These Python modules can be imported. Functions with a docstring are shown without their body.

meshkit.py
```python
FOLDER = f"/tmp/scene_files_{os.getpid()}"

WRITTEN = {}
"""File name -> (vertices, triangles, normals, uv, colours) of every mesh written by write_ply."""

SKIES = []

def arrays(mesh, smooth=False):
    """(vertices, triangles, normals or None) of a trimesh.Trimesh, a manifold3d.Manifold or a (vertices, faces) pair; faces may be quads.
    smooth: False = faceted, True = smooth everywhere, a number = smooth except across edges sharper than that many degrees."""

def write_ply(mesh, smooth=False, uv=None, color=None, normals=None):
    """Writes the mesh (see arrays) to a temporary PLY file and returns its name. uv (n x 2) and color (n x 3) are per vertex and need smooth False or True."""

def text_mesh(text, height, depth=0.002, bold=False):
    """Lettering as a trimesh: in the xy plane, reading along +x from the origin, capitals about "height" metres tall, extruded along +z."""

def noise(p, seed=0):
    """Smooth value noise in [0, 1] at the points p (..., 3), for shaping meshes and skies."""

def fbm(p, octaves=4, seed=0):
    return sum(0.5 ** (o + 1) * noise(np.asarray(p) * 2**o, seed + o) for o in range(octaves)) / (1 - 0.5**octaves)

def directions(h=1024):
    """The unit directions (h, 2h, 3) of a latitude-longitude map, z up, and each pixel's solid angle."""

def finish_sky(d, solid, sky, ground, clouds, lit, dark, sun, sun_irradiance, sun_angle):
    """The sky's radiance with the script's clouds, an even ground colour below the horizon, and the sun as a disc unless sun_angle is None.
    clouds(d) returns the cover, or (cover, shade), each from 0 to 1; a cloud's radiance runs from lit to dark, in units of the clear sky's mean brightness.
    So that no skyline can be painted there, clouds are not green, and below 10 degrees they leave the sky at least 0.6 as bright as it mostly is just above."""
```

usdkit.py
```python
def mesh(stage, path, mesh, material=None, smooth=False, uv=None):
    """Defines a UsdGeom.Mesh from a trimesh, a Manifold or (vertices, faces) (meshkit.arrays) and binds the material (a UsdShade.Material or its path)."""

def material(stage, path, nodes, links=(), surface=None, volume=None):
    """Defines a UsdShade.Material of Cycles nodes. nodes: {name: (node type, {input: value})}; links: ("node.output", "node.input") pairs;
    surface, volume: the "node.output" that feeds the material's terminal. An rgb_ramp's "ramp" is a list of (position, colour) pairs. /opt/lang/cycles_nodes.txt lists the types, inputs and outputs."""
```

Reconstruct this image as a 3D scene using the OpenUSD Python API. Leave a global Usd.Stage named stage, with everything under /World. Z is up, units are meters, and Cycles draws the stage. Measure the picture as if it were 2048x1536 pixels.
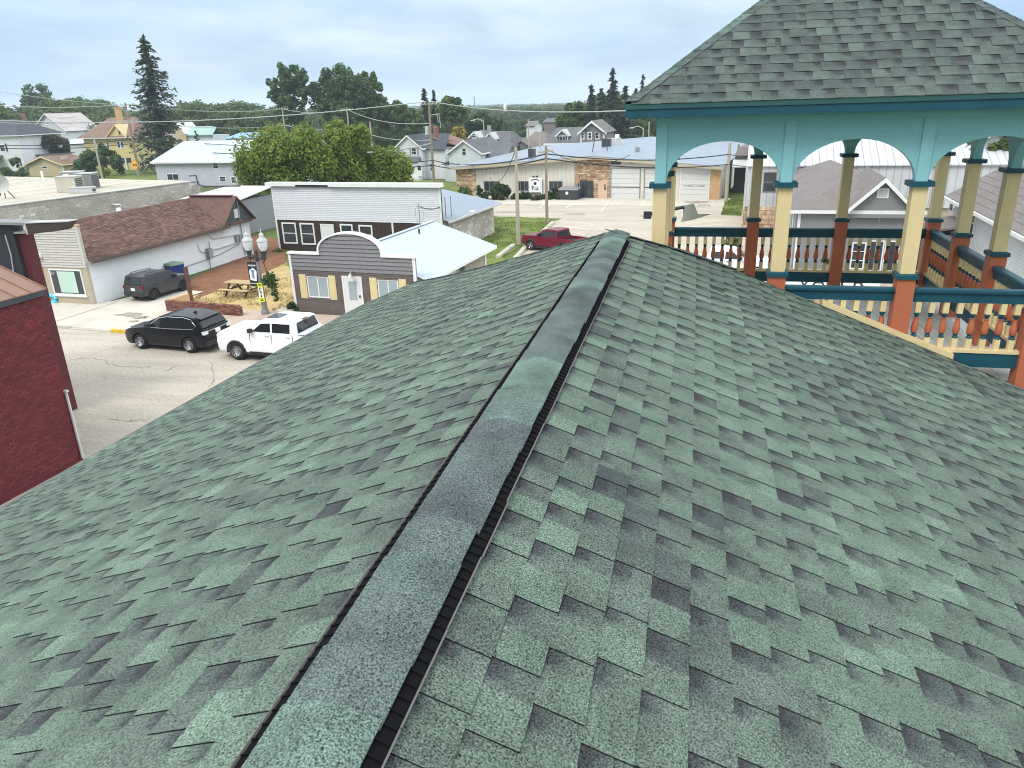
import math, numpy as np, trimesh, shapely, usdkit, meshkit
from shapely.geometry import Polygon, Point
from pxr import Usd, UsdGeom, UsdLux, UsdShade, Gf, Sdf, Vt

stage = Usd.Stage.CreateInMemory()
UsdGeom.SetStageUpAxis(stage, 'Z'); UsdGeom.SetStageMetersPerUnit(stage, 1.0)
UsdGeom.Xform.Define(stage, '/World'); UsdGeom.Scope.Define(stage, '/World/Looks')
rng = np.random.default_rng(7)

# ------------------------------------------------------------------ camera (surveyed from the vanishing points)
FPX, PITCH, ROLL, YAW, EYE = 1501.2, math.radians(20.6), math.radians(-1.886), math.radians(-13.784), 9.6
_f = np.array([math.sin(YAW)*math.cos(PITCH), math.cos(YAW)*math.cos(PITCH), -math.sin(PITCH)])
_r = np.array([math.cos(YAW), -math.sin(YAW), 0.0]); _u = np.cross(_r, _f)
_r, _u = math.cos(ROLL)*_r+math.sin(ROLL)*_u, math.cos(ROLL)*_u-math.sin(ROLL)*_r
CAM = np.array([0, 0, EYE])
cam = UsdGeom.Camera.Define(stage, '/World/camera')
cam.AddTransformOp().Set(Gf.Matrix4d(*[*_r, 0, *_u, 0, *(-_f), 0, *CAM, 1]))
cam.CreateHorizontalApertureAttr(36.0); cam.CreateVerticalApertureAttr(27.0)
cam.CreateFocalLengthAttr(FPX/2048*36); cam.CreateClippingRangeAttr((0.05, 20000.0))
cam.CreateExposureAttr(0.62)

# ------------------------------------------------------------------ sky and sun (bright overcast)
SUN = np.array([-0.35, -0.62, 0.86]); SUN /= np.linalg.norm(SUN)
el, rot = math.asin(SUN[2]), math.atan2(SUN[0], SUN[1])
sky = usdkit.material(stage, '/World/Looks/sky_air', {
    'tc': ('texture_coordinate', {}), 'sx': ('separate_xyz', {}),
    'sky': ('sky_texture', {'sky_type': 'single_scattering', 'sun_disc': False, 'sun_elevation': el, 'sun_rotation': rot, 'air_density': 1.0, 'aerosol_density': 2.0, 'ozone_density': 1.0}),
    'map': ('mapping', {'scale': (2.2, 2.2, 9.0), 'location': (0.3, 0.9, 0.0)}),
    'n1': ('noise_texture', {'scale': 2.6, 'detail': 8.0, 'roughness': 0.56, 'distortion': 0.35}),
    'map2': ('mapping', {'scale': (1.0, 1.0, 5.0), 'location': (2.2, 0.6, 0.0)}),
    'n2': ('noise_texture', {'scale': 1.1, 'detail': 4.0, 'roughness': 0.5}),
    'lift': ('math', {'math_type': 'multiply_add', 'value2': 1.3, 'value3': -0.12}),
    'sum': ('math', {'math_type': 'add'}),
    'r1': ('rgb_ramp', {'ramp': [(0.33, (2.6, 4.0, 5.9)), (0.44, (3.4, 4.6, 6.1)), (0.54, (4.7, 5.6, 6.4)), (0.68, (6.1, 6.7, 7.1))]}),
    'r2': ('rgb_ramp', {'ramp': [(0.3, (0.8, 0.83, 0.87)), (0.5, (1, 1, 1)), (0.68, (1.16, 1.13, 1.1))]}),
    'up': ('map_range', {'from_min': 0.05, 'from_max': 0.75, 'to_min': 1.0, 'to_max': 1.75}),
    'mu': ('mix_color', {'blend_type': 'multiply', 'fac': 1.0, 'use_clamp': False}), 'mu2': ('mix_color', {'blend_type': 'multiply', 'fac': 1.0, 'use_clamp': False}),
    'mix': ('mix_color', {'fac': 0.93, 'use_clamp': False}),
    'bg': ('background_shader', {'strength': 0.1})},
    [('tc.generated', 'map.vector'), ('map.vector', 'n1.vector'), ('tc.generated', 'map2.vector'), ('map2.vector', 'n2.vector'), ('tc.generated', 'sx.vector'), ('sx.z', 'lift.value1'), ('n2.fac', 'sum.value1'), ('lift.value', 'sum.value2'), ('sum.value', 'r1.fac'), ('n1.fac', 'r2.fac'), ('sx.z', 'up.value'),
     ('r1.color', 'mu.a'), ('r2.color', 'mu.b'), ('mu.result', 'mu2.a'), ('up.result', 'mu2.b'), ('sky.color', 'mix.a'), ('mu2.result', 'mix.b'), ('mix.result', 'bg.color')], surface='bg.background')
dome = UsdLux.DomeLight.Define(stage, '/World/sky')
UsdShade.MaterialBindingAPI.Apply(dome.GetPrim()).Bind(sky)
dome.GetPrim().SetCustomDataByKey('kind', 'structure')
sun = UsdLux.DistantLight.Define(stage, '/World/sun')
sun.CreateIntensityAttr(0.4); sun.CreateAngleAttr(26.0); sun.CreateColorAttr(Gf.Vec3f(1.0, 0.96, 0.9)); sun.GetPrim().CreateAttribute('inputs:normalize', Sdf.ValueTypeNames.Bool).Set(True)
_z = SUN; _x = np.cross([0, 0, 1.0], _z); _x /= np.linalg.norm(_x); _y = np.cross(_z, _x)
sun.AddTransformOp().Set(Gf.Matrix4d(*[*_x, 0, *_y, 0, *_z, 0, 0, 0, 50, 1]))

# ------------------------------------------------------------------ helpers
def ray(px, py):
    d = ((px-1024)*_r-(py-768)*_u)/FPX+_f
    return d
def G(px, py, z=0.0):                                   # the place where a sight line of the survey meets height z
    d = ray(px, py); return CAM+d*((z-EYE)/d[2])
def PY(px, py, Y):                                      # ... or the vertical plane at depth Y
    d = ray(px, py); return CAM+d*(Y/d[1])
class Site:                                             # a plot: origin on the ground, x along its front, y to the back
    def __init__(s, X, Y, deg, z=0.0):
        s.X, s.Y, s.deg, s.z = X, Y, deg, z; a = math.radians(deg); s.ex, s.ey = np.array([math.cos(a), math.sin(a), 0]), np.array([-math.sin(a), math.cos(a), 0]); s.o = np.array([X, Y, z])
    def f(s, px, py, y=0.0):                            # facade coordinates (x, z) in the plane y
        d = ray(px, py); o = s.o+s.ey*y; k = ((o-CAM)@s.ey)/(d@s.ey); q = CAM+d*k-s.o; return q@s.ex, q[2]
    def sd(s, px, py, x=0.0):                           # (y, z) in the side plane x
        d = ray(px, py); o = s.o+s.ex*x; k = ((o-CAM)@s.ex)/(d@s.ex); q = CAM+d*k-s.o; return q@s.ey, q[2]
    def h(s, px, py, z):                                # (x, y) at height z above the plot
        q = G(px, py, z+s.z)-s.o; return q@s.ex, q@s.ey
_count = {}
def uniq(parent, name):
    k = (parent, name); n = _count.get(k, 0); _count[k] = n+1
    return f'{parent}/{name}' if n == 0 else f'{parent}/{name}_{n:03d}'
def tag(prim, label=None, cat=None, group=None, kind=None):
    prim = prim if isinstance(prim, Usd.Prim) else prim.GetPrim()
    for k, v in (('label', label), ('category', cat), ('group', group), ('kind', kind)):
        if v: prim.SetCustomDataByKey(k, v)
    return prim
def thing(name, label, cat, loc=(0, 0, 0), rz=0.0, group=None):
    x = UsdGeom.Xform.Define(stage, uniq('/World', name)); x.AddTranslateOp().Set(Gf.Vec3d(*map(float, loc))); x.AddRotateZOp().Set(float(rz))
    tag(x, label, cat, group); return str(x.GetPath())
def plot(name, label, cat, site, group=None): return thing(name, label, cat, site.o, site.deg, group)
def grp(parent, name, label=None):
    x = UsdGeom.Xform.Define(stage, uniq(parent, name))
    if label: tag(x, label)
    return str(x.GetPath())
class M:
    """Collects shapes that become one mesh."""
    def __init__(s): s.v, s.f, s.t, s.n = [], [], [], 0
    def add(s, v, f, tone=0.0):
        v = np.asarray(v, float); f = np.asarray(f, int)
        if f.ndim == 2 and f.shape[1] == 4: f = np.vstack([f[:, [0, 1, 2]], f[:, [0, 2, 3]]])
        s.v.append(v); s.f.append(f+s.n); s.t.append(np.broadcast_to(np.asarray(tone, float), (len(v),))); s.n += len(v); return s
    def tm(s, m, tone=0.0): return s.add(m.vertices, m.faces, tone)
    def hexa(s, p, tone=0.0):                           # 4 bottom corners anticlockwise, then the 4 above them
        return s.add(p, [[0, 3, 2, 1], [4, 5, 6, 7], [0, 1, 5, 4], [1, 2, 6, 5], [2, 3, 7, 6], [3, 0, 4, 7]], tone)
    def box(s, x0, x1, y0, y1, z0, z1, tone=0.0):
        x0, x1 = sorted((x0, x1)); y0, y1 = sorted((y0, y1)); z0, z1 = sorted((z0, z1))
        return s.hexa([(x0, y0, z0), (x1, y0, z0), (x1, y1, z0), (x0, y1, z0), (x0, y0, z1), (x1, y0, z1), (x1, y1, z1), (x0, y1, z1)], tone)
    def quad(s, a, b, c, d, tone=0.0): return s.add([a, b, c, d], [[0, 1, 2, 3]], tone)
    def slab(s, p, t, tone=0.0):                        # a flat polygon in 3-D thickened by t below
        p = np.asarray(p, float); n = np.cross(p[1]-p[0], p[2]-p[0]); n /= np.linalg.norm(n); k = len(p)
        if n[2] < 0: p, n = p[::-1], -n
        q = p-n*t; f = [[0, i, i+1] for i in range(1, k-1)]+[[k, k+i+1, k+i] for i in range(1, k-1)]
        for i in range(k): j = (i+1) % k; f += [[i, k+i, j], [j, k+i, k+j]]
        return s.add(np.vstack([p, q]), f, tone)
    def ext(s, poly, a, b, axis='y', tone=0.0):         # a shapely polygon (or points) in the plane across axis, extruded from a to b
        poly = poly if hasattr(poly, 'geom_type') else Polygon(poly)
        for g in getattr(poly, 'geoms', [poly]):
            m = trimesh.creation.extrude_polygon(g, b-a, engine='earcut'); v = m.vertices; f = m.faces
            if axis == 'y': v = np.stack([v[:, 0], a+v[:, 2], v[:, 1]], 1); f = f[:, ::-1]
            elif axis == 'x': v = np.stack([a+v[:, 2], v[:, 0], v[:, 1]], 1)
            else: v = v+[0, 0, a]
            s.add(v, f, tone)
        return s
    def tube(s, pts, r, n=6, tone=0.0):
        p = np.asarray(pts, float); r = np.broadcast_to(np.asarray(r, float), (len(p),)); t = np.gradient(p, axis=0); t /= np.linalg.norm(t, axis=1, keepdims=True)+1e-12
        a = np.cross(t, np.where(np.abs(t[:, 2:]) < 0.9, [0, 0, 1.0], [1.0, 0, 0])); a /= np.linalg.norm(a, axis=1, keepdims=True)+1e-12; b = np.cross(t, a)
        g = np.arange(n)*2*np.pi/n; v = p[:, None]+r[:, None, None]*(np.cos(g)[None, :, None]*a[:, None]+np.sin(g)[None, :, None]*b[:, None])
        f = [[i*n+j, i*n+(j+1) % n, (i+1)*n+(j+1) % n, (i+1)*n+j] for i in range(len(p)-1) for j in range(n)]
        k = (len(p)-1)*n; s.add(v.reshape(-1, 3), f, tone)
        s.add(v[0], [[0, n-1-i, n-2-i] for i in range(n-2)], tone); return s.add(v[-1], [[0, i+1, i+2] for i in range(n-2)], tone)
    def lathe(s, prof, c=(0, 0, 0), n=12, tone=0.0, axis='z'):
        g = np.arange(n)*2*np.pi/n; pr = np.asarray(prof, float)
        v = np.stack([pr[:, None, 0]*np.cos(g), pr[:, None, 0]*np.sin(g), np.repeat(pr[:, 1:2], n, 1)], -1).reshape(-1, 3)
        if axis == 'y': v = v[:, [0, 2, 1]]*[1, -1, 1]
        if axis == 'x': v = v[:, [2, 0, 1]]
        f = [[i*n+j, i*n+(j+1) % n, (i+1)*n+(j+1) % n, (i+1)*n+j] for i in range(len(pr)-1) for j in range(n)]
        return s.add(v+np.asarray(c, float), f, tone)
    def out(s): return np.vstack(s.v), np.vstack(s.f)
    def tones(s): return np.concatenate(s.t)
def part(parent, name, m, mat, smooth=False, label=None, kind=None, tones=False):
    path = uniq(parent, name); v, f = m.out() if isinstance(m, M) else m
    g = usdkit.mesh(stage, path, (v, f), MT[mat] if isinstance(mat, str) else mat, smooth=smooth)
    if tones: UsdGeom.PrimvarsAPI(g).CreatePrimvar('tone', Sdf.ValueTypeNames.FloatArray, 'vertex').Set(Vt.FloatArray.FromNumpy(m.tones().astype(np.float32)))
    if label: tag(g, label)
    if kind: tag(g, kind=kind)
    return path
def single(name, m, mat, label, cat, group=None, smooth=False):
    p = part('/World', name, m, mat, smooth); tag(stage.GetPrimAtPath(p), label, cat, group); return p
def struct(name, m, mat, label=None, kind='structure', smooth=False, tones=False):
    p = part('/World', name, m, mat, smooth, tones=tones); tag(stage.GetPrimAtPath(p), label, kind=kind); return p
def copy_of(src, loc, rz, label, group=None, name=None):
    p = stage.GetPrimAtPath(src); was = p.GetCustomData(); base = name or src.rsplit('/', 1)[1].rstrip('0123456789').rstrip('_')
    x = UsdGeom.Xform.Define(stage, uniq('/World', base)); x.GetPrim().GetReferences().AddInternalReference(p.GetPath()); x.GetPrim().SetInstanceable(True)
    x.ClearXformOpOrder(); x.AddTranslateOp().Set(Gf.Vec3d(*map(float, loc))); x.AddRotateZOp().Set(float(rz)); tag(x, label, was['category'], group or was.get('group')); return str(x.GetPath())

# ------------------------------------------------------------------ materials
MT = {}
def lin(*c): return tuple(((x/255)/12.92 if x/255 <= 0.04045 else ((x/255+0.055)/1.055)**2.4) for x in c)
def paint(name, c, rough=0.55, var=0.1, scale=2.5, fine=0.0, fscale=60, metal=0.0, coat=0.0, bump=0.0, spec=0.4, stretch=(1, 1, 1)):
    """One colour with weathering: broad blotches, optional fine grain and relief."""
    N = {'g': ('texture_coordinate', {}), 'm': ('mapping', {'scale': stretch}), 'n': ('noise_texture', {'scale': scale, 'detail': 5.0, 'roughness': 0.6}),
         'r': ('rgb_ramp', {'ramp': [(0.28, tuple(x*(1-var) for x in c)), (0.5, c), (0.72, tuple(min(x*(1+var*0.7), 0.95) for x in c))]}),
         'p': ('principled_bsdf', {'roughness': rough, 'metallic': metal, 'coat_weight': coat, 'specular_ior_level': spec})}
    L = [('g.object', 'm.vector'), ('m.vector', 'n.vector'), ('n.fac', 'r.fac')]
    if fine:
        N['n2'] = ('noise_texture', {'scale': fscale, 'detail': 2.0}); N['mr'] = ('map_range', {'from_min': 0.3, 'from_max': 0.7, 'to_min': 1-fine, 'to_max': 1+fine}); N['mx'] = ('mix_color', {'blend_type': 'multiply', 'fac': 1.0, 'use_clamp': False})
        L += [('g.object', 'n2.vector'), ('n2.fac', 'mr.value'), ('r.color', 'mx.a'), ('mr.result', 'mx.b'), ('mx.result', 'p.base_color')]
    else: L += [('r.color', 'p.base_color')]
    if bump:
        N['b'] = ('bump', {'strength': 1.0, 'distance': bump}); L += [('n2.fac' if fine else 'n.fac', 'b.height'), ('b.normal', 'p.normal')]
    MT[name] = usdkit.material(stage, '/World/Looks/'+name, N, L, surface='p.BSDF'); return name
def pieces(name, ramp, rough=0.85, grain=0.25, gscale=300, mott=0.2, mscale=4.0, metal=0.0, bump=0.0, gd=2.0, spec=0.3):
    """Loose pieces: each takes its tone from its own place on the ramp; grain and mottling on top."""
    N = {'g': ('texture_coordinate', {}), 'a': ('attribute', {'attribute': 'tone'}), 'r': ('rgb_ramp', {'ramp': ramp}),
         'n': ('noise_texture', {'scale': gscale, 'detail': gd, 'roughness': 0.8}), 'mr': ('map_range', {'from_min': 0.32, 'from_max': 0.68, 'to_min': 1-grain, 'to_max': 1+grain}),
         'n2': ('noise_texture', {'scale': mscale, 'detail': 4.0}), 'mr2': ('map_range', {'from_min': 0.3, 'from_max': 0.7, 'to_min': 1-mott, 'to_max': 1+mott}),
         'mu': ('math', {'math_type': 'multiply'}), 'mx': ('mix_color', {'blend_type': 'multiply', 'fac': 1.0, 'use_clamp': False}), 'p': ('principled_bsdf', {'roughness': rough, 'metallic': metal, 'specular_ior_level': spec})}
    L = [('a.fac', 'r.fac'), ('g.object', 'n.vector'), ('g.object', 'n2.vector'), ('n.fac', 'mr.value'), ('n2.fac', 'mr2.value'), ('mr.result', 'mu.value1'), ('mr2.result', 'mu.value2'), ('r.color', 'mx.a'), ('mu.value', 'mx.b'), ('mx.result', 'p.base_color')]
    if bump: N['b'] = ('bump', {'strength': 1.0, 'distance': bump}); L += [('n.fac', 'b.height'), ('b.normal', 'p.normal')]
    MT[name] = usdkit.material(stage, '/World/Looks/'+name, N, L, surface='p.BSDF'); return name
def glassy(name, c, rough=0.06):
    MT[name] = usdkit.material(stage, '/World/Looks/'+name, {'p': ('principled_bsdf', {'base_color': c, 'roughness': rough, 'specular_ior_level': 0.6})}, [], surface='p.BSDF')

PF = np.array([[4, 5, 6], [4, 6, 7], [0, 1, 5], [0, 5, 4], [1, 2, 6], [1, 6, 5], [3, 0, 4], [3, 4, 7]])
GREEN = [(0.0, (0.018, 0.02, 0.02)), (0.14, (0.03, 0.033, 0.033)), (0.18, (0.044, 0.047, 0.05)), (0.32, (0.064, 0.076, 0.075)), (0.5, (0.094, 0.121, 0.103)), (0.72, (0.114, 0.154, 0.122)), (1.0, (0.15, 0.208, 0.16))]
pieces('green_shingle', GREEN, rough=0.95, grain=1.35, gscale=170, mott=0.2, mscale=5, bump=0.002, spec=0.15, gd=4.0)
pieces('ridge_shingle', [(0, (0.078, 0.092, 0.094)), (0.6, (0.1, 0.134, 0.122)), (1, (0.125, 0.178, 0.148))], rough=0.95, grain=1.35, gscale=170, mott=0.3, mscale=4.5, bump=0.002, spec=0.15, gd=4.0)
paint('black_plastic', (0.005, 0.005, 0.006), rough=0.8, var=0.2, spec=0.1)
paint('vent_edge', (0.11, 0.1, 0.095), rough=0.6)
paint('cream_paint', (0.63, 0.50, 0.27), rough=0.5, var=0.06, scale=6, fine=0.05, fscale=90, stretch=(3, 3, 0.6))
paint('teal_paint', (0.205, 0.44, 0.465), rough=0.5, var=0.07, scale=2.5, fine=0.05, fscale=40, bump=0.0015, stretch=(0.5, 0.5, 7))
paint('teal_trim', (0.225, 0.465, 0.485), rough=0.5, var=0.06, scale=4)
paint('deep_teal', (0.008, 0.062, 0.088), rough=0.45, var=0.15, scale=5, fine=0.08, fscale=80, spec=0.3)
paint('deep_green', (0.02, 0.075, 0.075), rough=0.45, var=0.15, scale=5)
paint('rust_paint', (0.40, 0.115, 0.052), rough=0.5, var=0.08, scale=5, fine=0.05, fscale=80)
paint('teal_soffit', (0.16, 0.33, 0.33), rough=0.6)
paint('deck_grey', (0.10, 0.12, 0.12), rough=0.7, var=0.3, scale=6, stretch=(1, 8, 1))
paint('white_membrane', (0.52, 0.50, 0.465), rough=0.7, var=0.1, scale=3)
paint('white_trim', (0.68, 0.68, 0.675), rough=0.45, var=0.06, scale=2)
paint('white_siding', (0.60, 0.61, 0.63), rough=0.5, var=0.05, scale=1.2)

# ================================================================== THE GREEN SHINGLED ROOF underfoot
PIT = math.radians(22.0); CP, SP, TP = math.cos(PIT), math.sin(PIT), math.tan(PIT)
RX, RZ, EXPO = -0.760, 8.30, 0.143                           # ridge line x and height, shingle exposure
def plane_pt(side, s, y, up=0.0): return np.array([RX+side*(s*CP+up*SP), y, RZ-s*SP+up*CP])
def on_roof(px, py, side):                                  # sight line onto the roof plane -> (s, y)
    n = np.array([side*SP, 0, CP]); d = ray(px, py); k = (n@(np.array([RX, 0, RZ])-CAM))/(n@d); q = CAM+d*k; return side*(q[0]-RX)/CP, q[1]
house = thing('green_roofed_house', 'house below the camera with a green architectural shingle roof and vented ridge', 'house')
left_edge = np.array([on_roof(*p, -1) for p in [(1215, 466), (1100, 500), (1000, 528), (900, 553), (820, 568)]])
eave_pts = np.array([on_roof(*p, -1) for p in [(820, 568), (740, 602), (640, 655), (480, 745), (160, 925), (0, 1018)]])
HIPY = 7.75
def left_ymax(s): return float(np.interp(s, np.r_[0, left_edge[:, 0]], np.r_[HIPY, left_edge[:, 1]]))
def left_smax(y): return float(np.interp(y, eave_pts[::-1, 1], eave_pts[::-1, 0], left=eave_pts[-1, 0]+(eave_pts[-1, 1]-y)*0.03))
right_edge = [(0.0, HIPY), (0.13, 7.83), (0.72, 8.25), (1.35, 8.46), (6.6, 8.46)]
def right_ymax(s): return float(np.interp(s, [a for a, b in right_edge], [b for a, b in right_edge]))
EAVE_L = max(eave_pts[:, 0].max()+0.4, 6.0); EAVE_R, Y0 = 6.2, -1.6
deck = M()
for side, smax, yf in ((-1, EAVE_L, left_ymax), (1, EAVE_R, right_ymax)):
    S = np.linspace(0, smax, 40)
    for a, b in zip(S[:-1], S[1:]):
        ya, yb = yf(a), yf(b)
        if side < 0:
            if a > left_smax(max(ya, 5)) + 0.5: pass
            ok = lambda s, y: min(y, y if s <= left_smax(y) else max([t for t in np.linspace(Y0, y, 60) if s <= left_smax(t)] or [Y0]))
            ya, yb = ok(a, ya), ok(b, yb)
        q = [plane_pt(side, a, Y0, -0.012), plane_pt(side, b, Y0, -0.012), plane_pt(side, b, yb, -0.012), plane_pt(side, a, ya, -0.012)]
        deck.slab(q, 0.03)
part(house, 'roof_deck', deck, 'black_plastic')
shingles = []                                               # (distance, points, tone)
def course_piece(q, y0, y1, tooth, tone, shade=True):
    """One visible piece of a laminated shingle. q(t, y, h): t 0 upslope .. 1 lower edge; y1 is the far end. A tooth stands a layer prouder;
    the lower layer grows darker towards its upslope far corner. Cut sides show the black core."""
    lo, th, top = (0.0088, 0.004, 0.004) if tooth else (0.0048, 0.004, 0.0)
    nu, nv = (1, 1) if tooth else (5, 4)
    V, T, F = [], [], []
    for a in range(nu+1):
        for b in range(nv+1):
            u, v = a/nu, b/nv; V.append(q(u, y0+(y1-y0)*v, top+(lo-top)*u)); d = 0.0
            if not tooth and shade: d = -0.46*max(0, 1-u/0.62)*min(1, max(0, (v-0.2)/0.3))  # tone falls towards the upslope edge and the far end
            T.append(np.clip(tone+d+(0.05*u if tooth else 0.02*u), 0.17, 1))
    for a in range(nu):
        for b in range(nv): k = a*(nv+1)+b; F += [[k, k+nv+1, k+nv+2], [k, k+nv+2, k+1]]
    n = len(V); C = [q(0, y0, top), q(1, y0, lo), q(1, y1, lo), q(0, y1, top)]; D = [q(0, y0, top-th), q(1, y0, lo-th), q(1, y1, lo-th), q(0, y1, top-th)]
    V += C+D; T += [0.0]*8
    for a, b in ((0, 1), (1, 2), (2, 3)): F += [[n+a, n+4+a, n+4+b], [n+a, n+4+b, n+b]]
    return np.array(V), np.array(F), np.array(T)
shingles = []
for side, smax, yf in ((-1, EAVE_L, left_ymax), (1, EAVE_R, right_ymax)):
    k = 0
    while True:
        s0, s1 = 0.02+k*EXPO, 0.02+(k+1)*EXPO+0.004; k += 1
        if s1 > smax: break
        q = (lambda t, y, h, s0=s0, s1=s1, side=side: plane_pt(side, s0+(s1-s0)*t, y, h))
        y, tooth = Y0+(k*0.155+rng.normal(0, 0.03)) % 0.26, True; wave = rng.uniform(0, 6)
        while y < yf(s1)-0.02:
            w = max(0.07, rng.normal(0.135, 0.026)) if tooth else max(0.06, rng.normal(0.118, 0.024))
            ye = min(y+w, yf(s1)-0.01)
            if side < 0 and s1 > left_smax(ye): y = ye+0.001; tooth = not tooth; continue
            tone = rng.normal(0.66, 0.11) if tooth else rng.normal(0.56, 0.10)
            tone += 0.07*math.sin(1.7*y+wave)+0.05*math.sin(2.3*s0+1.1*y)
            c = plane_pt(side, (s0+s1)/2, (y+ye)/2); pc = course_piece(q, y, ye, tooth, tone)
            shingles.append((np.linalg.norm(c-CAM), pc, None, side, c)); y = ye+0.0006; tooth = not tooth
def facing(c):                                              # how large it shows: seen area over distance squared
    d = c[4]-CAM; r = np.linalg.norm(d); n = np.array([c[3]*SP, 0, CP]); e = d@_f
    if e < 0.4 or abs((d@_r)/e) > 0.70 or abs((d@_u)/e) > 0.53: return 0
    return max(0.0, -(n@d)/r)/r**2*np.ptp(c[1][0][:, 1])
shingles.sort(key=lambda c: -facing(c))
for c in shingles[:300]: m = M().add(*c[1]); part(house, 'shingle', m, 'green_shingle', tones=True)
rest = M()
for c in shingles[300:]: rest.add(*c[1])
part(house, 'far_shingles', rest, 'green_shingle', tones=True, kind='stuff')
# ridge vent: black baffles under a row of cap shingles
vm = M()
for s in (-1, 1):
    for a, b, z0, z1 in ((0.03, 0.118, 0.003, 0.010), (0.118, 0.168, 0.0095, 0.0135)):
        q = [plane_pt(s, a, Y0, z1), plane_pt(s, b, Y0, z1), plane_pt(s, b, HIPY-0.12, z1), plane_pt(s, a, HIPY-0.12, z1)]; vm.slab(q, z1-z0)
part(house, 'ridge_vent', vm, 'black_plastic')
for s in (-1, 1):
    e = M(); n = 26
    for i in range(n):
        a, b = Y0+(HIPY-0.12-Y0)*i/n, Y0+(HIPY-0.12-Y0)*(i+0.985)/n; j = 0.167+rng.normal(0, 0.0012); w = 0.0055 if s > 0 else 0.003
        e.slab([plane_pt(s, j, a, 0.021), plane_pt(s, j+w, a, 0.021), plane_pt(s, j+w, b, 0.021), plane_pt(s, j, b, 0.021)], 0.016)
    part(house, 'vent_edge', e, 'vent_edge')
fins = M()
for s in (-1, 1):
    for y in np.arange(0.6, HIPY-0.2, 0.045):
        fins.slab([plane_pt(s, 0.117, y, 0.021), plane_pt(s, 0.166, y, 0.018), plane_pt(s, 0.166, y+0.005, 0.018), plane_pt(s, 0.117, y+0.005, 0.021)], 0.014)
part(house, 'vent_fins', fins, 'black_plastic', kind='stuff')
def cap_piece(path_pt, half, tone, thick=0.006):
    """A bent cap shingle: path_pt(u, t) for u across (-1..1) and t along (0..1)."""
    n = 9; U = np.linspace(-1, 1, n); v = []; f = []
    for t in (0, 1):
        for u in U: v.append(path_pt(u, t, 0.0))
    for t in (0, 1):
        for u in U: v.append(path_pt(u, t, -thick))
    for i in range(n-1): f += [[i, i+1, n+i+1, n+i], [2*n+i, 3*n+i, 3*n+i+1, 2*n+i+1], [i, 2*n+i, 2*n+i+1, i+1], [n+i, n+i+1, 3*n+i+1, 3*n+i]]
    f += [[0, n, 3*n, 2*n], [n-1, 3*n-1, 4*n-1, 2*n-1]]
    return M().add(v, f, tone)
CE = 0.21; y = 7.95
ncap = 0
while y > Y0:
    ya, yb = y-CE-0.02, y
    d1, d2 = rng.normal(0, 0.003), rng.normal(0, 0.003)
    def pp(u, t, dz, ya=ya, yb=yb, d1=d1, d2=d2):
        yy = ya+(yb-ya)*t; half = (0.133 if u < 0 else 0.136)+(d1 if u < 0 else d2); q = abs(u)*half; z = RZ+0.028-math.sqrt((q*SP)**2+0.021**2)+(0.0065 if t == 1 else 0.0005)+dz
        return (RX+math.copysign(q*CP, u) if u else RX, yy, z)
    m = cap_piece(pp, 0.15, np.clip(rng.normal(0.5, 0.3), 0, 1), 0.005); part(house, 'ridge_cap', m, 'ridge_shingle', tones=True); ncap += 1
    y -= CE
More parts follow.
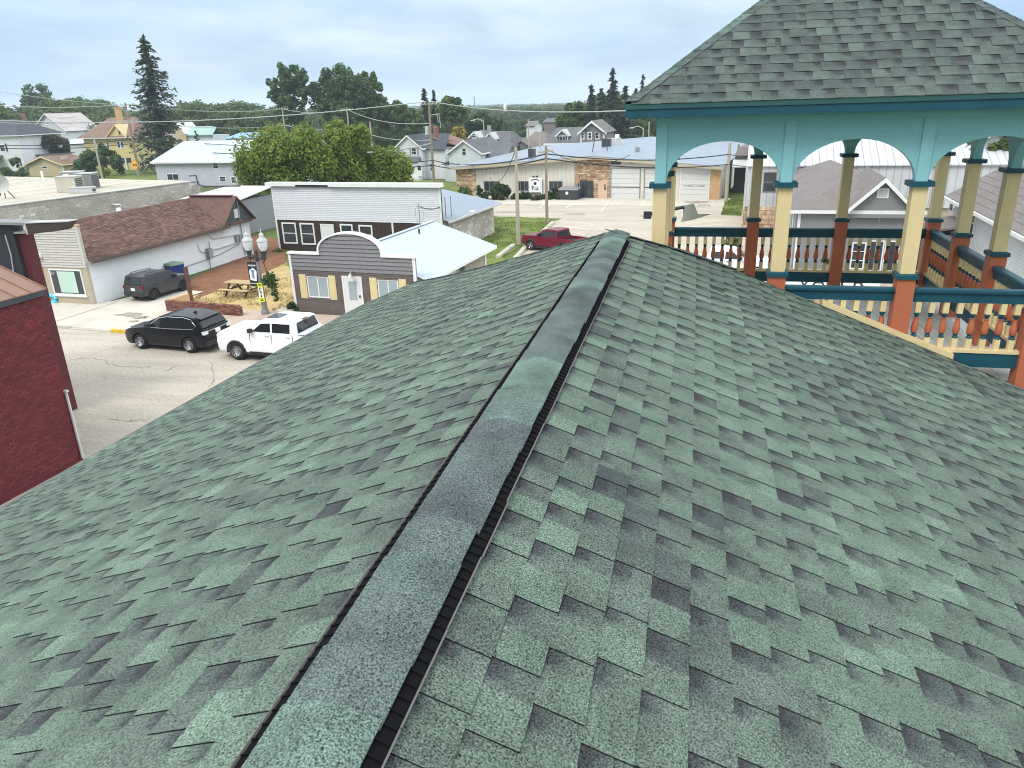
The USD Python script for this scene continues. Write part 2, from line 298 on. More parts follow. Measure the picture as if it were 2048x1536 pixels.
# hip caps along the far edges
def cap_run(pts, wa, wb, up=0.02, step=0.21, parent=house, name='hip_cap', mat='ridge_shingle', nrm=None):
    pts = np.array(pts); seg = np.linalg.norm(np.diff(pts, axis=0), axis=1); L = np.r_[0, np.cumsum(seg)]
    at = lambda l: np.array([np.interp(l, L, pts[:, k]) for k in range(3)])
    for l in np.arange(L[-1], 0, -step):
        a, b = at(max(l-step-0.02, 0)), at(l); d = b-a; d /= np.linalg.norm(d)+1e-9
        def pp(u, t, dz, a=a, b=b, d=d):
            base = b+(a-b)*t if True else a
            w = wa if u < 0 else wb; q = base+np.array(w)*abs(u); q = q+np.array([0, 0, up+0.004+(0.007 if t == 1 else 0)+dz]); return q
        part(parent, name, cap_piece(pp, 1, np.clip(rng.normal(0.35, 0.2), 0, 1)), mat, tones=True)
hl = [plane_pt(-1, s, yv, 0) for s, yv in np.vstack([[[0.0, HIPY+0.05]], left_edge[1:]])]
cap_run(hl, (0.12, -0.10, -0.0485+0.0), (-0.02, 0.16, -0.07))
hr = [plane_pt(1, s, yv, 0) for s, yv in right_edge[:4]]
cap_run(hr, (-0.10, -0.10, 0.041), (0.04, 0.15, -0.07))
# the hidden hip end and the drip edges
sk = M(); L = [plane_pt(-1, s, yv, -0.012) for s, yv in np.vstack([[[0.0, HIPY]], left_edge])]+[plane_pt(-1, *eave_pts[1], -0.012)]
for a, b in zip(L[:-1], L[1:]): sk.quad(a, b, b+np.array([0.4, 2.6, -1.5]), a+np.array([0.4, 2.6, -1.5]))
R = [plane_pt(1, s, yv, -0.012) for s, yv in right_edge[:4]]
for a, b in zip(R[:-1], R[1:]): sk.quad(b, a, a+np.array([0.2, 1.2, -0.9]), b+np.array([0.0, 0.15, -0.5]))
part(house, 'hip_end', sk, 'black_plastic')
de = M(); E2 = [plane_pt(-1, left_smax(y)+0.012, y, -0.004) for y in np.linspace(Y0, eave_pts[0, 1], 40)]
for a, b in zip(E2[:-1], E2[1:]): de.hexa([a+[-.02, 0, -.05], b+[-.02, 0, -.05], b+[.03, 0, -.05], a+[.03, 0, -.05], a+[-.02, 0, .004], b+[-.02, 0, .004], b+[.03, 0, .012], a+[.03, 0, .012]])
part(house, 'drip_edge', de, 'vent_edge')
part(house, 'roof_edge_flashing', M().hexa([plane_pt(1, 1.3, 8.45, -.03), plane_pt(1, 6.2, 8.45, -.03), plane_pt(1, 6.2, 8.475, -.03), plane_pt(1, 1.3, 8.475, -.03), plane_pt(1, 1.3, 8.45, .004), plane_pt(1, 6.2, 8.45, .004), plane_pt(1, 6.2, 8.475, .004), plane_pt(1, 1.3, 8.475, .004)]), 'black_plastic')
part(house, 'wall', M().box(-5.6, 4.6, -1.4, 8.2, 0, 5.7), 'white_siding')

# ================================================================== THE BELVEDERE (open square tower porch)
BX, BY, BAY = -0.364, 8.60, 1.2965; BD = 1.319
bel = thing('tower_porch', 'open belvedere porch with teal arches, cream and rust columns, turned balusters and shingled hip roof', 'porch', (0, 0, 0))
cols = {}
for i in range(4):
    for j in range(4):
        if 0 < i < 3 and 0 < j < 3: continue
        cols[i, j] = (BX+i*BAY, BY+j*BD)
BX1, BY1 = BX+3*BAY, BY+3*BD
ZT, ZM = 8.70, 7.747
def sqr(m, x, y, h, z0, z1, h2=None):
    h2 = h if h2 is None else h2; return m.hexa([(x-h, y-h, z0), (x+h, y-h, z0), (x+h, y+h, z0), (x-h, y+h, z0), (x-h2, y-h2, z1), (x+h2, y-h2, z1), (x+h2, y+h2, z1), (x-h2, y+h2, z1)])
for (i, j), (x, y) in cols.items():
    c = grp(bel, 'column')
    part(c, 'shaft', sqr(M(), x, y, 0.072, ZM+0.03, ZT-0.028), 'cream_paint')
    part(c, 'pedestal', sqr(M(), x, y, 0.088, 5.6, ZM-0.025), 'rust_paint')
    t = M(); sqr(t, x, y, 0.108, ZM-0.025, ZM+0.018); sqr(t, x, y, 0.108, ZM+0.018, ZM+0.03, 0.08); part(c, 'middle_band', t, 'deep_teal')
    t = M(); sqr(t, x, y, 0.115, ZT-0.028, ZT+0.022); part(c, 'capital', t, 'deep_teal')
def arch_poly(w, z0, z1, rise, half):
    a = np.linspace(0, np.pi, 29); arc = [(w/2+half*math.cos(t), z0+rise*math.sin(t)) for t in a]
    return Polygon([(0, z0), (w/2-half, z0)]+arc[::-1]+[(w, z0), (w, z1), (0, z1)]) if True else None
def arch_wall(p0, p1, n, out):
    """A run of arched panels from p0 to p1; out = outward side."""
    p0, p1 = np.array(p0, float), np.array(p1, float); d = (p1-p0)/n; w = np.linalg.norm(d); e = d/w; o = np.array(out, float)
    for k in range(n):
        a = p0+d*k; hw = w/2-0.062
        m = M(); mm = M().ext(arch_poly(w, ZT+0.022, 9.40, 0.42, hw), -0.045, 0.045)
        v, f = mm.out(); P = a[None]+e[None]*v[:, :1]+o[None]*v[:, 1:2]; m.add(np.column_stack([P, v[:, 2]]), f)
        part(bel, 'arch_panel', m, 'teal_paint')
    tr = M()
    def strip(s0, s1, z0, z1, o0=0.045, o1=0.062):
        q = [p0+e*s0+o*o0, p0+e*s1+o*o0, p0+e*s1+o*o1, p0+e*s0+o*o1]; tr.hexa([(*c, z0) for c in q]+[(*c, z1) for c in q])
    for k in range(n+1): c = w*k; strip(c-0.055, c+0.055, ZT+0.022, 9.33)
    strip(-0.055, w*n+0.055, 9.332, 9.40)
    part(bel, 'arch_trim', tr, 'teal_trim')
arch_wall((BX, BY), (BX1, BY), 3, (0, -1)); arch_wall((BX1, BY1), (BX, BY1), 3, (0, 1)); arch_wall((BX, BY1), (BX, BY), 3, (-1, 0)); arch_wall((BX1, BY), (BX1, BY1), 3, (1, 0))
def baluster(parent, x, y):
    b = grp(parent, 'baluster'); z0, z1 = 6.96, 7.47
    part(b, 'square_foot', sqr(M(), x, y, 0.027, z0, z0+0.115), 'cream_paint'); part(b, 'square_head', sqr(M(), x, y, 0.027, z1-0.12, z1), 'cream_paint')
    m = M(); m.lathe([(0.0146, z0+0.115), (0.0293, z0+0.122), (0.0293, z0+0.134), (0.0171, z0+0.145), (0.0268, z0+0.158), (0.0281, z0+0.168)], (x, y, 0), 8)
    m.lathe([(0.0195, z1-0.172), (0.0171, z1-0.16), (0.0268, z1-0.15), (0.0293, z1-0.135), (0.0195, z1-0.128), (0.0195, z1-0.12)], (x, y, 0), 8); part(b, 'rings', m, 'deep_teal', smooth=60)
    m = M(); m.lathe([(0.0281, z0+0.168), (0.0366, z0+0.19), (0.0378, z0+0.225), (0.0317, z0+0.265), (0.0232, z0+0.315), (0.0244, z0+0.328), (0.0293, z0+0.334), (0.0195, z0+0.338)], (x, y, 0), 8); part(b, 'vase', m, 'rust_paint', smooth=60)
bays = [((BX+i*BAY, y), (BX+(i+1)*BAY, y)) for y in (BY, BY1) for i in range(3)]+[((x, BY+j*BD), (x, BY+(j+1)*BD)) for x in (BX, BX1) for j in range(3)]
for n, (a, b) in enumerate(bays):
    if n == 0: continue                                     # swallowed by the shingled roof
    a, b = np.array(a), np.array(b); d = (b-a)/np.linalg.norm(b-a); o = np.array([-d[1], d[0]]); A, B = a+d*0.088, b-d*0.088
    def bar(h, z0, z1, h2=None):
        h2 = h2 or h; q = [A-o*h, B-o*h, B+o*h, A+o*h]; q2 = [A-o*h2, B-o*h2, B+o*h2, A+o*h2]; return M().hexa([(*c, z0) for c in q]+[(*c, z1) for c in q2])
    r = bar(0.03, 7.47, 7.575); t = bar(0.055, 7.575, 7.60); t2 = bar(0.055, 7.60, 7.612, 0.04); r.add(*t.out()); r.add(*t2.out()); part(bel, 'top_rail', r, 'deep_teal')
    part(bel, 'shoe_rail', bar(0.045, 6.925, 6.96), 'cream_paint'); part(bel, 'bottom_rail', bar(0.035, 6.765, 6.924), 'deep_teal')
    for k in range(8):
        c = a+d*(0.172+0.136*k)
        if c[1] < 8.7 and RZ-(c[0]-RX)*TP > 7.5: continue
        baluster(bel, *c)
# sloping cream board along the cut of the roof, floor and frieze below
x0, x1 = 1.42, 2.80
zz = lambda x: RZ-(x-RX)*TP+0.02
part(bel, 'raking_board', M().hexa([(x0, 8.50, zz(x0)-.02), (x1, 8.50, zz(x1)-.02), (x1, 8.56, zz(x1)-.02), (x0, 8.56, zz(x0)-.02), (x0, 8.50, zz(x0)+.04), (x1, 8.50, zz(x1)+.04), (x1, 8.56, zz(x1)+.04), (x0, 8.56, zz(x0)+.04)]), 'cream_paint')
for k in range(27):
    xx = BX-0.1+k*0.153; part(bel, 'deck_board', M().box(xx, xx+0.146, BY+0.1, BY1+0.1, 6.58, 6.62), 'white_membrane')
part(bel, 'skirt', M().box(BX-0.14, BX1+0.14, BY+0.02, BY+0.1, 5.2, 6.57).box(BX1+0.06, BX1+0.14, BY+0.1, BY1+0.06, 5.2, 6.57).box(BX-0.14, BX1+0.06, BY1+0.06, BY1+0.14, 5.2, 6.57).box(BX-0.14, BX-0.06, BY+0.1, BY1+0.06, 5.2, 6.57), 'deep_teal')
part(bel, 'corner_base', M().box(BX1-0.17, BX1+0.17, BY-0.17, BY+0.17, 6.30, 6.46).box(BX1-0.13, BX1+0.13, BY-0.13, BY+0.13, 6.46, 6.50), 'deep_teal')
# roof of the belvedere
EV = 0.365; TB = 0.75; ex0, ex1, ey0, ey1 = BX-EV, BX1+EV, BY-EV+0.01, BY1+EV; zE = 9.545
ap = ((ex0+ex1)/2, (ey0+ey1)/2, zE+(ex1-ex0)/2*TB)
part(bel, 'soffit', M().box(ex0+0.03, ex1-0.03, ey0+0.03, ey1-0.03, 9.401, 9.43), 'teal_soffit')
m = M(); cc = [(ex0, ey0, zE), (ex1, ey0, zE), (ex1, ey1, zE), (ex0, ey1, zE)]
for a, b in zip(cc, cc[1:]+cc[:1]): m.add([a, b, ap], [[0, 1, 2]])
part(bel, 'roof_boards', m, 'black_plastic')
m = M(); m2 = M()
for (xa, xb, ya, yb) in ((ex0, ex1, ey0, ey0+0.03), (ex0, ex1, ey1-0.03, ey1), (ex0, ex0+0.03, ey0+0.03, ey1-0.03), (ex1-0.03, ex1, ey0+0.03, ey1-0.03)): m.box(xa, xb, ya, yb, 9.405, 9.485); 
for (xa, xb, ya, yb) in ((ex0-.012, ex1+.012, ey0-.012, ey0+0.03), (ex0-.012, ex1+.012, ey1-0.03, ey1+.012), (ex0-.012, ex0+0.03, ey0+0.03, ey1-0.03), (ex1-0.03, ex1+.012, ey0+0.03, ey1-0.03)): m2.box(xa, xb, ya, yb, 9.487, 9.54)
part(bel, 'fascia', m, 'deep_teal'); part(bel, 'crown_strip', m2, 'deep_green')
CB, SB = 1/math.hypot(1, TB), TB/math.hypot(1, TB); W = ex1-ex0; bs = []
for face in range(4):
    o = np.array(cc[face]); e = (np.array(cc[(face+1) % 4])-o); wd = np.linalg.norm(e); e /= wd; inn = np.array([-e[1], e[0], 0])
    up = inn*CB+np.array([0, 0, SB]); nr = -inn*SB+np.array([0, 0, CB]); half = W/2/CB
    q = lambda s, t, h: o+e*s+up*t+nr*h
    for k in range(int(half/EXPO)):
        t0, t1 = k*EXPO-0.02, (k+1)*EXPO-0.02; lo = max(t1*CB-0.05, 0); s = lo+0.01; tooth = bool(k % 2)
        while s < wd-lo-0.01:
            w = max(.07, rng.normal(.14, .03)) if tooth else max(.06, rng.normal(.11, .025)); s1 = min(s+w, wd-lo-0.01); tone = np.clip(rng.normal(0.40, 0.045) if tooth else rng.normal(0.36, 0.045), 0.2, 0.9)
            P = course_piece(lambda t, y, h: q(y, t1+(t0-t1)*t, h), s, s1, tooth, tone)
            c = q((s+s1)/2, t0, 0); v = proj_ok = None
            d = c-CAM; r = np.linalg.norm(d); vis = max(0, -(nr@d)/r)/r**2*(s1-s); dd = d@_f
            if abs((d@_u)/dd) > 0.515 or abs((d@_r)/dd) > 0.69: vis = 0
            bs.append((vis, P)); s = s1+0.0006; tooth = not tooth
bs.sort(key=lambda c: -c[0])
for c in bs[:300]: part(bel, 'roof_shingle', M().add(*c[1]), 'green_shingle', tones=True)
rest = M()
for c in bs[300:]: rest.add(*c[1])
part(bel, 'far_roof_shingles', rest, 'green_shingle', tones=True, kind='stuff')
for a in cc:
    a = np.array(a); d = np.array(ap)-a; sx, sy = np.sign(d[0]), np.sign(d[1])
    cap_run([a+d*0.0, a+d*0.97], (sx*0.115, 0, 0.0), (0, sy*0.115, 0.0), up=0.016, step=0.16, parent=bel, name='roof_hip_cap')
# ================================================================== materials of the town
paint('asphalt', (0.44, 0.385, 0.315), rough=0.9, var=0.17, scale=0.9, fine=0.14, fscale=9, stretch=(0.22, 1.5, 1))
paint('pale_concrete', (0.52, 0.475, 0.40), rough=0.9, var=0.12, scale=0.6, fine=0.1, fscale=16)
paint('rosy_paver', (0.44, 0.345, 0.275), rough=0.9, var=0.15, scale=1.2, fine=0.12, fscale=20)
paint('stain', (0.30, 0.262, 0.215), rough=0.9, var=0.25, scale=3)
paint('lot_asphalt', (0.43, 0.375, 0.30), rough=0.9, var=0.2, scale=0.5, fine=0.14, fscale=7, stretch=(0.4, 1.2, 1))
paint('kerb_concrete', (0.46, 0.42, 0.35), rough=0.85, var=0.18, scale=2)
paint('kerb_yellow', (0.62, 0.40, 0.03), rough=0.7, var=0.2, scale=3)
paint('road_paint', (0.66, 0.60, 0.45), rough=0.8, var=0.15, scale=2)
paint('crack', (0.30, 0.26, 0.215), rough=0.95, var=0.2)
paint('mulch', (0.20, 0.088, 0.045), rough=0.95, var=0.3, scale=1.2, fine=0.4, fscale=18, bump=0.03)
paint('straw', (0.42, 0.31, 0.14), rough=0.95, var=0.22, scale=0.9, fine=0.35, fscale=12, bump=0.02)
paint('lawn', (0.125, 0.165, 0.03), rough=0.95, var=0.32, scale=0.45, fine=0.3, fscale=7)
paint('meadow', (0.085, 0.125, 0.028), rough=0.95, var=0.35, scale=0.06, fine=0.25, fscale=2)
paint('earth', (0.17, 0.12, 0.08), rough=0.95, var=0.3, scale=1.5)
pieces('red_brick', [(0, (0.075, 0.010, 0.013)), (0.5, (0.10, 0.012, 0.016)), (1, (0.125, 0.02, 0.023))], rough=0.7, grain=0.08, gscale=40, mott=0.12, mscale=1.2)
paint('red_mortar', (0.075, 0.011, 0.014), rough=0.8, var=0.1)
pieces('brown_brick', [(0, (0.10, 0.035, 0.026)), (0.5, (0.17, 0.06, 0.042)), (1, (0.25, 0.11, 0.08))], rough=0.85, grain=0.15, gscale=60)
paint('mortar', (0.36, 0.30, 0.25), rough=0.9)
pieces('grey_block', [(0, (0.34, 0.295, 0.255)), (0.6, (0.40, 0.355, 0.31)), (0.88, (0.48, 0.44, 0.395)), (1, (0.60, 0.58, 0.54))], rough=0.9, grain=0.1, gscale=25, mott=0.2, mscale=0.5)
paint('block_joint', (0.36, 0.315, 0.275), rough=0.9, var=0.25, scale=0.4)
pieces('tan_stone', [(0, (0.26, 0.16, 0.10)), (0.4, (0.42, 0.27, 0.16)), (0.75, (0.52, 0.37, 0.24)), (1, (0.62, 0.5, 0.36))], rough=0.9, grain=0.2, gscale=30)
paint('brown_metal', (0.245, 0.135, 0.095), rough=0.45, var=0.08, scale=1, metal=0.2)
paint('dark_panel', (0.028, 0.031, 0.038), rough=0.5, var=0.2, scale=0.8)
paint('brown_panel', (0.05, 0.036, 0.03), rough=0.5, var=0.2, scale=1.2)
pieces('tan_siding', [(0, (0.44, 0.415, 0.38)), (1, (0.48, 0.455, 0.42))], rough=0.6, grain=0.03, gscale=20, mott=0.05)
paint('tan_stucco', (0.40, 0.345, 0.255), rough=0.85, var=0.12, scale=1.5)
paint('white_block', (0.60, 0.61, 0.615), rough=0.7, var=0.07, scale=1.2, stretch=(1, 1, 3))
pieces('brown_shingle', [(0, (0.085, 0.045, 0.036)), (0.5, (0.13, 0.07, 0.054)), (1, (0.18, 0.105, 0.08))], rough=0.9, grain=0.2, gscale=60, mott=0.15)
paint('dark_brown_roofing', (0.12, 0.068, 0.053), rough=0.9, var=0.2, scale=1.2, fine=0.2, fscale=9)
paint('brown_roofing', (0.20, 0.125, 0.095), rough=0.9, var=0.2, scale=0.8, fine=0.18, fscale=9, stretch=(1, 1, 2))
paint('taupe_roofing', (0.175, 0.152, 0.143), rough=0.9, var=0.15, scale=0.8, fine=0.15, fscale=9)
paint('grey_roofing', (0.115, 0.118, 0.125), rough=0.9, var=0.2, scale=0.8, fine=0.18, fscale=9)
paint('dark_roofing', (0.06, 0.065, 0.08), rough=0.85, var=0.2, scale=0.8)
paint('white_metal_roof', (0.43, 0.49, 0.53), rough=0.4, var=0.06, scale=0.8, spec=0.5)
paint('blue_metal_roof', (0.21, 0.255, 0.31), rough=0.38, var=0.12, scale=0.5, spec=0.5)
paint('cream_roof', (0.46, 0.42, 0.34), rough=0.85, var=0.16, scale=0.16, fine=0.06, fscale=1.2, stretch=(1, 3, 1))
paint('green_metal_roof', (0.26, 0.40, 0.35), rough=0.5); paint('sky_blue_roof', (0.22, 0.38, 0.62), rough=0.5)
paint('rusty_tin_roof', (0.42, 0.37, 0.36), rough=0.5, var=0.35, scale=0.5, stretch=(4, 0.5, 0.5))
paint('dark_brown_wood', (0.042, 0.027, 0.021), rough=0.8, var=0.35, scale=2.5, stretch=(6, 6, 0.5))
pieces('grey_siding', [(0, (0.17, 0.168, 0.174)), (1, (0.2, 0.197, 0.203))], rough=0.6, grain=0.04, gscale=20, mott=0.06)
pieces('mocha_siding', [(0, (0.105, 0.083, 0.075)), (1, (0.125, 0.1, 0.09))], rough=0.6, grain=0.04, gscale=20, mott=0.06)
pieces('white_lap', [(0, (0.55, 0.56, 0.59)), (1, (0.60, 0.61, 0.64))], rough=0.5, grain=0.02, gscale=20, mott=0.04)
def lapped(name, c, pitch, rough=0.6, axis=2, depth=0.35, prof='saw'):
    """Far-off walls and roofs: the boards or ribs too small to pick apart."""
    MT[name] = usdkit.material(stage, '/World/Looks/'+name, {'g': ('texture_coordinate', {}), 's': ('separate_xyz', {}), 'd': ('math', {'math_type': 'multiply', 'value2': 1/pitch}), 'fr': ('math', {'math_type': 'fract' if False else 'fraction'}),
        'r': ('rgb_ramp', {'ramp': [(0, tuple(x*(1-depth) for x in c)), (0.16, c), (1, c)]}), 'n': ('noise_texture', {'scale': 0.8, 'detail': 4.0}), 'mr': ('map_range', {'from_min': .3, 'from_max': .7, 'to_min': 0.92, 'to_max': 1.06}), 'mx': ('mix_color', {'blend_type': 'multiply', 'fac': 1.0, 'use_clamp': False}),
        'b': ('bump', {'distance': 0.02, 'strength': 0.6}), 'p': ('principled_bsdf', {'roughness': rough})},
        [('g.object', 's.vector'), ('s.'+'xyz'[axis], 'd.value1'), ('d.value', 'fr.value1'), ('fr.value', 'r.fac'), ('g.object', 'n.vector'), ('n.fac', 'mr.value'), ('r.color', 'mx.a'), ('mr.result', 'mx.b'), ('mx.result', 'p.base_color'), ('fr.value', 'b.height'), ('b.normal', 'p.normal')], surface='p.BSDF')
lapped('white_lap_far', (0.57, 0.58, 0.60), 0.2, depth=0.2); lapped('lavender_lap', (0.46, 0.46, 0.52), 0.2, depth=0.2); lapped('yellow_lap', (0.60, 0.485, 0.225), 0.2, depth=0.3); lapped('beige_lap', (0.46, 0.37, 0.24), 0.28, depth=0.25)
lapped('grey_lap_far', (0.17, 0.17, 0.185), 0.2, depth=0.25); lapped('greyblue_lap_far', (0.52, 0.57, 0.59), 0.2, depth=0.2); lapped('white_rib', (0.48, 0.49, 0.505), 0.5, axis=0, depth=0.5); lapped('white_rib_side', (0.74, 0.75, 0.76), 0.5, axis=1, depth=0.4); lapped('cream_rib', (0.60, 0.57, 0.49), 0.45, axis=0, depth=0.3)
lapped('white_lap_near', (0.60, 0.60, 0.62), 0.16, depth=0.4)
paint('plain_grey', (0.2, 0.2, 0.207), rough=0.7, var=0.06); paint('trim_brown', (0.075, 0.05, 0.04), rough=0.6); paint('pale_yellow', (0.60, 0.50, 0.27), rough=0.6, var=0.06)
paint('door_white', (0.63, 0.63, 0.62), rough=0.45, var=0.03); paint('door_pink', (0.56, 0.40, 0.28), rough=0.6); paint('garage_white', (0.58, 0.58, 0.565), rough=0.5, var=0.05)
paint('brown_bag', (0.47, 0.30, 0.15), rough=0.7, var=0.15); paint('dark_grey', (0.04, 0.042, 0.046), rough=0.5, var=0.2); paint('mid_grey', (0.22, 0.22, 0.22), rough=0.6); paint('pale_grey', (0.45, 0.45, 0.44), rough=0.6, var=0.1); paint('galvanised', (0.42, 0.44, 0.46), rough=0.4, metal=0.6, var=0.1)
paint('pole_wood', (0.25, 0.20, 0.15), rough=0.9, var=0.25, scale=3, stretch=(4, 4, 0.4)); paint('pale_pole_wood', (0.36, 0.32, 0.25), rough=0.9, var=0.2, scale=3, stretch=(4, 4, 0.4)); paint('wire', (0.36, 0.38, 0.36), rough=0.6); paint('black_wire', (0.02, 0.02, 0.02), rough=0.6)
paint('table_wood', (0.40, 0.30, 0.15), rough=0.8, var=0.2, stretch=(1, 6, 1)); paint('table_leg', (0.07, 0.045, 0.03), rough=0.8); paint('rusty_post', (0.10, 0.045, 0.03), rough=0.8, var=0.3)
paint('bin_blue', (0.012, 0.03, 0.16), rough=0.5); paint('bin_lid', (0.16, 0.24, 0.16), rough=0.6); paint('sign_yellow', (0.78, 0.82, 0.01), rough=0.5, var=0.03); paint('sign_orange', (0.75, 0.36, 0.03), rough=0.5); paint('sign_white', (0.78, 0.78, 0.78), rough=0.5, var=0.02); paint('sign_black', (0.02, 0.02, 0.022), rough=0.5); paint('sign_blue', (0.12, 0.25, 0.45), rough=0.5)
paint('float_blue', (0.10, 0.52, 0.72), rough=0.35); paint('lamp_metal', (0.028, 0.032, 0.034), rough=0.45); paint('lamp_pole', (0.20, 0.20, 0.19), rough=0.7, var=0.15); paint('transformer', (0.22, 0.09, 0.07), rough=0.6, var=0.2)
glassy('window_glass', (0.03, 0.036, 0.042)); glassy('curtained_glass', (0.30, 0.36, 0.38), 0.15); glassy('mint_curtain', (0.42, 0.58, 0.50), 0.2); glassy('car_glass', (0.012, 0.014, 0.016), 0.04)
MT['lamp_glass'] = usdkit.material(stage, '/World/Looks/lamp_glass', {'p': ('principled_bsdf', {'base_color': (0.72, 0.74, 0.74), 'roughness': 0.2, 'transmission_weight': 0.25})}, [], surface='p.BSDF')
for n, c, me in (('car_black', (0.006, 0.006, 0.008), 0), ('car_white', (0.80, 0.81, 0.82), 0), ('car_granite', (0.055, 0.053, 0.058), 0.3), ('car_red', (0.12, 0.006, 0.017), 0)): paint(n, c, rough=0.32, var=0.03, coat=0.25, metal=me, spec=0.25)
paint('rubber', (0.014, 0.014, 0.014), rough=0.85); paint('alloy', (0.55, 0.55, 0.56), rough=0.3, metal=0.8); paint('plastic_trim', (0.022, 0.022, 0.024), rough=0.6); paint('chrome', (0.7, 0.7, 0.72), rough=0.15, metal=1.0); paint('lamp_clear', (0.62, 0.60, 0.60), rough=0.1); paint('lamp_red', (0.11, 0.008, 0.01), rough=0.15)

# ================================================================== ground
def terrain(x, y):
    r = math.hypot(x, y); return -max(0.0, r-190)*0.018
gx = M(); rings = [0, 60, 130, 190, 260, 340, 450, 600, 900, 1400, 2200, 4000]; NA = 64
pts = [(0, 0, -0.02)]; fs = []
for r in rings[1:]:
    for k in range(NA): a = 2*math.pi*k/NA; pts.append((r*math.cos(a), r*math.sin(a), terrain(r, 0)-0.02))
for k in range(NA): fs.append([0, 1+k, 1+(k+1) % NA])
for i in range(len(rings)-2):
    for k in range(NA): a, b = 1+i*NA+k, 1+i*NA+(k+1) % NA; fs += [[a, a+NA, b+NA], [a, b+NA, b]]
struct('ground', gx.add(pts, fs), 'meadow')
def sheet(name, P, z, mat, **k):
    P = [(p[0], p[1]) for p in P]; m = M(); q = Polygon(P); t = trimesh.creation.extrude_polygon(q, 0.02, engine='earcut'); t.apply_translation([0, 0, z-0.02]); m.tm(t); return struct(name, m, mat, **k)
ST = math.radians(-5); su = np.array([math.cos(ST), math.sin(ST)]); sn = np.array([-math.sin(ST), math.cos(ST)])
def along(o, a, b): return tuple(np.array(o)+su*a+sn*b)
kc = (-26.0, 28.72)                                          # a point of the far kerb of the main street
sheet('street', [along(kc, -90, -17), along(kc, 90, -17), along(kc, 90, 0), along(kc, -90, 0)], 0.0, 'asphalt')
# pavement with its slabs, and the kerb
walk = struct('pavement', M().box(-0.01, 0.01, -0.01, 0.01, -0.3, -0.29), 'pale_concrete')
wk = M()
rows = [(-0.0, 1.5), (1.52, 3.0), (3.02, 4.5)]
for i in range(-46, 40):
    for (b0, b1) in rows:
        a0, a1 = i*1.55, i*1.55+1.53; c = [along(kc, a0, b0+0.16), along(kc, a1, b0+0.16), along(kc, a1, b1+0.16), along(kc, a0, b1+0.16)]
        if c[0][0] > 30: continue
        z = 0.1+rng.normal(0, 0.004) if not -5.2 < a0 < -0.6 else 0.055
        if -40 < c[0][0] < -9: part(walk, 'slab', M().hexa([(*p, -0.05) for p in c]+[(*p, z) for p in c]), 'rosy_paver' if a0 > -0.7 else 'pale_concrete')
        else: wk.hexa([(*p, -0.05) for p in c]+[(*p, z) for p in c])
part(walk, 'far_slabs', wk, 'pale_concrete', kind='stuff')
kb = struct('kerb', M().box(-0.01, 0.01, -0.01, 0.01, -0.3, -0.29), 'kerb_concrete')
for i in range(-16, 14):
    a0, a1 = i*3.0, i*3.0+2.985; low = -6 < a0 < -0.5
    if a0 == 0.0: continue
    c = [along(kc, a0, 0), along(kc, a1, 0), along(kc, a1, 0.15), along(kc, a0, 0.15)]; z = 0.035 if low else 0.13
    part(kb, 'kerbstone', M().hexa([(*p, -0.05) for p in c]+[(*p, z) for p in c]), 'kerb_concrete')
c = [along(kc, -0.45, -.005), along(kc, 4.0, -.005), along(kc, 4.0, 0.155), along(kc, -0.45, 0.155)]; part(kb, 'kerbstone', M().hexa([(*p, -0.05) for p in c]+[(*p, 0.14) for p in c]), 'kerb_yellow', label='yellow painted kerbstone beside the driveway')
sheet('driveway', [G(190, 612), G(334, 578), G(407, 585), G(345, 606), G(322, 640), along(kc, -1, 4.6), along(kc, -6, 4.6)], 0.06, 'pale_concrete')
sheet('mulch_yard', [G(330, 579), G(487, 513), G(500, 470), G(560, 480), G(570, 505), G(574, 525), G(505, 558), G(379, 603), G(404, 587)], 0.03, 'mulch')
sheet('straw_yard', [G(379, 603), G(505, 558), G(574, 525), G(590, 570), G(596, 640), G(520, 650), G(483, 640), G(345, 606), G(400, 588)], 0.02, 'straw')
sheet('lawn', [(-17, 33.5), (-10.4, 44), G(1004, 516), G(1042, 492), G(1098, 452), G(1100, 437), G(955, 432), (-16, 62), (-17, 50)], 0.02, 'lawn')
sheet('side_lawn', [(-26, 99), (-26.2, 83), (-36, 60), (-40, 66), (-45, 100)], 0.02, 'lawn')
sheet('parking_lot', [(-11.2, 46.5), (-7, 38), (30, 38), (30, 65.3), along((-11, 65.2), 0, 0), G(1104, 444), G(1086, 462), G(1042, 496)], 0.0, 'lot_asphalt')
sheet('back_road', [along((-11, 65.2), -60, 0), along((-11, 65.2), 45, 0), along((-11, 65.2), 45, 8.4), along((-11, 65.2), -60, 8.4)], 0.004, 'lot_asphalt')
sheet('forecourt', [along((-11, 65.2), -16, 8.42), along((-11, 65.2), 13.6, 8.42), G(1452, 404), along((-11, 65.2), 13.4, 14.5), along((-11, 65.2), -14, 15.4)], 0.03, 'pale_concrete')
sheet('grass_strip', [G(1450, 404), G(1490, 398), G(1482, 432), G(1442, 430)], 0.035, 'lawn')
sheet('verge', [(-150, 104), (-60, 104), (-60, 112), (-150, 116)], 0.0, 'lawn')
pl = M()
for a, b in [((965, 413), (975, 406)), ((1003, 413), (1014, 406)), ((1040, 414), (1052, 406)), ((1079, 416), (1091, 405)), ((1095, 415), (1103, 405)), ((1133, 416), (1146, 405)), ((1202, 423), (1219, 400)), ((1282, 412), (1288, 400))]:
    A, B = G(*a, 0.034), G(*b, 0.034); pl.slab([A-[.07, 0, 0], A+[.07, 0, 0], B+[.07, 0, 0], B-[.07, 0, 0]], 0.002)
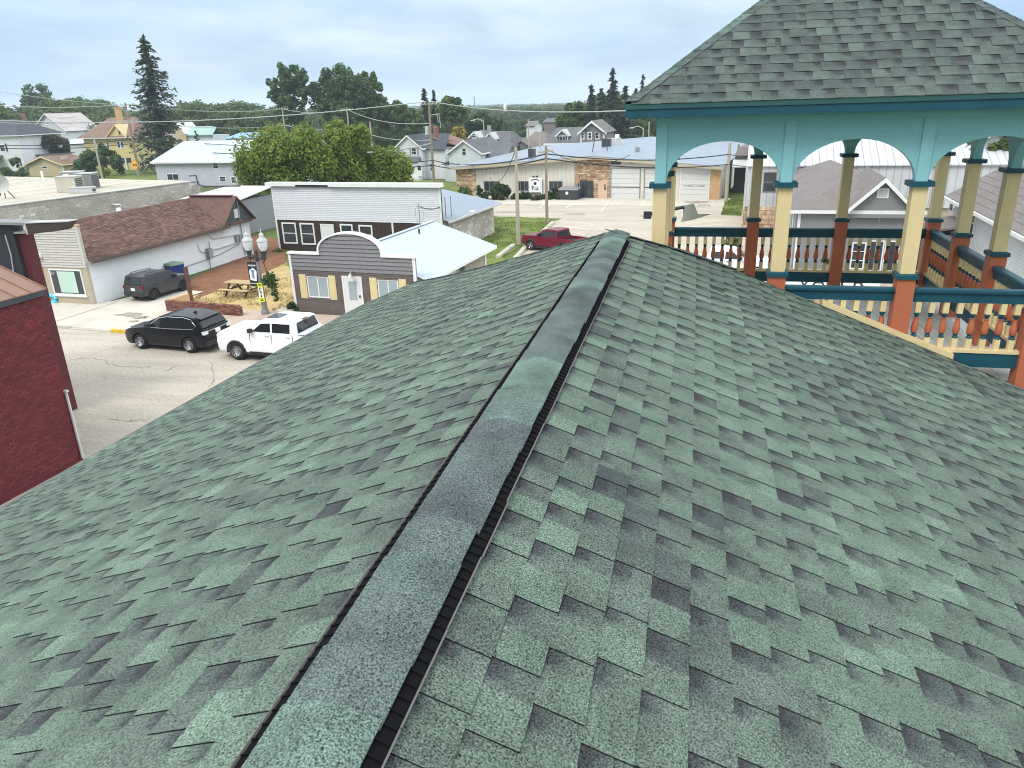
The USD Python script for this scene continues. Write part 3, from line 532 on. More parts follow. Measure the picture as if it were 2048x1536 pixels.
for a, b in [((1120, 441), (1189, 449)), ((1126, 452), (1180, 459)), ((1140, 464), (1170, 469)), ((1105, 452), (1122, 453)), ((1372, 447), (1448, 440)), ((1362, 456), (1446, 448)), ((1350, 466), (1440, 458)), ((1190, 480), (1150, 474))]:
    A, B = G(*a, 0.006), G(*b, 0.006); pl.slab([A-[0, .09, 0], B-[0, .09, 0], B+[0, .09, 0], A+[0, .09, 0]], 0.002)
struct('parking_lines', pl, 'road_paint')
ck = M()
def crack(P, w):
    P = [G(*p, 0.004) for p in P]; R = []
    for a, b in zip(P[:-1], P[1:]):
        for t in np.linspace(0, 1, 9)[:-1]: R.append(a+(b-a)*t+np.array([rng.normal(0, .05), rng.normal(0, .07), 0]))
    R.append(P[-1])
    for a, b in zip(R[:-1], R[1:]): d = b-a; n = np.array([-d[1], d[0], 0]); n = n/(np.linalg.norm(n)+1e-9)*w*rng.uniform(.6, 1.3); ck.slab([a-n, b-n, b+n, a+n], 0.002)
crack([(105, 728), (150, 718), (185, 716), (240, 732), (300, 734)], 0.025); crack([(215, 838), (262, 842), (300, 838)], 0.03); crack([(165, 770), (205, 760), (215, 740)], 0.012); crack([(240, 690), (170, 715)], 0.012); crack([(420, 725), (430, 760), (415, 775)], 0.018); crack([(352, 732), (330, 742)], 0.01)
struct('road_cracks', ck, 'crack')
stn = M(); gs = np.random.default_rng(5)
for (px, py, r, z) in [(258, 628, .45, .068), (282, 634, .3, .068), (268, 642, .2, .068), (1240, 392, .5, .036), (1395, 404, .9, .036), (1405, 410, .5, .036), (1300, 432, .8, .008), (1420, 462, .6, .004), (1012, 424, .9, .008), (1150, 428, .7, .008)]:
    c = G(px, py, z); an = np.linspace(0, 2*math.pi, 17)[:-1]; rr = r*gs.uniform(.5, 1.25, 16); stn.slab(np.column_stack([c[0]+rr*1.5*np.cos(an), c[1]+rr*np.sin(an), np.full(16, z)]), .002)
struct('oil_stains', stn, 'stain')
sb = grp('/World', 'timber_edging'); tag(stage.GetPrimAtPath(sb), 'row of pale concrete beams edging the lawn beside the red pickup', 'edging')
for a, b in [((995, 517), (1027, 493)), ((1095, 457), (1106, 447)), ((1084, 468), (1094, 458)), ((1030, 520), (1052, 497))]:
    A, B = G(*a), G(*b); d = (B-A)/np.linalg.norm(B-A); n = np.array([-d[1], d[0], 0])*0.13; h = np.array([0, 0, .2]); part(sb, 'beam', M().hexa([A-n, B-n, B+n, A+n, A-n+h, B-n+h, B+n+h, A+n+h]) if d[0] > 0 else M().hexa([A-n, B-n, B+n, A+n, A-n+h, B-n+h, B+n+h, A+n+h]), 'kerb_concrete')

# ================================================================== building kit
class Wall:                                             # a vertical plane of a building: s along it, d out of it
    def __init__(s, x, y, ex, ey): s.o = np.array([x, y]); s.e = np.array([ex, ey], float); s.e /= np.linalg.norm(s.e); s.n = np.array([s.e[1], -s.e[0]])
    def P(s, v): v = np.asarray(v, float); q = s.o+v[:, :1]*s.e+v[:, 1:2]*s.n; return np.column_stack([q, v[:, 2]])
    def box(s, m, s0, s1, d0, d1, z0, z1, tone=0.0): return m.hexa(s.P([(s0, d1, z0), (s1, d1, z0), (s1, d0, z0), (s0, d0, z0), (s0, d1, z1), (s1, d1, z1), (s1, d0, z1), (s0, d0, z1)]), tone)
    def poly(s, m, pts, d0, d1, tone=0.0):
        mm = M().ext(pts, -d1, -d0, 'y'); v, f = mm.out(); return m.add(s.P(v*[1, -1, 1]), f, tone)
FRONT = Wall(0, 0, 1, 0)
def window(parent, W, s0, s1, z0, z1, fr=0.07, nv=1, nh=2, frame='white_trim', glass='window_glass', sill=False, proud=0.03):
    w = grp(parent, 'window'); m = M()
    W.box(m, s0, s0+fr, 0.004, proud, z0, z1); W.box(m, s1-fr, s1, 0.004, proud, z0, z1); W.box(m, s0+fr, s1-fr, 0.004, proud, z0, z0+fr); W.box(m, s0+fr, s1-fr, 0.004, proud, z1-fr, z1)
    if sill: W.box(m, s0-0.06, s1+0.06, 0.004, proud+0.05, z0-0.07, z0-0.002)
    for k in range(1, nv): x = s0+(s1-s0)*k/nv; W.box(m, x-0.025, x+0.025, 0.004, proud-.006, z0+fr, z1-fr)
    for k in range(1, nh): z = z0+(z1-z0)*k/nh; W.box(m, s0+fr, s1-fr, 0.004, proud-.01, z-0.022, z+0.022)
    part(w, 'frame', m, frame)
    p = M(); W.box(p, s0+fr*0.5, s1-fr*0.5, 0.002, 0.012, z0+fr*0.5, z1-fr*0.5); part(w, 'pane', p, glass); return w
def door(parent, W, s0, s1, z0, z1, mat='door_white', frame='white_trim', glass=None, knob=True):
    d = grp(parent, 'door'); m = M(); W.box(m, s0-0.07, s0, 0.004, 0.045, z0, z1+0.07); W.box(m, s1, s1+0.07, 0.004, 0.045, z0, z1+0.07); W.box(m, s0, s1, 0.004, 0.045, z1, z1+0.07); part(d, 'frame', m, frame)
    m = M(); W.box(m, s0, s1, 0.003, 0.03, z0, z1); part(d, 'leaf', m, mat)
    if glass: m = M(); W.box(m, s0+(s1-s0)*glass[0], s0+(s1-s0)*glass[1], 0.03, 0.036, z0+(z1-z0)*glass[2], z0+(z1-z0)*glass[3]); part(d, 'pane', m, glass[4] if len(glass) > 4 else 'window_glass')
    if knob: m = M(); W.box(m, s1-0.12, s1-0.07, 0.03, 0.09, z0+0.95, z0+1.06); part(d, 'handle', m, 'sign_black')
    return d
def boards(parent, W, poly, step, mat, name='siding_board', proud=0.045, holes=()):
    """Lapped boards filling a polygon of the wall, each a part."""
    poly = Polygon(poly) if not hasattr(poly, 'geom_type') else poly
    for h in holes: poly = poly.difference(shapely.box(*h))
    sh = M()
    for g0 in getattr(poly, 'geoms', [poly]): W.poly(sh, g0, 0.0012, 0.003)
    part(parent, 'sheathing', sh, 'dark_grey')  # dark sheet showing in the gaps: shadow lines under the boards, put in as colour
    x0, z0, x1, z1 = poly.bounds; z = z0
    while z < z1-0.01:
        zt = min(z+step, z1); c = poly.intersection(shapely.box(x0-1, z, x1+1, zt)); tone = rng.random()
        for g in getattr(c, 'geoms', [c]):
            if g.area < 1e-3: continue
            a = poly.intersection(shapely.LineString([(x0-1, (z+zt)/2), (x1+1, (z+zt)/2)])).intersection(g.envelope)
            for l in getattr(a, 'geoms', [a]):
                if l.is_empty or l.length < 0.03: continue
                s0, s1 = l.bounds[0], l.bounds[2]; m = M(); ga = step*(.07 if step < .13 else .12); m.add(W.P([(s0, proud, z+ga), (s1, proud, z+ga), (s1, 0.0035, z+ga), (s0, 0.0035, z+ga), (s0, 0.012, zt), (s1, 0.012, zt), (s1, 0.0035, zt), (s0, 0.0035, zt)]), [[0, 3, 2, 1], [4, 5, 6, 7], [0, 1, 5, 4], [1, 2, 6, 5], [2, 3, 7, 6], [3, 0, 4, 7]], tone); part(parent, name, m, mat, tones=True)
        z = zt
def masonry(parent, W, poly, bw, bh, mat, joint, name, show=300, key=None, gap=0.012, proud=0.012, jitter=0.004, ragged=0.0, tone=None):
    """Bricks, blocks or stones, each with its own edges, before a bed of joint."""
    poly = Polygon(poly) if not hasattr(poly, 'geom_type') else poly; m = M(); W.poly(m, poly, -0.04, 0.0); part(parent, 'joints', m, joint)
    x0, z0, x1, z1 = poly.bounds; out = []; z = z0; r = 0
    while z < z1-bh*0.3:
        h = bh*(1+rng.uniform(-ragged, ragged)); x = x0-(bw/2 if r % 2 else 0)-rng.uniform(0, bw*ragged)
        while x < x1:
            w = bw*(1+rng.uniform(-ragged, ragged)*1.6); g = shapely.box(x+gap/2, z+gap/2, x+w-gap/2, z+h-gap/2); x += w
            if not poly.contains(g):
                g = g.intersection(poly.buffer(-0.001)); 
                if g.is_empty or g.area < bw*bh*0.15: continue
                g = g.envelope
            a, b, c, d = g.bounds; p = proud+rng.uniform(-jitter, jitter); t = rng.random() if tone is None else tone(a, b)
            v = W.P([(a, 0.001, b), (c, 0.001, b), (c, 0.001, d), (a, 0.001, d), (a+.002, p, b+.002), (c-.002, p, b+.002), (c-.002, p, d-.002), (a+.002, p, d-.002)])
            out.append((key(a, b) if key else rng.random(), v, t))
        z += h; r += 1
    F = np.array([[4, 5, 6], [4, 6, 7], [0, 1, 5], [0, 5, 4], [1, 2, 6], [1, 6, 5], [2, 3, 7], [2, 7, 6], [3, 0, 4], [3, 4, 7]]); out.sort(key=lambda c: c[0])
    for c in out[:show]: part(parent, name, M().add(c[1], F, c[2]), mat, tones=True)
    if len(out) > show:
        m = M()
        for c in out[show:]: m.add(c[1], F, c[2])
        part(parent, 'small_'+name+'s', m, mat, tones=True, kind='stuff')
def gable_walls(parent, x0, x1, y0, y1, ze, zr, mat, axis='y', name='wall', z0=0.0):
    m = M()
    if axis == 'y': m.ext([(x0, z0), (x1, z0), (x1, ze), ((x0+x1)/2, zr), (x0, ze)], y0, y1, 'y')
    else: m.ext([(y0, z0), (y1, z0), (y1, ze), ((y0+y1)/2, zr), (y0, ze)], x0, x1, 'x')
    part(parent, name, m, mat)
def gable_roof(parent, x0, x1, y0, y1, ze, zr, mat, axis='y', over=0.3, th=0.1, trim=None, rise=0.02):
    ro = grp(parent, 'roof'); c = (x0+x1)/2 if axis == 'y' else (y0+y1)/2; h = ((x1-x0) if axis == 'y' else (y1-y0))/2; sl = (zr-ze)/h
    for s in (-1, 1):
        e = h+over
        if axis == 'y': q = [(c, y0-over, zr+rise+th), (c+s*e, y0-over, zr-e*sl+rise+th), (c+s*e, y1+over, zr-e*sl+rise+th), (c, y1+over, zr+rise+th)]
        else: q = [(x0-over, c, zr+rise+th), (x0-over, c+s*e, zr-e*sl+rise+th), (x1+over, c+s*e, zr-e*sl+rise+th), (x1+over, c, zr+rise+th)]
        part(ro, 'slope', M().slab(q, th), mat)
    if trim:
        m = M()
        for s in (-1, 1):
            e = h+over
            for yy in ((y0-over, -0.03), (y1+over, 0.03)) if axis == 'y' else ((x0-over, -0.03), (x1+over, 0.03)):
                a, b = sorted((yy[0], yy[0]+yy[1])); zt, zb = zr+rise+th, zr-e*sl+rise+th
                if axis == 'y': P = [(c, a, zt-.2), (c+s*e, a, zb-.2), (c+s*e, b, zb-.2), (c, b, zt-.2)]
                else: P = [(a, c, zt-.2), (a, c+s*e, zb-.2), (b, c+s*e, zb-.2), (b, c, zt-.2)]
                m.add(P+[(p[0], p[1], p[2]+.215) for p in P], [[0, 1, 2, 3], [4, 5, 6, 7], [0, 1, 5, 4], [1, 2, 6, 5], [2, 3, 7, 6], [3, 0, 4, 7]])
            zb = zr-e*sl+rise+th
            if axis == 'y': m.box(c+s*e, c+s*(e+.03), y0-over, y1+over, zb-.17, zb+.012)
            else: m.box(x0-over, x1+over, c+s*e, c+s*(e+.03), zb-.17, zb+.012)
        part(ro, 'fascia', m, trim)
    return ro
def hip_roof(parent, x0, x1, y0, y1, ze, zr, mat, over=0.35, th=0.14, trim='white_trim', ridge=None):
    ro = grp(parent, 'roof'); x0 -= over; x1 += over; y0 -= over; y1 += over; r = min(x1-x0, y1-y0)/2 if ridge is None else ridge
    if x1-x0 >= y1-y0: A, B = (x0+r, (y0+y1)/2, zr), (x1-r, (y0+y1)/2, zr)
    else: A, B = ((x0+x1)/2, y0+r, zr), ((x0+x1)/2, y1-r, zr)
    c = [(x0, y0, ze), (x1, y0, ze), (x1, y1, ze), (x0, y1, ze)]
    if x1-x0 >= y1-y0: Q = [[c[0], c[1], B, A], [c[1], c[2], B], [c[2], c[3], A, B], [c[3], c[0], A]]
    else: Q = [[c[0], c[1], A], [c[1], c[2], B, A], [c[2], c[3], B], [c[3], c[0], A, B]]
    for q in Q:
        if np.linalg.norm(np.array(q[-1])-np.array(q[-2])) < 1e-6: q = q[:-1]
        part(ro, 'slope', M().add(q, [[0, i, i+1] for i in range(1, len(q)-1)]), mat)
    part(ro, 'fascia', M().box(x0+.01, x1-.01, y0+.01, y1-.01, ze-th, ze-.004), trim); return ro
def wpx(st, W, y, xl, xr, yt, yb):                       # window bounds on a facade from the survey: left, right, top, bottom
    xm, ym = (xl+xr)/2, (yt+yb)/2; return st.f(xl, ym, y)[0], st.f(xr, ym, y)[0], st.f(xm, yb, y)[1], st.f(xm, yt, y)[1]
# ================================================================== the near buildings across the street
# --- maroon brick building at the left edge, with its brown metal canopy roof
S = Site(-17.3, 16.65, -4)
b = plot('maroon_brick_building', 'maroon painted brick building with brown metal canopy at the left edge', 'building', S)
part(b, 'rear_block', M().box(-11, -0.06, -7.2, -0.002, 0, 5.12), 'red_mortar')
masonry(b, Wall(0, -7.0, 0, 1), [(0, 0), (7.0, 0), (7.0, 5.15), (0, 5.15)], 0.205, 0.071, 'red_brick', 'red_mortar', 'brick', gap=0.008, proud=0.006, jitter=0.003, key=lambda a, z: abs(a-4.5)*0.4+abs(z-4.2))
fw = Wall(-11, 0.0, 1, 0); pass
ca = M(); zc0, zc1 = 5.2, 6.25
for k in range(9):
    y0 = -4.2+k*0.48; part(b, 'canopy_panel', M().hexa([(-2.6, y0, zc1-.03), (0.1, y0, zc0-.03), (0.1, y0+.47, zc0-.03), (-2.6, y0+.47, zc1-.03), (-2.6, y0, zc1), (0.1, y0, zc0), (0.1, y0+.47, zc0), (-2.6, y0+.47, zc1)]), 'brown_metal')
    ca.hexa([(-2.6, y0+.455, zc1+.001), (0.1, y0+.455, zc0+.001), (0.1, y0+.48, zc0+.001), (-2.6, y0+.48, zc1+.001), (-2.6, y0+.455, zc1+.03), (0.1, y0+.455, zc0+.03), (0.1, y0+.48, zc0+.03), (-2.6, y0+.48, zc1+.03)])
part(b, 'standing_seams', ca, 'brown_metal', kind='stuff')
part(b, 'canopy_fascia', M().box(0.04, 0.09, -4.2, 0.12, 5.02, 5.165), 'dark_panel')
part(b, 'downpipe', M().tube([(0.05, -0.05, 2.2), (0.05, -0.05, 0.1)], 0.04).box(-0.02, 0.12, -0.09, -0.01, 2.2, 2.26), 'pale_grey')
# the dark clad parapet behind the canopy, with a tilted sign board
q = lambda px, py, Y: PY(px, py, Y)
S = Site(-24.9, 20.0, -4)
b = plot('dark_parapet_building', 'dark panel clad storefront with maroon side and projecting brown sign board', 'building', S)
def sl(px, py, y): x, z = S.f(px, py, y); return x, z
xA, zA = S.f(0, 447, 0); xB, zB = S.f(57, 470, 0)
xT, zT = S.f(35, 470, 0); xL, _ = S.f(48, 555, 0)
part(b, 'dark_wall', M().box(-4, S.f(40, 520, 0)[0], 0.0, 0.4, 0.0, S.f(20, 450, 0)[1]), 'dark_panel')
part(b, 'maroon_wall', M().box(S.f(40, 520, 0)[0]+.004, S.f(58, 520, 0.1)[0], 0.1, 0.5, 0.0, S.f(45, 466, 0.1)[1]), 'red_mortar')
part(b, 'cream_coping', M().box(S.f(38, 520, 0)[0], S.f(56, 520, 0.1)[0]+.1, 0.02, 0.52, S.f(40, 467, 0.1)[1], S.f(40, 467, 0.1)[1]+0.06), 'pale_grey')
x0, z0 = S.f(57, 469, -0.3); x1, z1 = S.f(122, 461, -0.3); _, z2 = S.f(57, 447, -0.3); x3, z3 = S.f(134, 444, -0.3)
part(b, 'sign_board', M().add([(x0, -.3, z0), (x1, -.3, z1), (x3, -.3, z3), (x0, -.3, z2), (x0, .1, z0), (x1, .1, z1), (x3, .1, z3), (x0, .1, z2)], [[0, 1, 2, 3], [7, 6, 5, 4], [0, 4, 5, 1], [1, 5, 6, 2], [2, 6, 7, 3], [3, 7, 4, 0]]), 'brown_panel')
part(b, 'board_edge', M().box(x0-.04, x0-.005, -.33, .1, z0, z2).add([(x0, -.33, z2+.002), (x3, -.33, z3+.002), (x3, .1, z3+.002), (x0, .1, z2+.002), (x0, -.33, z2+.03), (x3, -.33, z3+.03), (x3, .1, z3+.03), (x0, .1, z2+.03)], [[0, 3, 2, 1], [4, 5, 6, 7], [0, 1, 5, 4], [1, 2, 6, 5], [2, 3, 7, 6], [3, 0, 4, 7]]), 'pale_grey')
part(b, 'top_ledge', M().box(-4, x0-.05, -.25, .4, zA, zA+.08), 'mid_grey')
part(b, 'cable', M().tube([(S.f(10, 470, -.06)[0], -.06, S.f(10, 470, -.06)[1]), (S.f(22, 510, -.06)[0], -.06, S.f(22, 510, -.06)[1]), (S.f(28, 552, -.06)[0], -.06, S.f(28, 552, -.06)[1])], 0.02), 'pale_grey')

# --- tan fronted shop with white block side wall and brown shingle roof
c0 = G(190, 612); S = Site(c0[0], c0[1], -3); b = plot('tan_shop', 'small shop with tan lap siding front, white painted side wall and brown shingle roof', 'shop', S)
xl = -4.1; zt = S.f(160, 453)[1]; zs = S.f(130, 535)[1]; D = 14.6; ze = 2.5; zr = 4.05
part(b, 'front_wall', M().box(xl, 0, 0.0, 0.18, 0, zt-.02), 'tan_stucco')
part(b, 'side_wall', M().box(-0.2, 0, 0.182, D, 0, ze), 'white_block'); part(b, 'rear_wall', M().box(xl, -0.2, D-.2, D, 0, ze).box(xl, xl+.2, 0.2, D-.2, 0, ze), 'white_block')
boards(b, FRONT, [(xl, zs), (-0.14, zs), (-0.14, zt-.02), (xl, zt-.02)], 0.135, 'tan_siding')
m = M(); FRONT.box(m, -0.138, 0.02, 0.002, 0.03, zs, zt); part(b, 'corner_board', m, 'pale_grey'); part(b, 'coping', M().box(xl, 0.03, -0.04, 0.2, zt, zt+.07), 'brown_bag')
window(b, FRONT, *wpx(S, FRONT, 0, 103.5, 167.5, 538, 590), fr=0.09, nv=1, nh=1, frame='door_white', sill=True)
w = wpx(S, FRONT, 0, 108, 164, 543, 585); m = M(); FRONT.box(m, w[0]+.43, w[1]-.42, 0.013, 0.016, w[2], w[3]); part(b, 'curtain', m, 'mint_curtain')
m = M(); FRONT.box(m, w[0]+.38, w[0]+.43, 0.013, 0.03, w[2], w[3]); FRONT.box(m, w[1]-.42, w[1]-.37, 0.013, 0.03, w[2], w[3]); part(b, 'mullions', m, 'door_white')
m = M(); FRONT.box(m, w[0]-.15, w[1]+.15, 0.004, 0.03, w[2]-.28, w[2]-.14); part(b, 'sill_board', m, 'tan_stucco')
door(b, FRONT, S.f(74, 570)[0], S.f(91, 570)[0], 0.1, 2.05, 'pale_grey', 'pale_grey', glass=(.3, .7, .4, .9))
for k, t in enumerate('117'): tm = meshkit.text_mesh(t, 0.15, 0.01, bold=True); v = tm.vertices; o = S.f(102, 549); part(b, 'house_number', M().add(np.column_stack([o[0]-.1+k*.13+v[:, 0], -0.012-v[:, 2], o[1]+v[:, 1]]), tm.faces[:, ::-1]), 'pale_grey')
o = S.f(78, 511); part(b, 'flood_light', M().box(o[0]-.22, o[0]+.22, -.22, -.02, o[1]-.08, o[1]+.1).box(o[0]-.3, o[0]-.24, -.3, -.1, o[1]-.03, o[1]+.05), 'sign_white')
ro = grp(b, 'roof')
xm = -3.55
part(ro, 'slope', M().slab([(0.28, 0.2, ze-.06), (0.28, D+.1, ze-.06), (xm, D+.1, zr), (xm, 1.2, zr)], 0.08), 'dark_brown_roofing'); part(ro, 'slope', M().slab([(xm-.002, 1.2, zr), (xm-.002, D+.1, zr), (-7, D+.1, ze+.2), (-7, 0.2, ze+.2)], 0.08), 'dark_brown_roofing')
part(ro, 'hip_slope', M().slab([(0.28, 0.202, ze-.06), (xm, 1.198, zr), (-7, 0.202, ze+.2)], 0.08), 'dark_brown_roofing')
sh = []
SLn = np.array([zr-ze+.06, 0, 0.28-xm]); SLn /= np.linalg.norm(SLn); run = np.hypot(0.28-xm, zr-ze+.06); ncr = int(run/0.145)
for k in range(ncr):
    t0, t1 = k/ncr, (k+1)/ncr+.004; y = 0.22+t0*1.0+rng.uniform(0, .2)
    while y < D:
        w_ = rng.choice([.28, .32, .36]); ye = min(y+w_, D); A = lambda t, yy, h: np.array([0.28+(xm-0.28)*t, yy, ze-.06+(zr-ze+.06)*t])+SLn*h
        sh.append((np.linalg.norm(A(t0, y, 0)-np.array([4, -6, 6])), np.array([A(t0, y, 0.002), A(t0, ye, 0.002), A(t1, ye, 0.001), A(t1, y, 0.001), A(t0, y+.012, .022), A(t0, ye-.012, .022), A(t1, ye, .004), A(t1, y, .004)]), rng.random())); y = ye+.003
sh.sort(key=lambda c: c[0])
for c in sh[:220]: part(ro, 'shingle', M().add(c[1], PF, c[2]), 'brown_shingle', tones=True)
m = M()
for c in sh[220:]: m.add(c[1], PF, c[2])
part(ro, 'far_shingles', m, 'brown_shingle', tones=True, kind='stuff')
part(b, 'gutter', M().box(0.285, 0.40, 0.15, 11.9, ze-.22, ze-.07), 'trim_brown')
y0, z0 = S.sd(432, 457, 0); y1, z1 = S.sd(487, 443, 0); ya, za = S.sd(446, 415, 0)
part(b, 'rear_gable', M().ext([(11.7, ze), (15.0, ze), (13.3, zr+.05)], -3.4, 0.05, 'x'), 'dark_grey')
m = M().slab([(0.25, 11.5, ze-.05), (0.25, 13.3, zr+.17), (-3.5, 13.3, zr+.17), (-3.5, 11.5, ze-.05)], .07); part(ro, 'gable_slope', m, 'dark_brown_roofing'); part(ro, 'gable_slope', M().slab([(0.25, 13.302, zr+.17), (0.25, 15.2, ze-.05), (-3.5, 15.2, ze-.05), (-3.5, 13.302, zr+.17)], .07), 'dark_brown_roofing')
part(ro, 'red_ridge_strip', M().box(-3.4, -0.1, 13.1, 13.5, zr+.17, zr+.22), 'car_red')
GW = Wall(0.05, 0, 0, 1); m = M(); GW.box(m, 13.0, 13.6, 0.003, 0.03, ze+.25, ze+.85); part(b, 'gable_vent', m, 'pale_grey')
SWL = Wall(0, 0, 0, 1)
def conduit(P, r=0.035):
    P = [S.sd(*p) for p in P]; part(b, 'conduit', M().tube([(0.06, y, z) for y, z in P], r), 'white_block')
conduit([(416, 465), (419, 474), (426, 477), (470, 469), (478, 468)]); conduit([(394, 488), (398, 500), (404, 504), (440, 495), (474, 484)]); 
gm = S.sd(417, 520); part(b, 'gas_meter', M().box(0.02, 0.3, gm[0]-.2, gm[0]+.2, gm[1]+.2, gm[1]+.75).tube([(0.15, gm[0]-.1, gm[1]+.2), (0.15, gm[0]-.1, 0)], .03).tube([(0.15, gm[0]+.15, gm[1]+.7), (0.15, gm[0]+.15, gm[1]+1.2)], .03), 'mid_grey')
em = S.sd(474, 478); part(b, 'electric_meters', M().box(0.02, 0.2, em[0]-.3, em[0]-.05, em[1]-.2, em[1]+.25).box(0.02, 0.2, em[0]+.05, em[0]+.3, em[1]-.2, em[1]+.25).tube([(0.1, em[0]+.5, em[1]-1.2), (0.1, em[0]+.5, em[1]+2.6)], .04), 'mid_grey')
part(b, 'wall_cable', M().tube([(0.03, *S.sd(350, 540)), (0.03, *S.sd(412, 519)), (0.03, *S.sd(440, 508)), (0.03, *S.sd(478, 488))], .018), 'mid_grey')
rv = S.h(239, 427, 3.75); part(b, 'roof_vent', M().box(rv[0]-.1, rv[0]+.1, rv[1]-.1, rv[1]+.1, 3.5, 4.1), 'sign_white')

# --- grey block warehouse with a flat cream roof
A, B = np.array([-47.3, 37.0]), np.array([-42.0, 59.4]); d = B-A; Lw = np.linalg.norm(d); dg = math.degrees(math.atan2(d[1], d[0]))
b = thing('block_warehouse', 'long grey concrete block building with a flat cream membrane roof', 'building', (A[0], A[1], 0), dg)
W = Wall(0, 0, 1, 0)
part(b, 'inner_walls', M().ext([(0, 0.05), (Lw, 0.05), (Lw+.5, 36), (0, 40)], 0, 3.9, 'z'), 'block_joint')
masonry(b, W, [(0, 0.2), (Lw, 0.2), (Lw, 4.0), (0, 4.0)], 0.41, 0.205, 'grey_block', 'block_joint', 'block', show=300, gap=0.014, proud=0.012, key=lambda a, z: -a-z*4, tone=lambda a, z: np.clip(rng.normal(.35, .2)+.35*(meshkit.noise(np.array([a*.5, z*.9, 3.0]))>.68)+.3*(a > Lw-3.5)*(rng.random()), 0, 1))
part(b, 'roof', M().ext([(0.1, 0.1), (Lw-.1, 0.1), (Lw+.4, 36), (0.1, 40)], 3.91, 3.98, 'z'), 'cream_roof'); part(b, 'coping', M().box(0, Lw, -0.06, 0.12, 4.0, 4.06), 'pale_grey')
for k in range(9): part(b, 'roof_seam', M().hexa([(0.3, 2+k*3.4, 3.981), (Lw-.4, 2.3+k*3.4, 3.981), (Lw-.4, 2.42+k*3.4, 3.981), (0.3, 2.12+k*3.4, 3.981), (0.3, 2+k*3.4, 3.995), (Lw-.4, 2.3+k*3.4, 3.995), (Lw-.4, 2.42+k*3.4, 3.995), (0.3, 2.12+k*3.4, 3.995)]), 'cream_roof')
part(b, 'drain_spout', M().tube([(Lw*.62, -.02, 3.1), (Lw*.62, -.3, 3.08), (Lw*.62+.4, -.32, 3.05), (Lw*.62+.5, -.32, 2.9)], 0.06), 'sign_white')
def on(px, py, z): return G(px, py, z)
for n, (px, py, w, dd, h, rz, mt, lab) in enumerate([(143, 383, 1.5, 1.3, 1.15, 14, 'cream_roof', 'cream air conditioning unit with dark grille at the front of the rooftop group'), (178, 377, 1.3, 1.3, 1.2, 14, 'mid_grey', 'dark grey air conditioner at the right of the rooftop group'), (150, 370, 1.6, 1.2, 1.1, 14, 'mid_grey', 'rearmost dark air conditioner of the rooftop group'), (166, 386, 1.8, 0.7, 0.4, 14, 'pale_grey', 'low flat grey cabinet in front of the rooftop air conditioners')]):
    p_ = on(px, py, 3.98); u = thing('air_conditioner', lab, 'air conditioner', p_, rz, 'air conditioners on the flat cream roof')
    part(u, 'cabinet', M().box(-w/2, w/2, -dd/2, dd/2, 0.02, h), mt); part(u, 'top', M().box(-w/2-.03, w/2+.03, -dd/2-.03, dd/2+.03, h+.002, h+.06), 'pale_grey')
    g = M()
    for k in range(7): g.box(w/2+.002, w/2+.02, -dd/2+.1, dd/2-.1, .12+k*(h-.2)/7, .12+(k+.7)*(h-.2)/7)
    part(u, 'grille', g, 'dark_grey')
    if n in (1, 2): part(u, 'white_panel', M().box(-w*.3, -w*.02, -dd/2-.03, -dd/2-.002, h*.35, h*.9), 'sign_white')
p_ = on(13, 398, 3.98); u = thing('rooftop_dish', 'pale satellite dish on a black tripod at the left of the cream roof', 'satellite dish', p_, 20)
for a in (0, 2.1, 4.2): part(u, 'leg', M().tube([(0, 0, .9), (.6*math.cos(a), .6*math.sin(a), 0.03)], .035), 'dark_grey')
a = np.linspace(0, math.pi/2.6, 6); part(u, 'dish', M().lathe([(0.75*math.sin(t), .55*(1-math.cos(t))) for t in a], (0, -.1, 1.15), 16, axis='y'), 'pale_grey', smooth=60)
p_ = on(87, 362, 3.98); single('roof_pipe', M().tube([p_, p_+np.array([0, 0, .9])], .09), 'sign_white', 'short white vent pipe standing on the cream flat roof', 'pipe')
# black pipe at the right end of the block wall, the low shed with a cream metal roof
S = Site(*PY(366, 394, 56.5)[:2], -8); b = plot('cream_roofed_shed', 'low dark shed with a cream metal roof behind the brown shingled shop', 'shed', S)
w = S.f(482, 398)[0]; zE = S.f(420, 397)[1]; part(b, 'wall', M().box(0.2, w, 0, 4, 0, zE-.1), 'plain_grey')
part(b, 'roof', M().hexa([(0, -.4, zE-.06), (w+.2, -.4, zE-.06), (w+.2, 4, zE+.55), (1.6, 4, zE+.55), (0, -.4, zE), (w+.2, -.4, zE), (w+.2, 4, zE+.62), (1.6, 4, zE+.62)]), 'white_membrane')
P = [S.f(378, 352, 2), S.f(392, 351, 2), S.f(396, 368, 2), S.f(410, 373, 2), S.f(480, 372, 2)]; part(b, 'black_pipe', M().tube([(x, 2, z) for x, z in P], .06), 'sign_black')
part(b, 'dark_panel_wall', M().box(S.f(466, 420)[0], w+1.2, -1.2, -.9, 0, zE-.5), 'dark_panel')
p_ = S.f(456, 411, -1.4); part(b, 'satellite_dish', M().lathe([(0.02, 0), (.3, .05), (.48, .16)], (p_[0], -1.4, p_[1]), 14, axis='y').tube([(p_[0], -1.3, p_[1]), (p_[0]+.3, -.9, p_[1]-.6)], .03), 'mid_grey')

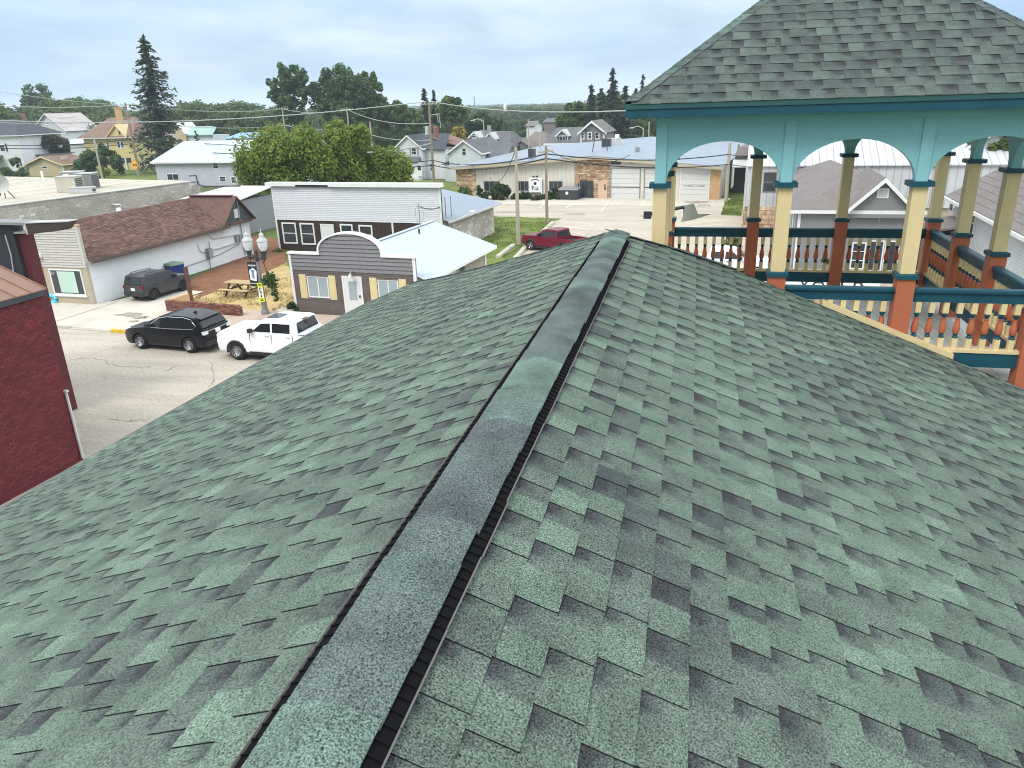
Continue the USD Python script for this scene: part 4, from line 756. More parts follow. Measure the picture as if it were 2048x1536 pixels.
# --- dark brown store with the tall white lap false front
c0 = G(560, 499); S = Site(c0[0], c0[1], -7); b = plot('white_false_front_store', 'dark brown wooden store with a tall white lap siding false front and metal roof', 'store', S)
W_ = S.f(884, 440)[0]; zt = S.f(715, 366)[1]; zs = S.f(700, 443)[1]; D = 9.5
part(b, 'front_wall', M().box(0, W_, 0, 0.2, 0, zt), 'dark_brown_wood')
for k in range(int(W_/0.3)):
    if 0.05 < zs: part(b, 'wall_batten', M().box(.15+k*.3, .185+k*.3, -.02, -.002, 0.05, zs-.05), 'dark_brown_wood')
boards(b, FRONT, [(0.1, zs), (W_-.1, zs), (W_-.1, zt-.25), (0.1, zt-.25)], 0.125, 'white_lap')
m = M(); FRONT.box(m, -.02, .1, .002, .04, 0, zt-.25); FRONT.box(m, W_-.1, W_+.02, .002, .04, 0, zt-.25); part(b, 'corner_boards', m, 'white_trim')
part(b, 'cornice', M().box(-.3, 2.2, -.3, .3, zt-.22, zt+.02).box(2.203, 4.9, -.3, .3, zt-.12, zt+.02).box(4.903, W_+.12, -.3, .3, zt-.24, zt+.02), 'white_trim'); part(b, 'missing_soffit', M().box(2.2, 4.9, -.2, -.05, zt-.25, zt-.125), 'dark_grey')
for (xl, xr, yt, yb) in ((566, 594, 445, 487), (602, 630, 446, 489), (682, 707, 448, 489), (719, 746, 450, 489)): window(b, FRONT, *wpx(S, FRONT, 0, xl, xr, yt, yb), fr=.1, nh=2, sill=False, proud=.05)
q_ = wpx(S, FRONT, 0, 645, 668, 450, 495); door(b, FRONT, q_[0], q_[1], .1, q_[3], 'door_white')
m = M(); FRONT.box(m, S.f(784, 455)[0], S.f(784, 455)[0]+.12, .004, .05, 0, zs); part(b, 'trim_strip', m, 'white_trim')
zE = 2.35; zR = 3.55; part(b, 'rear_block', M().ext([(0.1, 0), (W_-.1, 0), (W_-.1, zE), (W_/2, zR), (0.1, zE)], 0.202, D, 'y'), 'block_joint')
masonry(b, Wall(W_-.1, 0.2, 0, 1), [(0, 0), (D-.2, 0), (D-.2, zE-.05), (0, zE-.05)], .41, .205, 'grey_block', 'block_joint', 'block', show=120)
rr = grp(b, 'roof')
for s in (0, 1):
    for k in range(10):
        ya, yb = .31+k*.98, .31+(k+1)*.98-.01; xe = W_+.3 if s else -.3; ze_ = zE-.05
        part(rr, 'metal_sheet', M().slab([(W_/2, ya, zR+.1), (xe, ya, ze_), (xe, yb, ze_), (W_/2, yb, zR+.1)], .04), 'blue_metal_roof' if s else 'white_metal_roof')
part(b, 'gutter', M().box(W_+.3, W_+.42, .3, D+.6, zE-.2, zE-.06), 'pale_grey'); part(b, 'downpipe', M().tube([(W_+.1, .6, zE-.2), (W_+.1, .6, .1)], .05), 'mid_grey')
for (px, py, pt) in ((892, 435, 400), (903, 432, 390)): y_, z_ = S.sd(px, py, W_-.2); part(b, 'mast', M().tube([(W_-.2, y_, z_), (W_-.2, y_, z_+1.35)], .03), 'mid_grey')
m = M(); yl, zl = S.sd(941, 424, W_); m.box(W_+.0, W_+.25, yl-.2, yl+.2, zl-.1, zl+.1); part(b, 'wall_light', m, 'sign_white')

# --- grey and mocha false front house with an arched top
c0 = G(594, 627); S = Site(c0[0], c0[1], -6); b = plot('arched_false_front_house', 'grey lap sided little store with arched false front, pale yellow shutters and white metal roof', 'store', S)
W_ = S.f(832, 560)[0]; zs = S.f(600, 506)[1]; z1 = S.f(700, 466)[1]; zm = S.f(706, 545)[1]; xa, xb = S.f(637, 500)[0], S.f(764, 510)[0]
hh = (xb-xa)/2; r0 = z1-zs-.18; ang = np.linspace(0, math.pi, 25); prof = [(0, 0), (W_, 0), (W_, zs), (xb, zs)]+[((xa+xb)/2+hh*math.cos(t), zs+.18+r0*math.sin(t)) for t in ang]+[(xa, zs)]+[(0, zs)]
part(b, 'front_wall', M().ext(prof, 0.0, 0.16, 'y'), 'plain_grey')
wins = [wpx(S, FRONT, 0, 616, 658, 552, 595), wpx(S, FRONT, 0, 757, 798, 558, 600)]; wins[1] = (wins[1][0], wins[1][1], wins[0][2], wins[0][3])
dr = wpx(S, FRONT, 0, 690, 724, 555, 620); holes = [(w[0], w[2], w[1], w[3]) for w in wins]+[(dr[0]-.05, 0, dr[1]+.05, dr[3]+.05)]
boards(b, FRONT, shapely.box(.1, zm, W_-.1, zs-.04).union(Polygon(prof).buffer(-.05).intersection(shapely.box(xa+.04, zs-.04, xb-.04, 9))), 0.19, 'grey_siding', proud=.05)
boards(b, FRONT, shapely.box(.1, .05, W_-.1, zm), 0.105, 'mocha_siding', holes=holes, proud=.04)
m = M(); FRONT.box(m, -.03, .1, .002, .05, 0, zs); FRONT.box(m, W_-.1, W_+.03, .002, .05, 0, zs); part(b, 'corner_boards', m, 'white_trim')
tp = [(-.06, zs), (xa, zs)]+[((xa+xb)/2+hh*math.cos(t), zs+.18+r0*math.sin(t)) for t in ang[::-1]]+[(xb, zs), (W_+.06, zs)]
cp = shapely.LineString(tp).buffer(.042, cap_style='flat', join_style='mitre'); part(b, 'white_coping', M().ext(cp, -.1, .24, 'y'), 'white_trim')
for w in wins:
    window(b, FRONT, *w, fr=.06, nv=2, nh=1, glass='curtained_glass')
    for sx in (w[0]-.42, w[1]+.04): m = M(); FRONT.box(m, sx, sx+.38, .02, .05, w[2]-.06, w[3]+.06); FRONT.box(m, sx+.05, sx+.33, .05, .062, w[2]+.05, w[3]-.05); part(b, 'shutter', m, 'pale_yellow')
door(b, FRONT, dr[0], dr[1], .08, dr[3], 'door_white', glass=(.28, .74, .42, .9, 'curtained_glass'))
o = S.f(707, 549); part(b, 'gooseneck_lamp', M().tube([(o[0], -.03, o[1]+.15), (o[0], -.25, o[1]+.2), (o[0], -.3, o[1]+.05)], .025).lathe([(.04, .1), (.16, -.05)], (o[0], -.3, o[1]), 10), 'alloy')
D = 9.0; zE = 2.0; zR = S.sd(826, 442, W_/2)[1]; zR = 3.15
part(b, 'rear_walls', M().ext([(0.1, 0), (W_-.05, 0), (W_-.05, zE), (W_/2, zR), (.1, zE)], .162, D, 'y'), 'tan_stucco')
rr = grp(b, 'roof')
for s in (0, 1):
    for k in range(9):
        ya, yb = .25+k*1.02, .25+(k+1)*1.02-.008; xe = W_+.5 if s else -.4; part(rr, 'metal_sheet', M().slab([(W_/2, ya, zR+.1), (xe, ya, zE-.06), (xe, yb, zE-.06), (W_/2, yb, zR+.1)], .035), 'white_metal_roof')
part(rr, 'ridge_strip', M().box(W_/2-.12, W_/2+.12, .24, D+.45, zR+.102, zR+.13), 'white_metal_roof'); part(rr, 'fascia', M().box(W_+.5, W_+.54, .25, D+.4, zE-.22, zE-.05), 'white_trim')
SW = Wall(W_-.05, 0, 0, 1)
for (a, c) in ((.9, 2.7), (2.85, 4.6)):
    m = M(); SW.box(m, a, c, .004, .05, .1, 1.75); part(b, 'sliding_panel', m, 'door_white')
m = M(); SW.box(m, 2.73, 2.82, .004, .06, .1, 1.8); part(b, 'dark_post', m, 'dark_grey'); m = M(); SW.box(m, D-.2, D+.02, .004, .05, 0, zE-.1); SW.box(m, 4.7, 4.82, .004, .05, 0, 1.85); part(b, 'white_posts', m, 'white_trim'); m = M(); SW.box(m, 5.3, 5.5, .004, .25, 1.2, 1.5); part(b, 'side_lamp', m, 'mid_grey')
y_, _ = S.h(840, 445, zR+.1); xx = S.f(840, 448, 7.5)[0]; zz_ = zR-.1-(xx-W_/2)*.2
part(b, 'service_mast', M().tube([(xx, 7.5, 2.6), (xx, 7.5, 4.5)], .03).tube([(xx+.25*math.sin(t), 7.5, 3.9+.45*math.cos(t)) for t in np.linspace(-2.6, 2.6, 14)], .012, 4), 'mid_grey')
part(b, 'roof_pipe', M().tube([(W_/2+.6, 6.3, zR-.2), (W_/2+.6, 6.3, zR+.15)], .05), 'dark_grey')
part(b, 'step', M().box(-.9, -.1, -.5, .1, 0, .25), 'pale_concrete')

# --- stone and cream metal workshop with garage doors
a_, c_ = G(915, 392), G(1438, 400); d = c_-a_; dg = math.degrees(math.atan2(d[1], d[0])); S = Site(a_[0], a_[1], dg); b = plot('stone_front_workshop', 'low workshop with tan stone piers, cream ribbed walls and white garage doors', 'workshop', S)
W_ = np.linalg.norm(d); zL, zP, zRt = S.f(915, 333)[1], S.f(1190, 311)[1], S.f(1436, 332)[1]; xp = S.f(1190, 311)[0]; D = 26
part(b, 'wall', M().ext([(0.3, 0), (W_, 0), (W_, zRt-.05), (xp, zP-.05), (0.3, zL-.05)], 0.0, D, 'y'), 'cream_rib')
x0, x1 = 0.0, S.f(952, 360)[0]; x2, x3 = S.f(1150, 350)[0], S.f(1220, 350)[0]
roofz = lambda x: zL+(zP-zL)*x/xp if x < xp else zP+(zRt-zP)*(x-xp)/(W_-xp)
for (u, v) in ((x0, x1), (x2, x3)): masonry(b, Wall(0, -.06, 1, 0), [(u, 0), (v, 0), (v, roofz(v)-.2), (u, roofz(u)-.2)], .42, .16, 'tan_stone', 'mortar', 'stone', show=150, gap=.03, proud=.04, jitter=.03, ragged=.4)
masonry(b, Wall(0.3, 6, 0, -1) if False else Wall(-.02, 0, 0, 1), [(0, 0), (1, 0), (1, .3), (0, .3)], .4, .15, 'tan_stone', 'mortar', 'stone', show=10, ragged=.3)
Wf = Wall(0, 0, 1, 0)
for (xl, xr) in ((968, 1000), (1032, 1058), (1098, 1125)): u = wpx(S, Wf, 0, xl, xr, 362, 382); window(b, Wf, *u, fr=.06, nv=3, nh=1, frame='mid_grey')
Ws = Wall(0, -.12, 1, 0); u = wpx(S, Ws, 0, 1162, 1186, 362, 396); door(b, Ws, u[0], u[1], .03, u[3], 'dark_grey', 'dark_grey', glass=(.12, .88, .1, .9)); u = wpx(S, Ws, 0, 1198, 1214, 363, 397); door(b, Ws, u[0], u[1], .03, u[3], 'door_pink', 'door_pink', glass=(.7, .86, .5, .85))
u = wpx(S, Wf, 0, 1222, 1242, 318, 329); m = M(); Wf.box(m, u[0], u[1], .004, .05, u[2], u[3]); part(b, 'louvre', m, 'dark_grey')
for n, (xl, xr) in enumerate(((1223, 1279), (1290, 1343), (1362, 1418))):
    u = wpx(S, Wf, 0, xl, xr, 337, 397); g = grp(b, 'garage_door')
    for k in range(6):
        h = (u[3]-.02)/6; m = M(); Wf.box(m, u[0], u[1], .004, .035, .02+k*h, .02+(k+1)*h-.025); part(g, 'door_section', m, 'garage_white')
    m = M(); Wf.box(m, u[0]-.1, u[0]-.004, .004, .06, 0, u[3]); Wf.box(m, u[1]+.004, u[1]+.1, .004, .06, 0, u[3]); Wf.box(m, u[0]-.1, u[1]+.1, .004, .06, u[3]+.002, u[3]+.08); part(g, 'frame', m, 'mid_grey' if n < 2 else 'white_trim')
    if n < 2: m = M(); Wf.box(m, u[0], u[1], .036, .05, u[3]*.37, u[3]*.37+.09); part(g, 'dark_strip', m, 'dark_grey')
    else:
        for k, s_ in enumerate((.12, .52)):
            tm = meshkit.text_mesh('NO PARKING', .13, .01, bold=True); v = tm.vertices; part(g, 'lettering', M().add(np.column_stack([u[0]+(u[1]-u[0])*s_+v[:, 0]*.8, -.04-v[:, 2], 1.25+v[:, 1]]), tm.faces[:, ::-1]), 'mid_grey')
m = M(); xs = S.f(1420, 360)[0]; m.box(xs, W_+.02, -.06, .02, 0, zRt-.35); part(b, 'brown_end_panel', m, 'brown_bag')
rr = grp(b, 'roof'); rp = grp(b, 'rear_roof')
for (u, v, za, zb) in ((-.3, xp, zL, zP), (xp+.002, W_+.3, zP, zRt)):
    nn = 9 if u < 0 else 8
    for k in range(D//2+1):
        ya, yb = -.7+k*2.05, -.7+(k+1)*2.05-.02; up = .02+k*.03; part(rr, 'metal_sheet', M().slab([(u, ya, za+up), (v, ya, zb+up), (v, yb, zb+up+.03), (u, yb, za+up+.03)], .07), 'blue_metal_roof')
m = M(); m.ext([(-.3, zL-.32), (xp, zP-.32), (xp, zP-.06), (-.3, zL-.06)], -.74, -.7, 'y'); m.ext([(xp+.001, zP-.32), (W_+.3, zRt-.32), (W_+.3, zRt-.06), (xp+.001, zP-.06)], -.74, -.7, 'y'); part(b, 'eave_fascia', m, 'tan_stucco')
for px, py, w, h, mt in ((1064, 307, .6, .5, 'dark_grey'), (1213, 293, 1.0, .9, 'dark_grey'), (1228, 290, 1.6, .8, 'pale_grey'), (1234, 283, .4, .9, 'sign_white'), (1275, 300, .3, .3, 'mid_grey')):
    x_, y_ = S.h(px, py, 4.3); part(b, 'roof_unit', M().box(x_-w/2, x_+w/2, y_-.4, y_+.4, 3.9, 4.3+h), mt)
x_, y_ = S.h(1200, 304, 4.2); part(b, 'antenna_frame', M().tube([(x_-.9, y_, 3.9), (x_-.5, y_, 6.2)], .05).tube([(x_+.9, y_, 3.9), (x_+.5, y_, 6.2)], .05).tube([(x_-.5, y_, 6.2), (x_+.5, y_, 6.2)], .05), 'dark_grey')
o = S.f(1265, 325); part(b, 'wall_lamp', M().box(o[0]-.2, o[0]+.2, -.25, -.02, o[1]-.1, o[1]+.1), 'mid_grey')
# sign, bins and shrubs before it
p_ = G(1071, 395); sg = thing('shop_sign', 'white framed sign with black lettering among the shrubs before the workshop', 'sign', p_, dg)
for x_ in (-.72, .66): part(sg, 'post', M().box(x_, x_+.08, -.05, .05, 0, 2.1), 'sign_white')
part(sg, 'panel', M().box(-.62, .62, -.03, .03, .55, 2.05), 'sign_white'); part(sg, 'arched_line', M().tube([(.5*math.cos(t), -.034, 1.6+.28*math.sin(t)) for t in np.linspace(.5, 2.64, 12)], .045, 4), 'sign_black')
part(sg, 'emblem', M().lathe([(.001, 0), (.16, .0), (.16, .012), (.001, .012)], (0, -.034, 1.45), 12, axis='y'), 'sign_black')
tm = meshkit.text_mesh('P.u.', .42, .012, bold=True); v = tm.vertices; part(sg, 'lettering', M().add(np.column_stack([-.42+v[:, 0]*.85, -.034-v[:, 2], .78+v[:, 1]]), tm.faces[:, ::-1]), 'sign_black')
part(sg, 'base_board', M().box(-.62, .62, -.02, .02, .42, .5), 'sign_black'); part(sg, 'finials', M().box(-.3, -.05, -.03, .03, 2.06, 2.2).box(.08, .32, -.03, .03, 2.06, 2.24), 'sign_black')
p_ = G(1139, 399); u = thing('dumpster', 'long dark grey waste container with pale mark by the stone entrance', 'dumpster', p_, dg); part(u, 'body', M().hexa([(-.95, -.5, .1), (.95, -.5, .1), (.95, .5, .1), (-.95, .5, .1), (-1, -.6, 1), (1, -.6, 1), (1, .6, 1), (-1, .6, 1)]), 'dark_grey'); part(u, 'lid', M().hexa([(-1.02, -.62, 1.005), (1.02, -.62, 1.005), (1.02, .62, 1.005), (-1.02, .62, 1.005), (-1.02, -.5, 1.12), (1.02, -.5, 1.12), (1.02, .62, 1.25), (-1.02, .62, 1.25)]), 'mid_grey'); part(u, 'pale_mark', M().lathe([(.001, 0), (.16, 0), (.16, .01), (.001, .01)], (-.1, -.575, .7), 10, axis='y'), 'sign_white')

# ================================================================== houses beyond
def far_wins(b, S, L, fr=.09, y=0.0, glass='window_glass', nh=2, frame='white_trim', nv=1):
    for u in L: window(b, Wall(0, y, 1, 0), *wpx(S, FRONT, y, *u), fr=fr, nh=nh, glass=glass, frame=frame, nv=nv)
def site_at(px, py, Y, deg=-5): q = PY(px, py, Y); return Site(q[0], q[1], deg, 0.0)
# left: white two storey house
S = site_at(44, 310, 113, -4); b = plot('white_house', 'white two storey house with dark roof and dark shutters at the left edge', 'house', S); ze = S.f(30, 271)[1]
part(b, 'wall', M().box(-12, 0, 0, 9, -1, ze), 'white_lap_far'); hip_roof(b, -12, 0, 0, 9, ze+.05, ze+2.6, 'dark_roofing', over=.5)
far_wins(b, S, [(0, 10, 289, 303), (31, 38, 317, 331)]); 
for px in (13, 25, 41): u = wpx(S, FRONT, 0, px-1.5, px+1.5, 316 if px > 15 else 287, 332 if px > 15 else 303); m = M(); FRONT.box(m, u[0], u[1], .005, .05, u[2], u[3]); part(b, 'shutter', m, 'dark_grey')
x, z = S.f(3, 313); part(b, 'porch_roof', M().slab([(-8, -2, z-.8), (x+.8, -2, z-.8), (x+.3, 0, z+.3), (-8, 0, z+.3)], .12), 'grey_roofing')
part(b, 'side_wing', M().box(.05, 2.6, 3, 8, -1, S.f(50, 313)[1]), 'white_lap_far'); part(b, 'wing_roof', M().box(0, 3, 2.6, 8.3, S.f(50, 313)[1]+.005, S.f(50, 313)[1]+.15), 'grey_roofing')
# beige garage
S = site_at(58, 340, 113, -5); b = plot('beige_garage', 'low beige garage with a brown gable roof beside the yellow house', 'garage', S); W_ = S.f(127, 340)[0]; ze = S.f(58, 329)[1]; zr = S.f(85, 314)[1]
gable_walls(b, 0, W_, 0, 5.5, ze, zr, 'beige_lap'); gable_roof(b, 0, W_, 0, 5.5, ze, zr, 'brown_roofing', over=.5, trim='cream_paint'); far_wins(b, S, [(84, 95, 332, 338)], nh=1)
part(b, 'corner_board', M().box(W_-.15, W_+.03, -.03, .15, 0, ze), 'white_trim'); part(b, 'roof_box', M().box(W_*.72, W_*.72+.9, 1.8, 2.6, ze+.6, ze+1.1), 'tan_stucco')
# yellow house
S = site_at(168, 285, 125, -5); b = plot('yellow_house', 'yellow clapboard house with brown hip roof, small front gable and brick chimney', 'house', S); W_ = S.f(268, 285)[0]; ze = S.f(215, 275)[1]; zr = S.f(220, 235, 4.5)[1]
part(b, 'wall', M().box(0, W_, 0, 9, -1, ze), 'yellow_lap'); hip_roof(b, 0, W_, 0, 9, ze, zr, 'brown_roofing', over=.8, ridge=3.6)
xa, xb, xm = S.f(215, 272, -.4)[0], S.f(252, 272, -.4)[0], S.f(231, 251, -.4)[0]; za = S.f(231, 251, -.4)[1]
part(b, 'front_gable', M().ext([(xa, ze), (xb, ze), (xm, za)], -.4, 2.5, 'y'), 'yellow_lap'); rr = grp(b, 'gable_roof')
for e in (xa, xb): part(rr, 'slope', M().slab([(xm, -.7, za+.2), (e+(e-xm)*.15, -.7, ze+.02), (e+(e-xm)*.15, 3, ze+.02), (xm, 3, za+.2)], .18), 'cream_paint')
far_wins(b, S, [(187, 193, 283, 296), (213, 219, 283, 297), (234, 241, 282, 297), (241, 248, 282, 297)], fr=.14)
part(b, 'attic_window', M().box(xm+.4, xm+.8, -.45, -.402, ze+.5, ze+1.3), 'window_glass')
x, z = S.f(238, 232, 3); part(b, 'chimney', M().box(x-.45, x+.45, 2.6, 3.4, zr-1.5, S.f(238, 217, 3)[1]).box(x-.52, x+.52, 2.52, 3.48, S.f(238, 217, 3)[1], S.f(238, 217, 3)[1]+.25), 'brown_bag')
x = S.f(243, 318)[0]; part(b, 'porch', M().box(x-.6, x+2.2, -.06, -.002, S.f(243, 325)[1], S.f(243, 316)[1]), 'dark_grey'); part(b, 'porch_post', M().box(x+1, x+1.2, -.3, -.1, 0, S.f(243, 316)[1]), 'white_trim')
# white gable house with tin roof, white low wing
S = site_at(70, 270, 150, -5); b = plot('tin_roofed_house', 'white gabled house with rusty streaked tin roof above the beige garage', 'house', S); W_ = S.f(131, 262)[0]; ze = S.f(131, 259)[1]; zr = S.f(94, 228)[1]
gable_walls(b, 0, W_, 0, 9, ze, zr, 'white_lap_far', z0=-2); gable_roof(b, 0, W_, 0, 9, ze, zr, 'rusty_tin_roof', over=.45, trim='white_trim'); far_wins(b, S, [(90, 100, 243, 250)], nh=1, fr=.25)
x, z = S.f(45, 235, 9); part(b, 'chimney', M().box(x, x+1.1, 8, 9, z-3, z+1), 'transformer')
S = site_at(112, 290, 138, -5); b = plot('white_metal_shed', 'plain white metal building left of the yellow house', 'shed', S); W_ = S.f(174, 290)[0]; z = S.f(140, 275)[1]; part(b, 'wall', M().box(0, W_, 0, 8, -1, z-1.3), 'white_rib'); part(b, 'roof', M().slab([(-.3, -.3, z-1.25), (W_+.3, -.3, z-1.25), (W_+.3, 8.3, z), (-.3, 8.3, z)], .1), 'white_metal_roof')
# lavender grey building with white roof
S = site_at(312, 340, 95, -6); b = plot('lavender_apartment_building', 'long pale lavender building with broad white metal roof behind the warehouse', 'building', S); W_ = 24; ze = S.f(315, 322)[1]; zr = S.f(330, 283, 5)[1]
part(b, 'wall', M().box(0, W_, 0, 10, -1, ze), 'lavender_lap'); rr = grp(b, 'roof')
part(rr, 'slope', M().slab([(-.3, -.5, ze-.1), (W_, -.5, ze-.1), (W_, 5, zr), (1.2, 5, zr)], .12), 'white_metal_roof'); part(rr, 'slope', M().slab([(1.2, 5.002, zr), (W_, 5.002, zr), (W_, 10.5, ze-.1), (-.3, 10.5, ze-.1)], .12), 'white_metal_roof'); part(rr, 'end_slope', M().slab([(-.31, -.5, ze-.1), (1.19, 5, zr), (-.31, 10.5, ze-.1)], .12), 'white_metal_roof')
part(rr, 'fascia', M().box(-.32, W_, -.56, -.51, ze-.3, ze-.08), 'white_trim')
far_wins(b, S, [(425, 437, 323, 338), (439, 452, 352, 364), (462, 473, 353, 367)], fr=.1); far_wins(b, S, [(334, 358, 347, 361)], nh=1, nv=2)
# green and blue roofed houses
S = site_at(343, 265, 150, -5); b = plot('green_roofed_cottage', 'small cottage with pale green metal roof right of the tall spruce', 'cottage', S); W_ = S.f(371, 268)[0]; ze = S.f(371, 268)[1]; zr = S.f(353, 247)[1]
part(b, 'front_gable', M().ext([(0, -3), (W_, -3), (W_, ze), (W_*.45, zr), (0, ze+.5)], 0, 5, 'y'), 'beige_lap'); part(b, 'bargeboard', M().slab([(W_*.45, -.3, zr+.2), (W_+.3, -.3, ze), (W_+.3, 5, ze), (W_*.45, 5, zr+.2)], .15), 'white_trim'); x1 = S.f(425, 272)[0]
part(b, 'wing', M().box(W_+.01, x1-.3, .5, 6, -3, ze-.4), 'greyblue_lap_far'); part(b, 'roof', M().hexa([(W_*.6, 0, ze-.35), (x1, 0, ze-.35), (x1-1, 3, zr-1), (W_*.6, 3, zr-1), (W_*.6, 0, ze-.25), (x1, 0, ze-.25), (x1-2.5, 3, zr-.75), (W_*.6, 3, zr-.75)]), 'green_metal_roof')
S = site_at(448, 280, 140, -5); b = plot('blue_roofed_house', 'low house with bright pale blue metal roof behind the lavender building', 'house', S); W_ = S.f(532, 280)[0]; ze = S.f(455, 277)[1]; zr = S.f(500, 265, 3)[1]
part(b, 'wall', M().box(.3, W_-.3, .3, 6.5, -2, ze), 'greyblue_lap_far'); part(b, 'roof', M().hexa([(0, 0, ze), (W_, 0, ze), (W_, 6.8, ze), (0, 6.8, ze), (1.5, 3.3, zr-.02), (W_-.4, 3.3, zr-.02), (W_-.4, 3.5, zr), (1.5, 3.5, zr)]), 'sky_blue_roof')
S = site_at(612, 285, 150, -5); b = plot('dark_gabled_house', 'steep dark gabled house half hidden between the big trees', 'house', S); W_ = S.f(638, 285)[0]; zr = S.f(624, 256)[1]; ze = S.f(612, 286)[1]
gable_walls(b, 0, W_, 0, 7, ze, zr, 'taupe_roofing', z0=-3); gable_roof(b, 0, W_, 0, 7, ze, zr, 'grey_roofing', over=.3, trim='taupe_roofing'); far_wins(b, S, [(621, 628, 275, 284)], fr=.2)
# white house in the middle
S = site_at(792, 320, 101, -7); b = plot('white_gabled_house', 'white two storey house with dark roof and grey porch roof beside the transformer pole', 'house', S); W_ = S.f(845, 320)[0]; ze = S.f(845, 296)[1]; zr = S.f(814, 272)[1]
gable_walls(b, 0, W_, 0, 7, ze, zr, 'white_lap_far'); gable_roof(b, 0, W_, 0, 7, ze, zr, 'dark_roofing', over=.25, trim='white_trim'); x1 = S.f(884, 320)[0]
part(b, 'side_wing', M().box(W_+.005, x1, 1.0, 7, 0, ze-.3), 'white_siding'); part(b, 'wing_roof', M().slab([(W_-1.2, .6, ze-.1), (x1+.3, .6, ze-.3), (x1-.6, 4.2, zr+.1), (W_-2, 4.2, zr+.1)], .1), 'dark_roofing'); part(b, 'rear_roof', M().slab([(x1-2.5, 2.5, zr-.4), (x1+3.8, 2.5, ze-.5), (x1+3.8, 8, ze-.5), (x1-2.5, 8, zr-.2)], .1), 'brown_roofing')
far_wins(b, S, [(823, 833, 295, 310), (793, 802, 296, 303)], fr=.08)
for px in (821, 835.5): u = wpx(S, FRONT, 0, px-1.4, px+1.4, 295, 310); m = M(); FRONT.box(m, u[0], u[1], .005, .05, u[2], u[3]); part(b, 'shutter', m, 'mid_grey')
z0, z1 = S.f(830, 323, -1.4)[1], S.f(830, 313)[1]; part(b, 'porch_roof', M().slab([(.6, -1.6, z0), (W_+.1, -1.6, z0), (W_-.3, 0, z1), (.6, 0, z1)], .1), 'grey_roofing'); part(b, 'porch_wall', M().box(.9, W_-.05, -1.3, -.01, .2, z0-.12), 'white_siding')
u = wpx(S, FRONT, -1.3, 835, 843, 329, 352); door(b, Wall(0, -1.3, 1, 0), u[0], u[1], u[2], u[3], glass=(.1, .9, .5, .92)); far_wins(b, S, [(848, 852, 329, 341), (860, 865, 327, 342)], y=1.0, fr=.05); part(b, 'step', M().box(1.6, W_+.6, -2.2, -1.35, 0, .25), 'kerb_concrete')
S = site_at(898, 320, 97, -7); b = plot('pale_gabled_house', 'pale blue white gabled house just left of the stone front workshop', 'house', S); W_ = S.f(962, 320)[0]; ze = S.f(900, 306)[1]; zr = S.f(926, 282)[1]
gable_walls(b, 0, W_, 0, 9, ze, zr, 'greyblue_lap_far'); gable_roof(b, 0, W_, 0, 9, ze, zr, 'grey_roofing', over=.3, trim='white_trim'); far_wins(b, S, [(924, 932, 296, 311)], fr=.05); part(b, 'lean_to', M().box(-.9, -.01, .5, 3, 0, S.f(893, 330)[1]), 'white_siding'); part(b, 'lean_to_roof', M().slab([(-1.2, .2, S.f(893, 329)[1]), (0, .2, S.f(893, 321)[1]), (0, 3.2, S.f(893, 321)[1]), (-1.2, 3.2, S.f(893, 329)[1])], .1), 'grey_roofing')
x2 = S.f(1000, 315)[0]; part(b, 'right_wing', M().box(W_+.01, x2, 2, 8, 0, ze-.6), 'white_siding'); part(b, 'wing_roof', M().slab([(W_-.2, 1.6, ze-.55), (x2+.3, 1.6, ze-.8), (x2, 5, ze+.9), (W_-1, 5, zr-.2)], .1), 'grey_roofing')
# the grey double gabled house
S = site_at(936, 285, 125, -7); b = plot('grey_double_gabled_house', 'grey house with two small white trimmed gables beside the yellow flowering tree', 'house', S); W_ = S.f(1020, 285)[0]; ze = S.f(980, 295)[1]; zr = S.f(980, 262, 3)[1]
part(b, 'wall', M().box(0, W_, 0, 8, -1, ze), 'grey_lap_far'); part(b, 'roof', M().hexa([(-.3, -.5, ze), (W_+.3, -.5, ze), (W_+.3, 8, ze), (-.3, 8, ze), (.8, 3.2, zr), (W_-1, 3.2, zr-.2), (W_-1, 5, zr-.2), (.8, 5, zr)]), 'grey_roofing')
for (xl, xr, yt, yb, w) in ((934, 963, 263, 278, (943, 953, 270, 277)), (966, 993, 265, 279, (976, 990, 275, 285))):
    xa, za = S.f(xl, yb, 0.3); xb, _ = S.f(xr, yb, 0.3); xm = (xa+xb)/2; zt = S.f((xl+xr)/2, yt, .3)[1]; part(b, 'gable', M().ext([(xa+.2, ze-.2), (xb-.2, ze-.2), (xb-.2, za), (xm, zt-.2), (xa+.2, za)], .3, 3.5, 'y'), 'grey_lap_far')
    for e in (xa, xb): part(b, 'gable_roof', M().slab([(xm, .0, zt), (e, .0, za), (e, 4, za), (xm, 4, zt)], .2), 'white_trim' if e == xa else 'pale_grey')
    window(b, Wall(0, .3, 1, 0), *wpx(S, FRONT, .3, *w), fr=.15, nv=1 if w[1]-w[0] < 12 else 3, nh=1)
part(b, 'chimney', M().box(2.2, 2.7, 3.2, 3.8, zr-.3, zr+.9), 'mid_grey')
u = S.f(1000, 298, -1); part(b, 'entry_gable', M().ext([(u[0]-.9, 0), (u[0]+.9, 0), (u[0]+.9, u[1]+.3), (u[0], u[1]+1.2), (u[0]-.9, u[1]+.3)], -1.5, .2, 'y'), 'grey_lap_far'); window(b, Wall(0, -1.5, 1, 0), u[0]-.35, u[0]+.35, u[1]-1, u[1]+.1, fr=.15)
S = site_at(1022, 298, 128, -7); b = plot('brown_roofed_cottage', 'small grey cottage with brown roof left of the large grey house', 'cottage', S); W_ = S.f(1078, 298)[0]; ze = S.f(1040, 296)[1]; zr = S.f(1044, 283)[1]
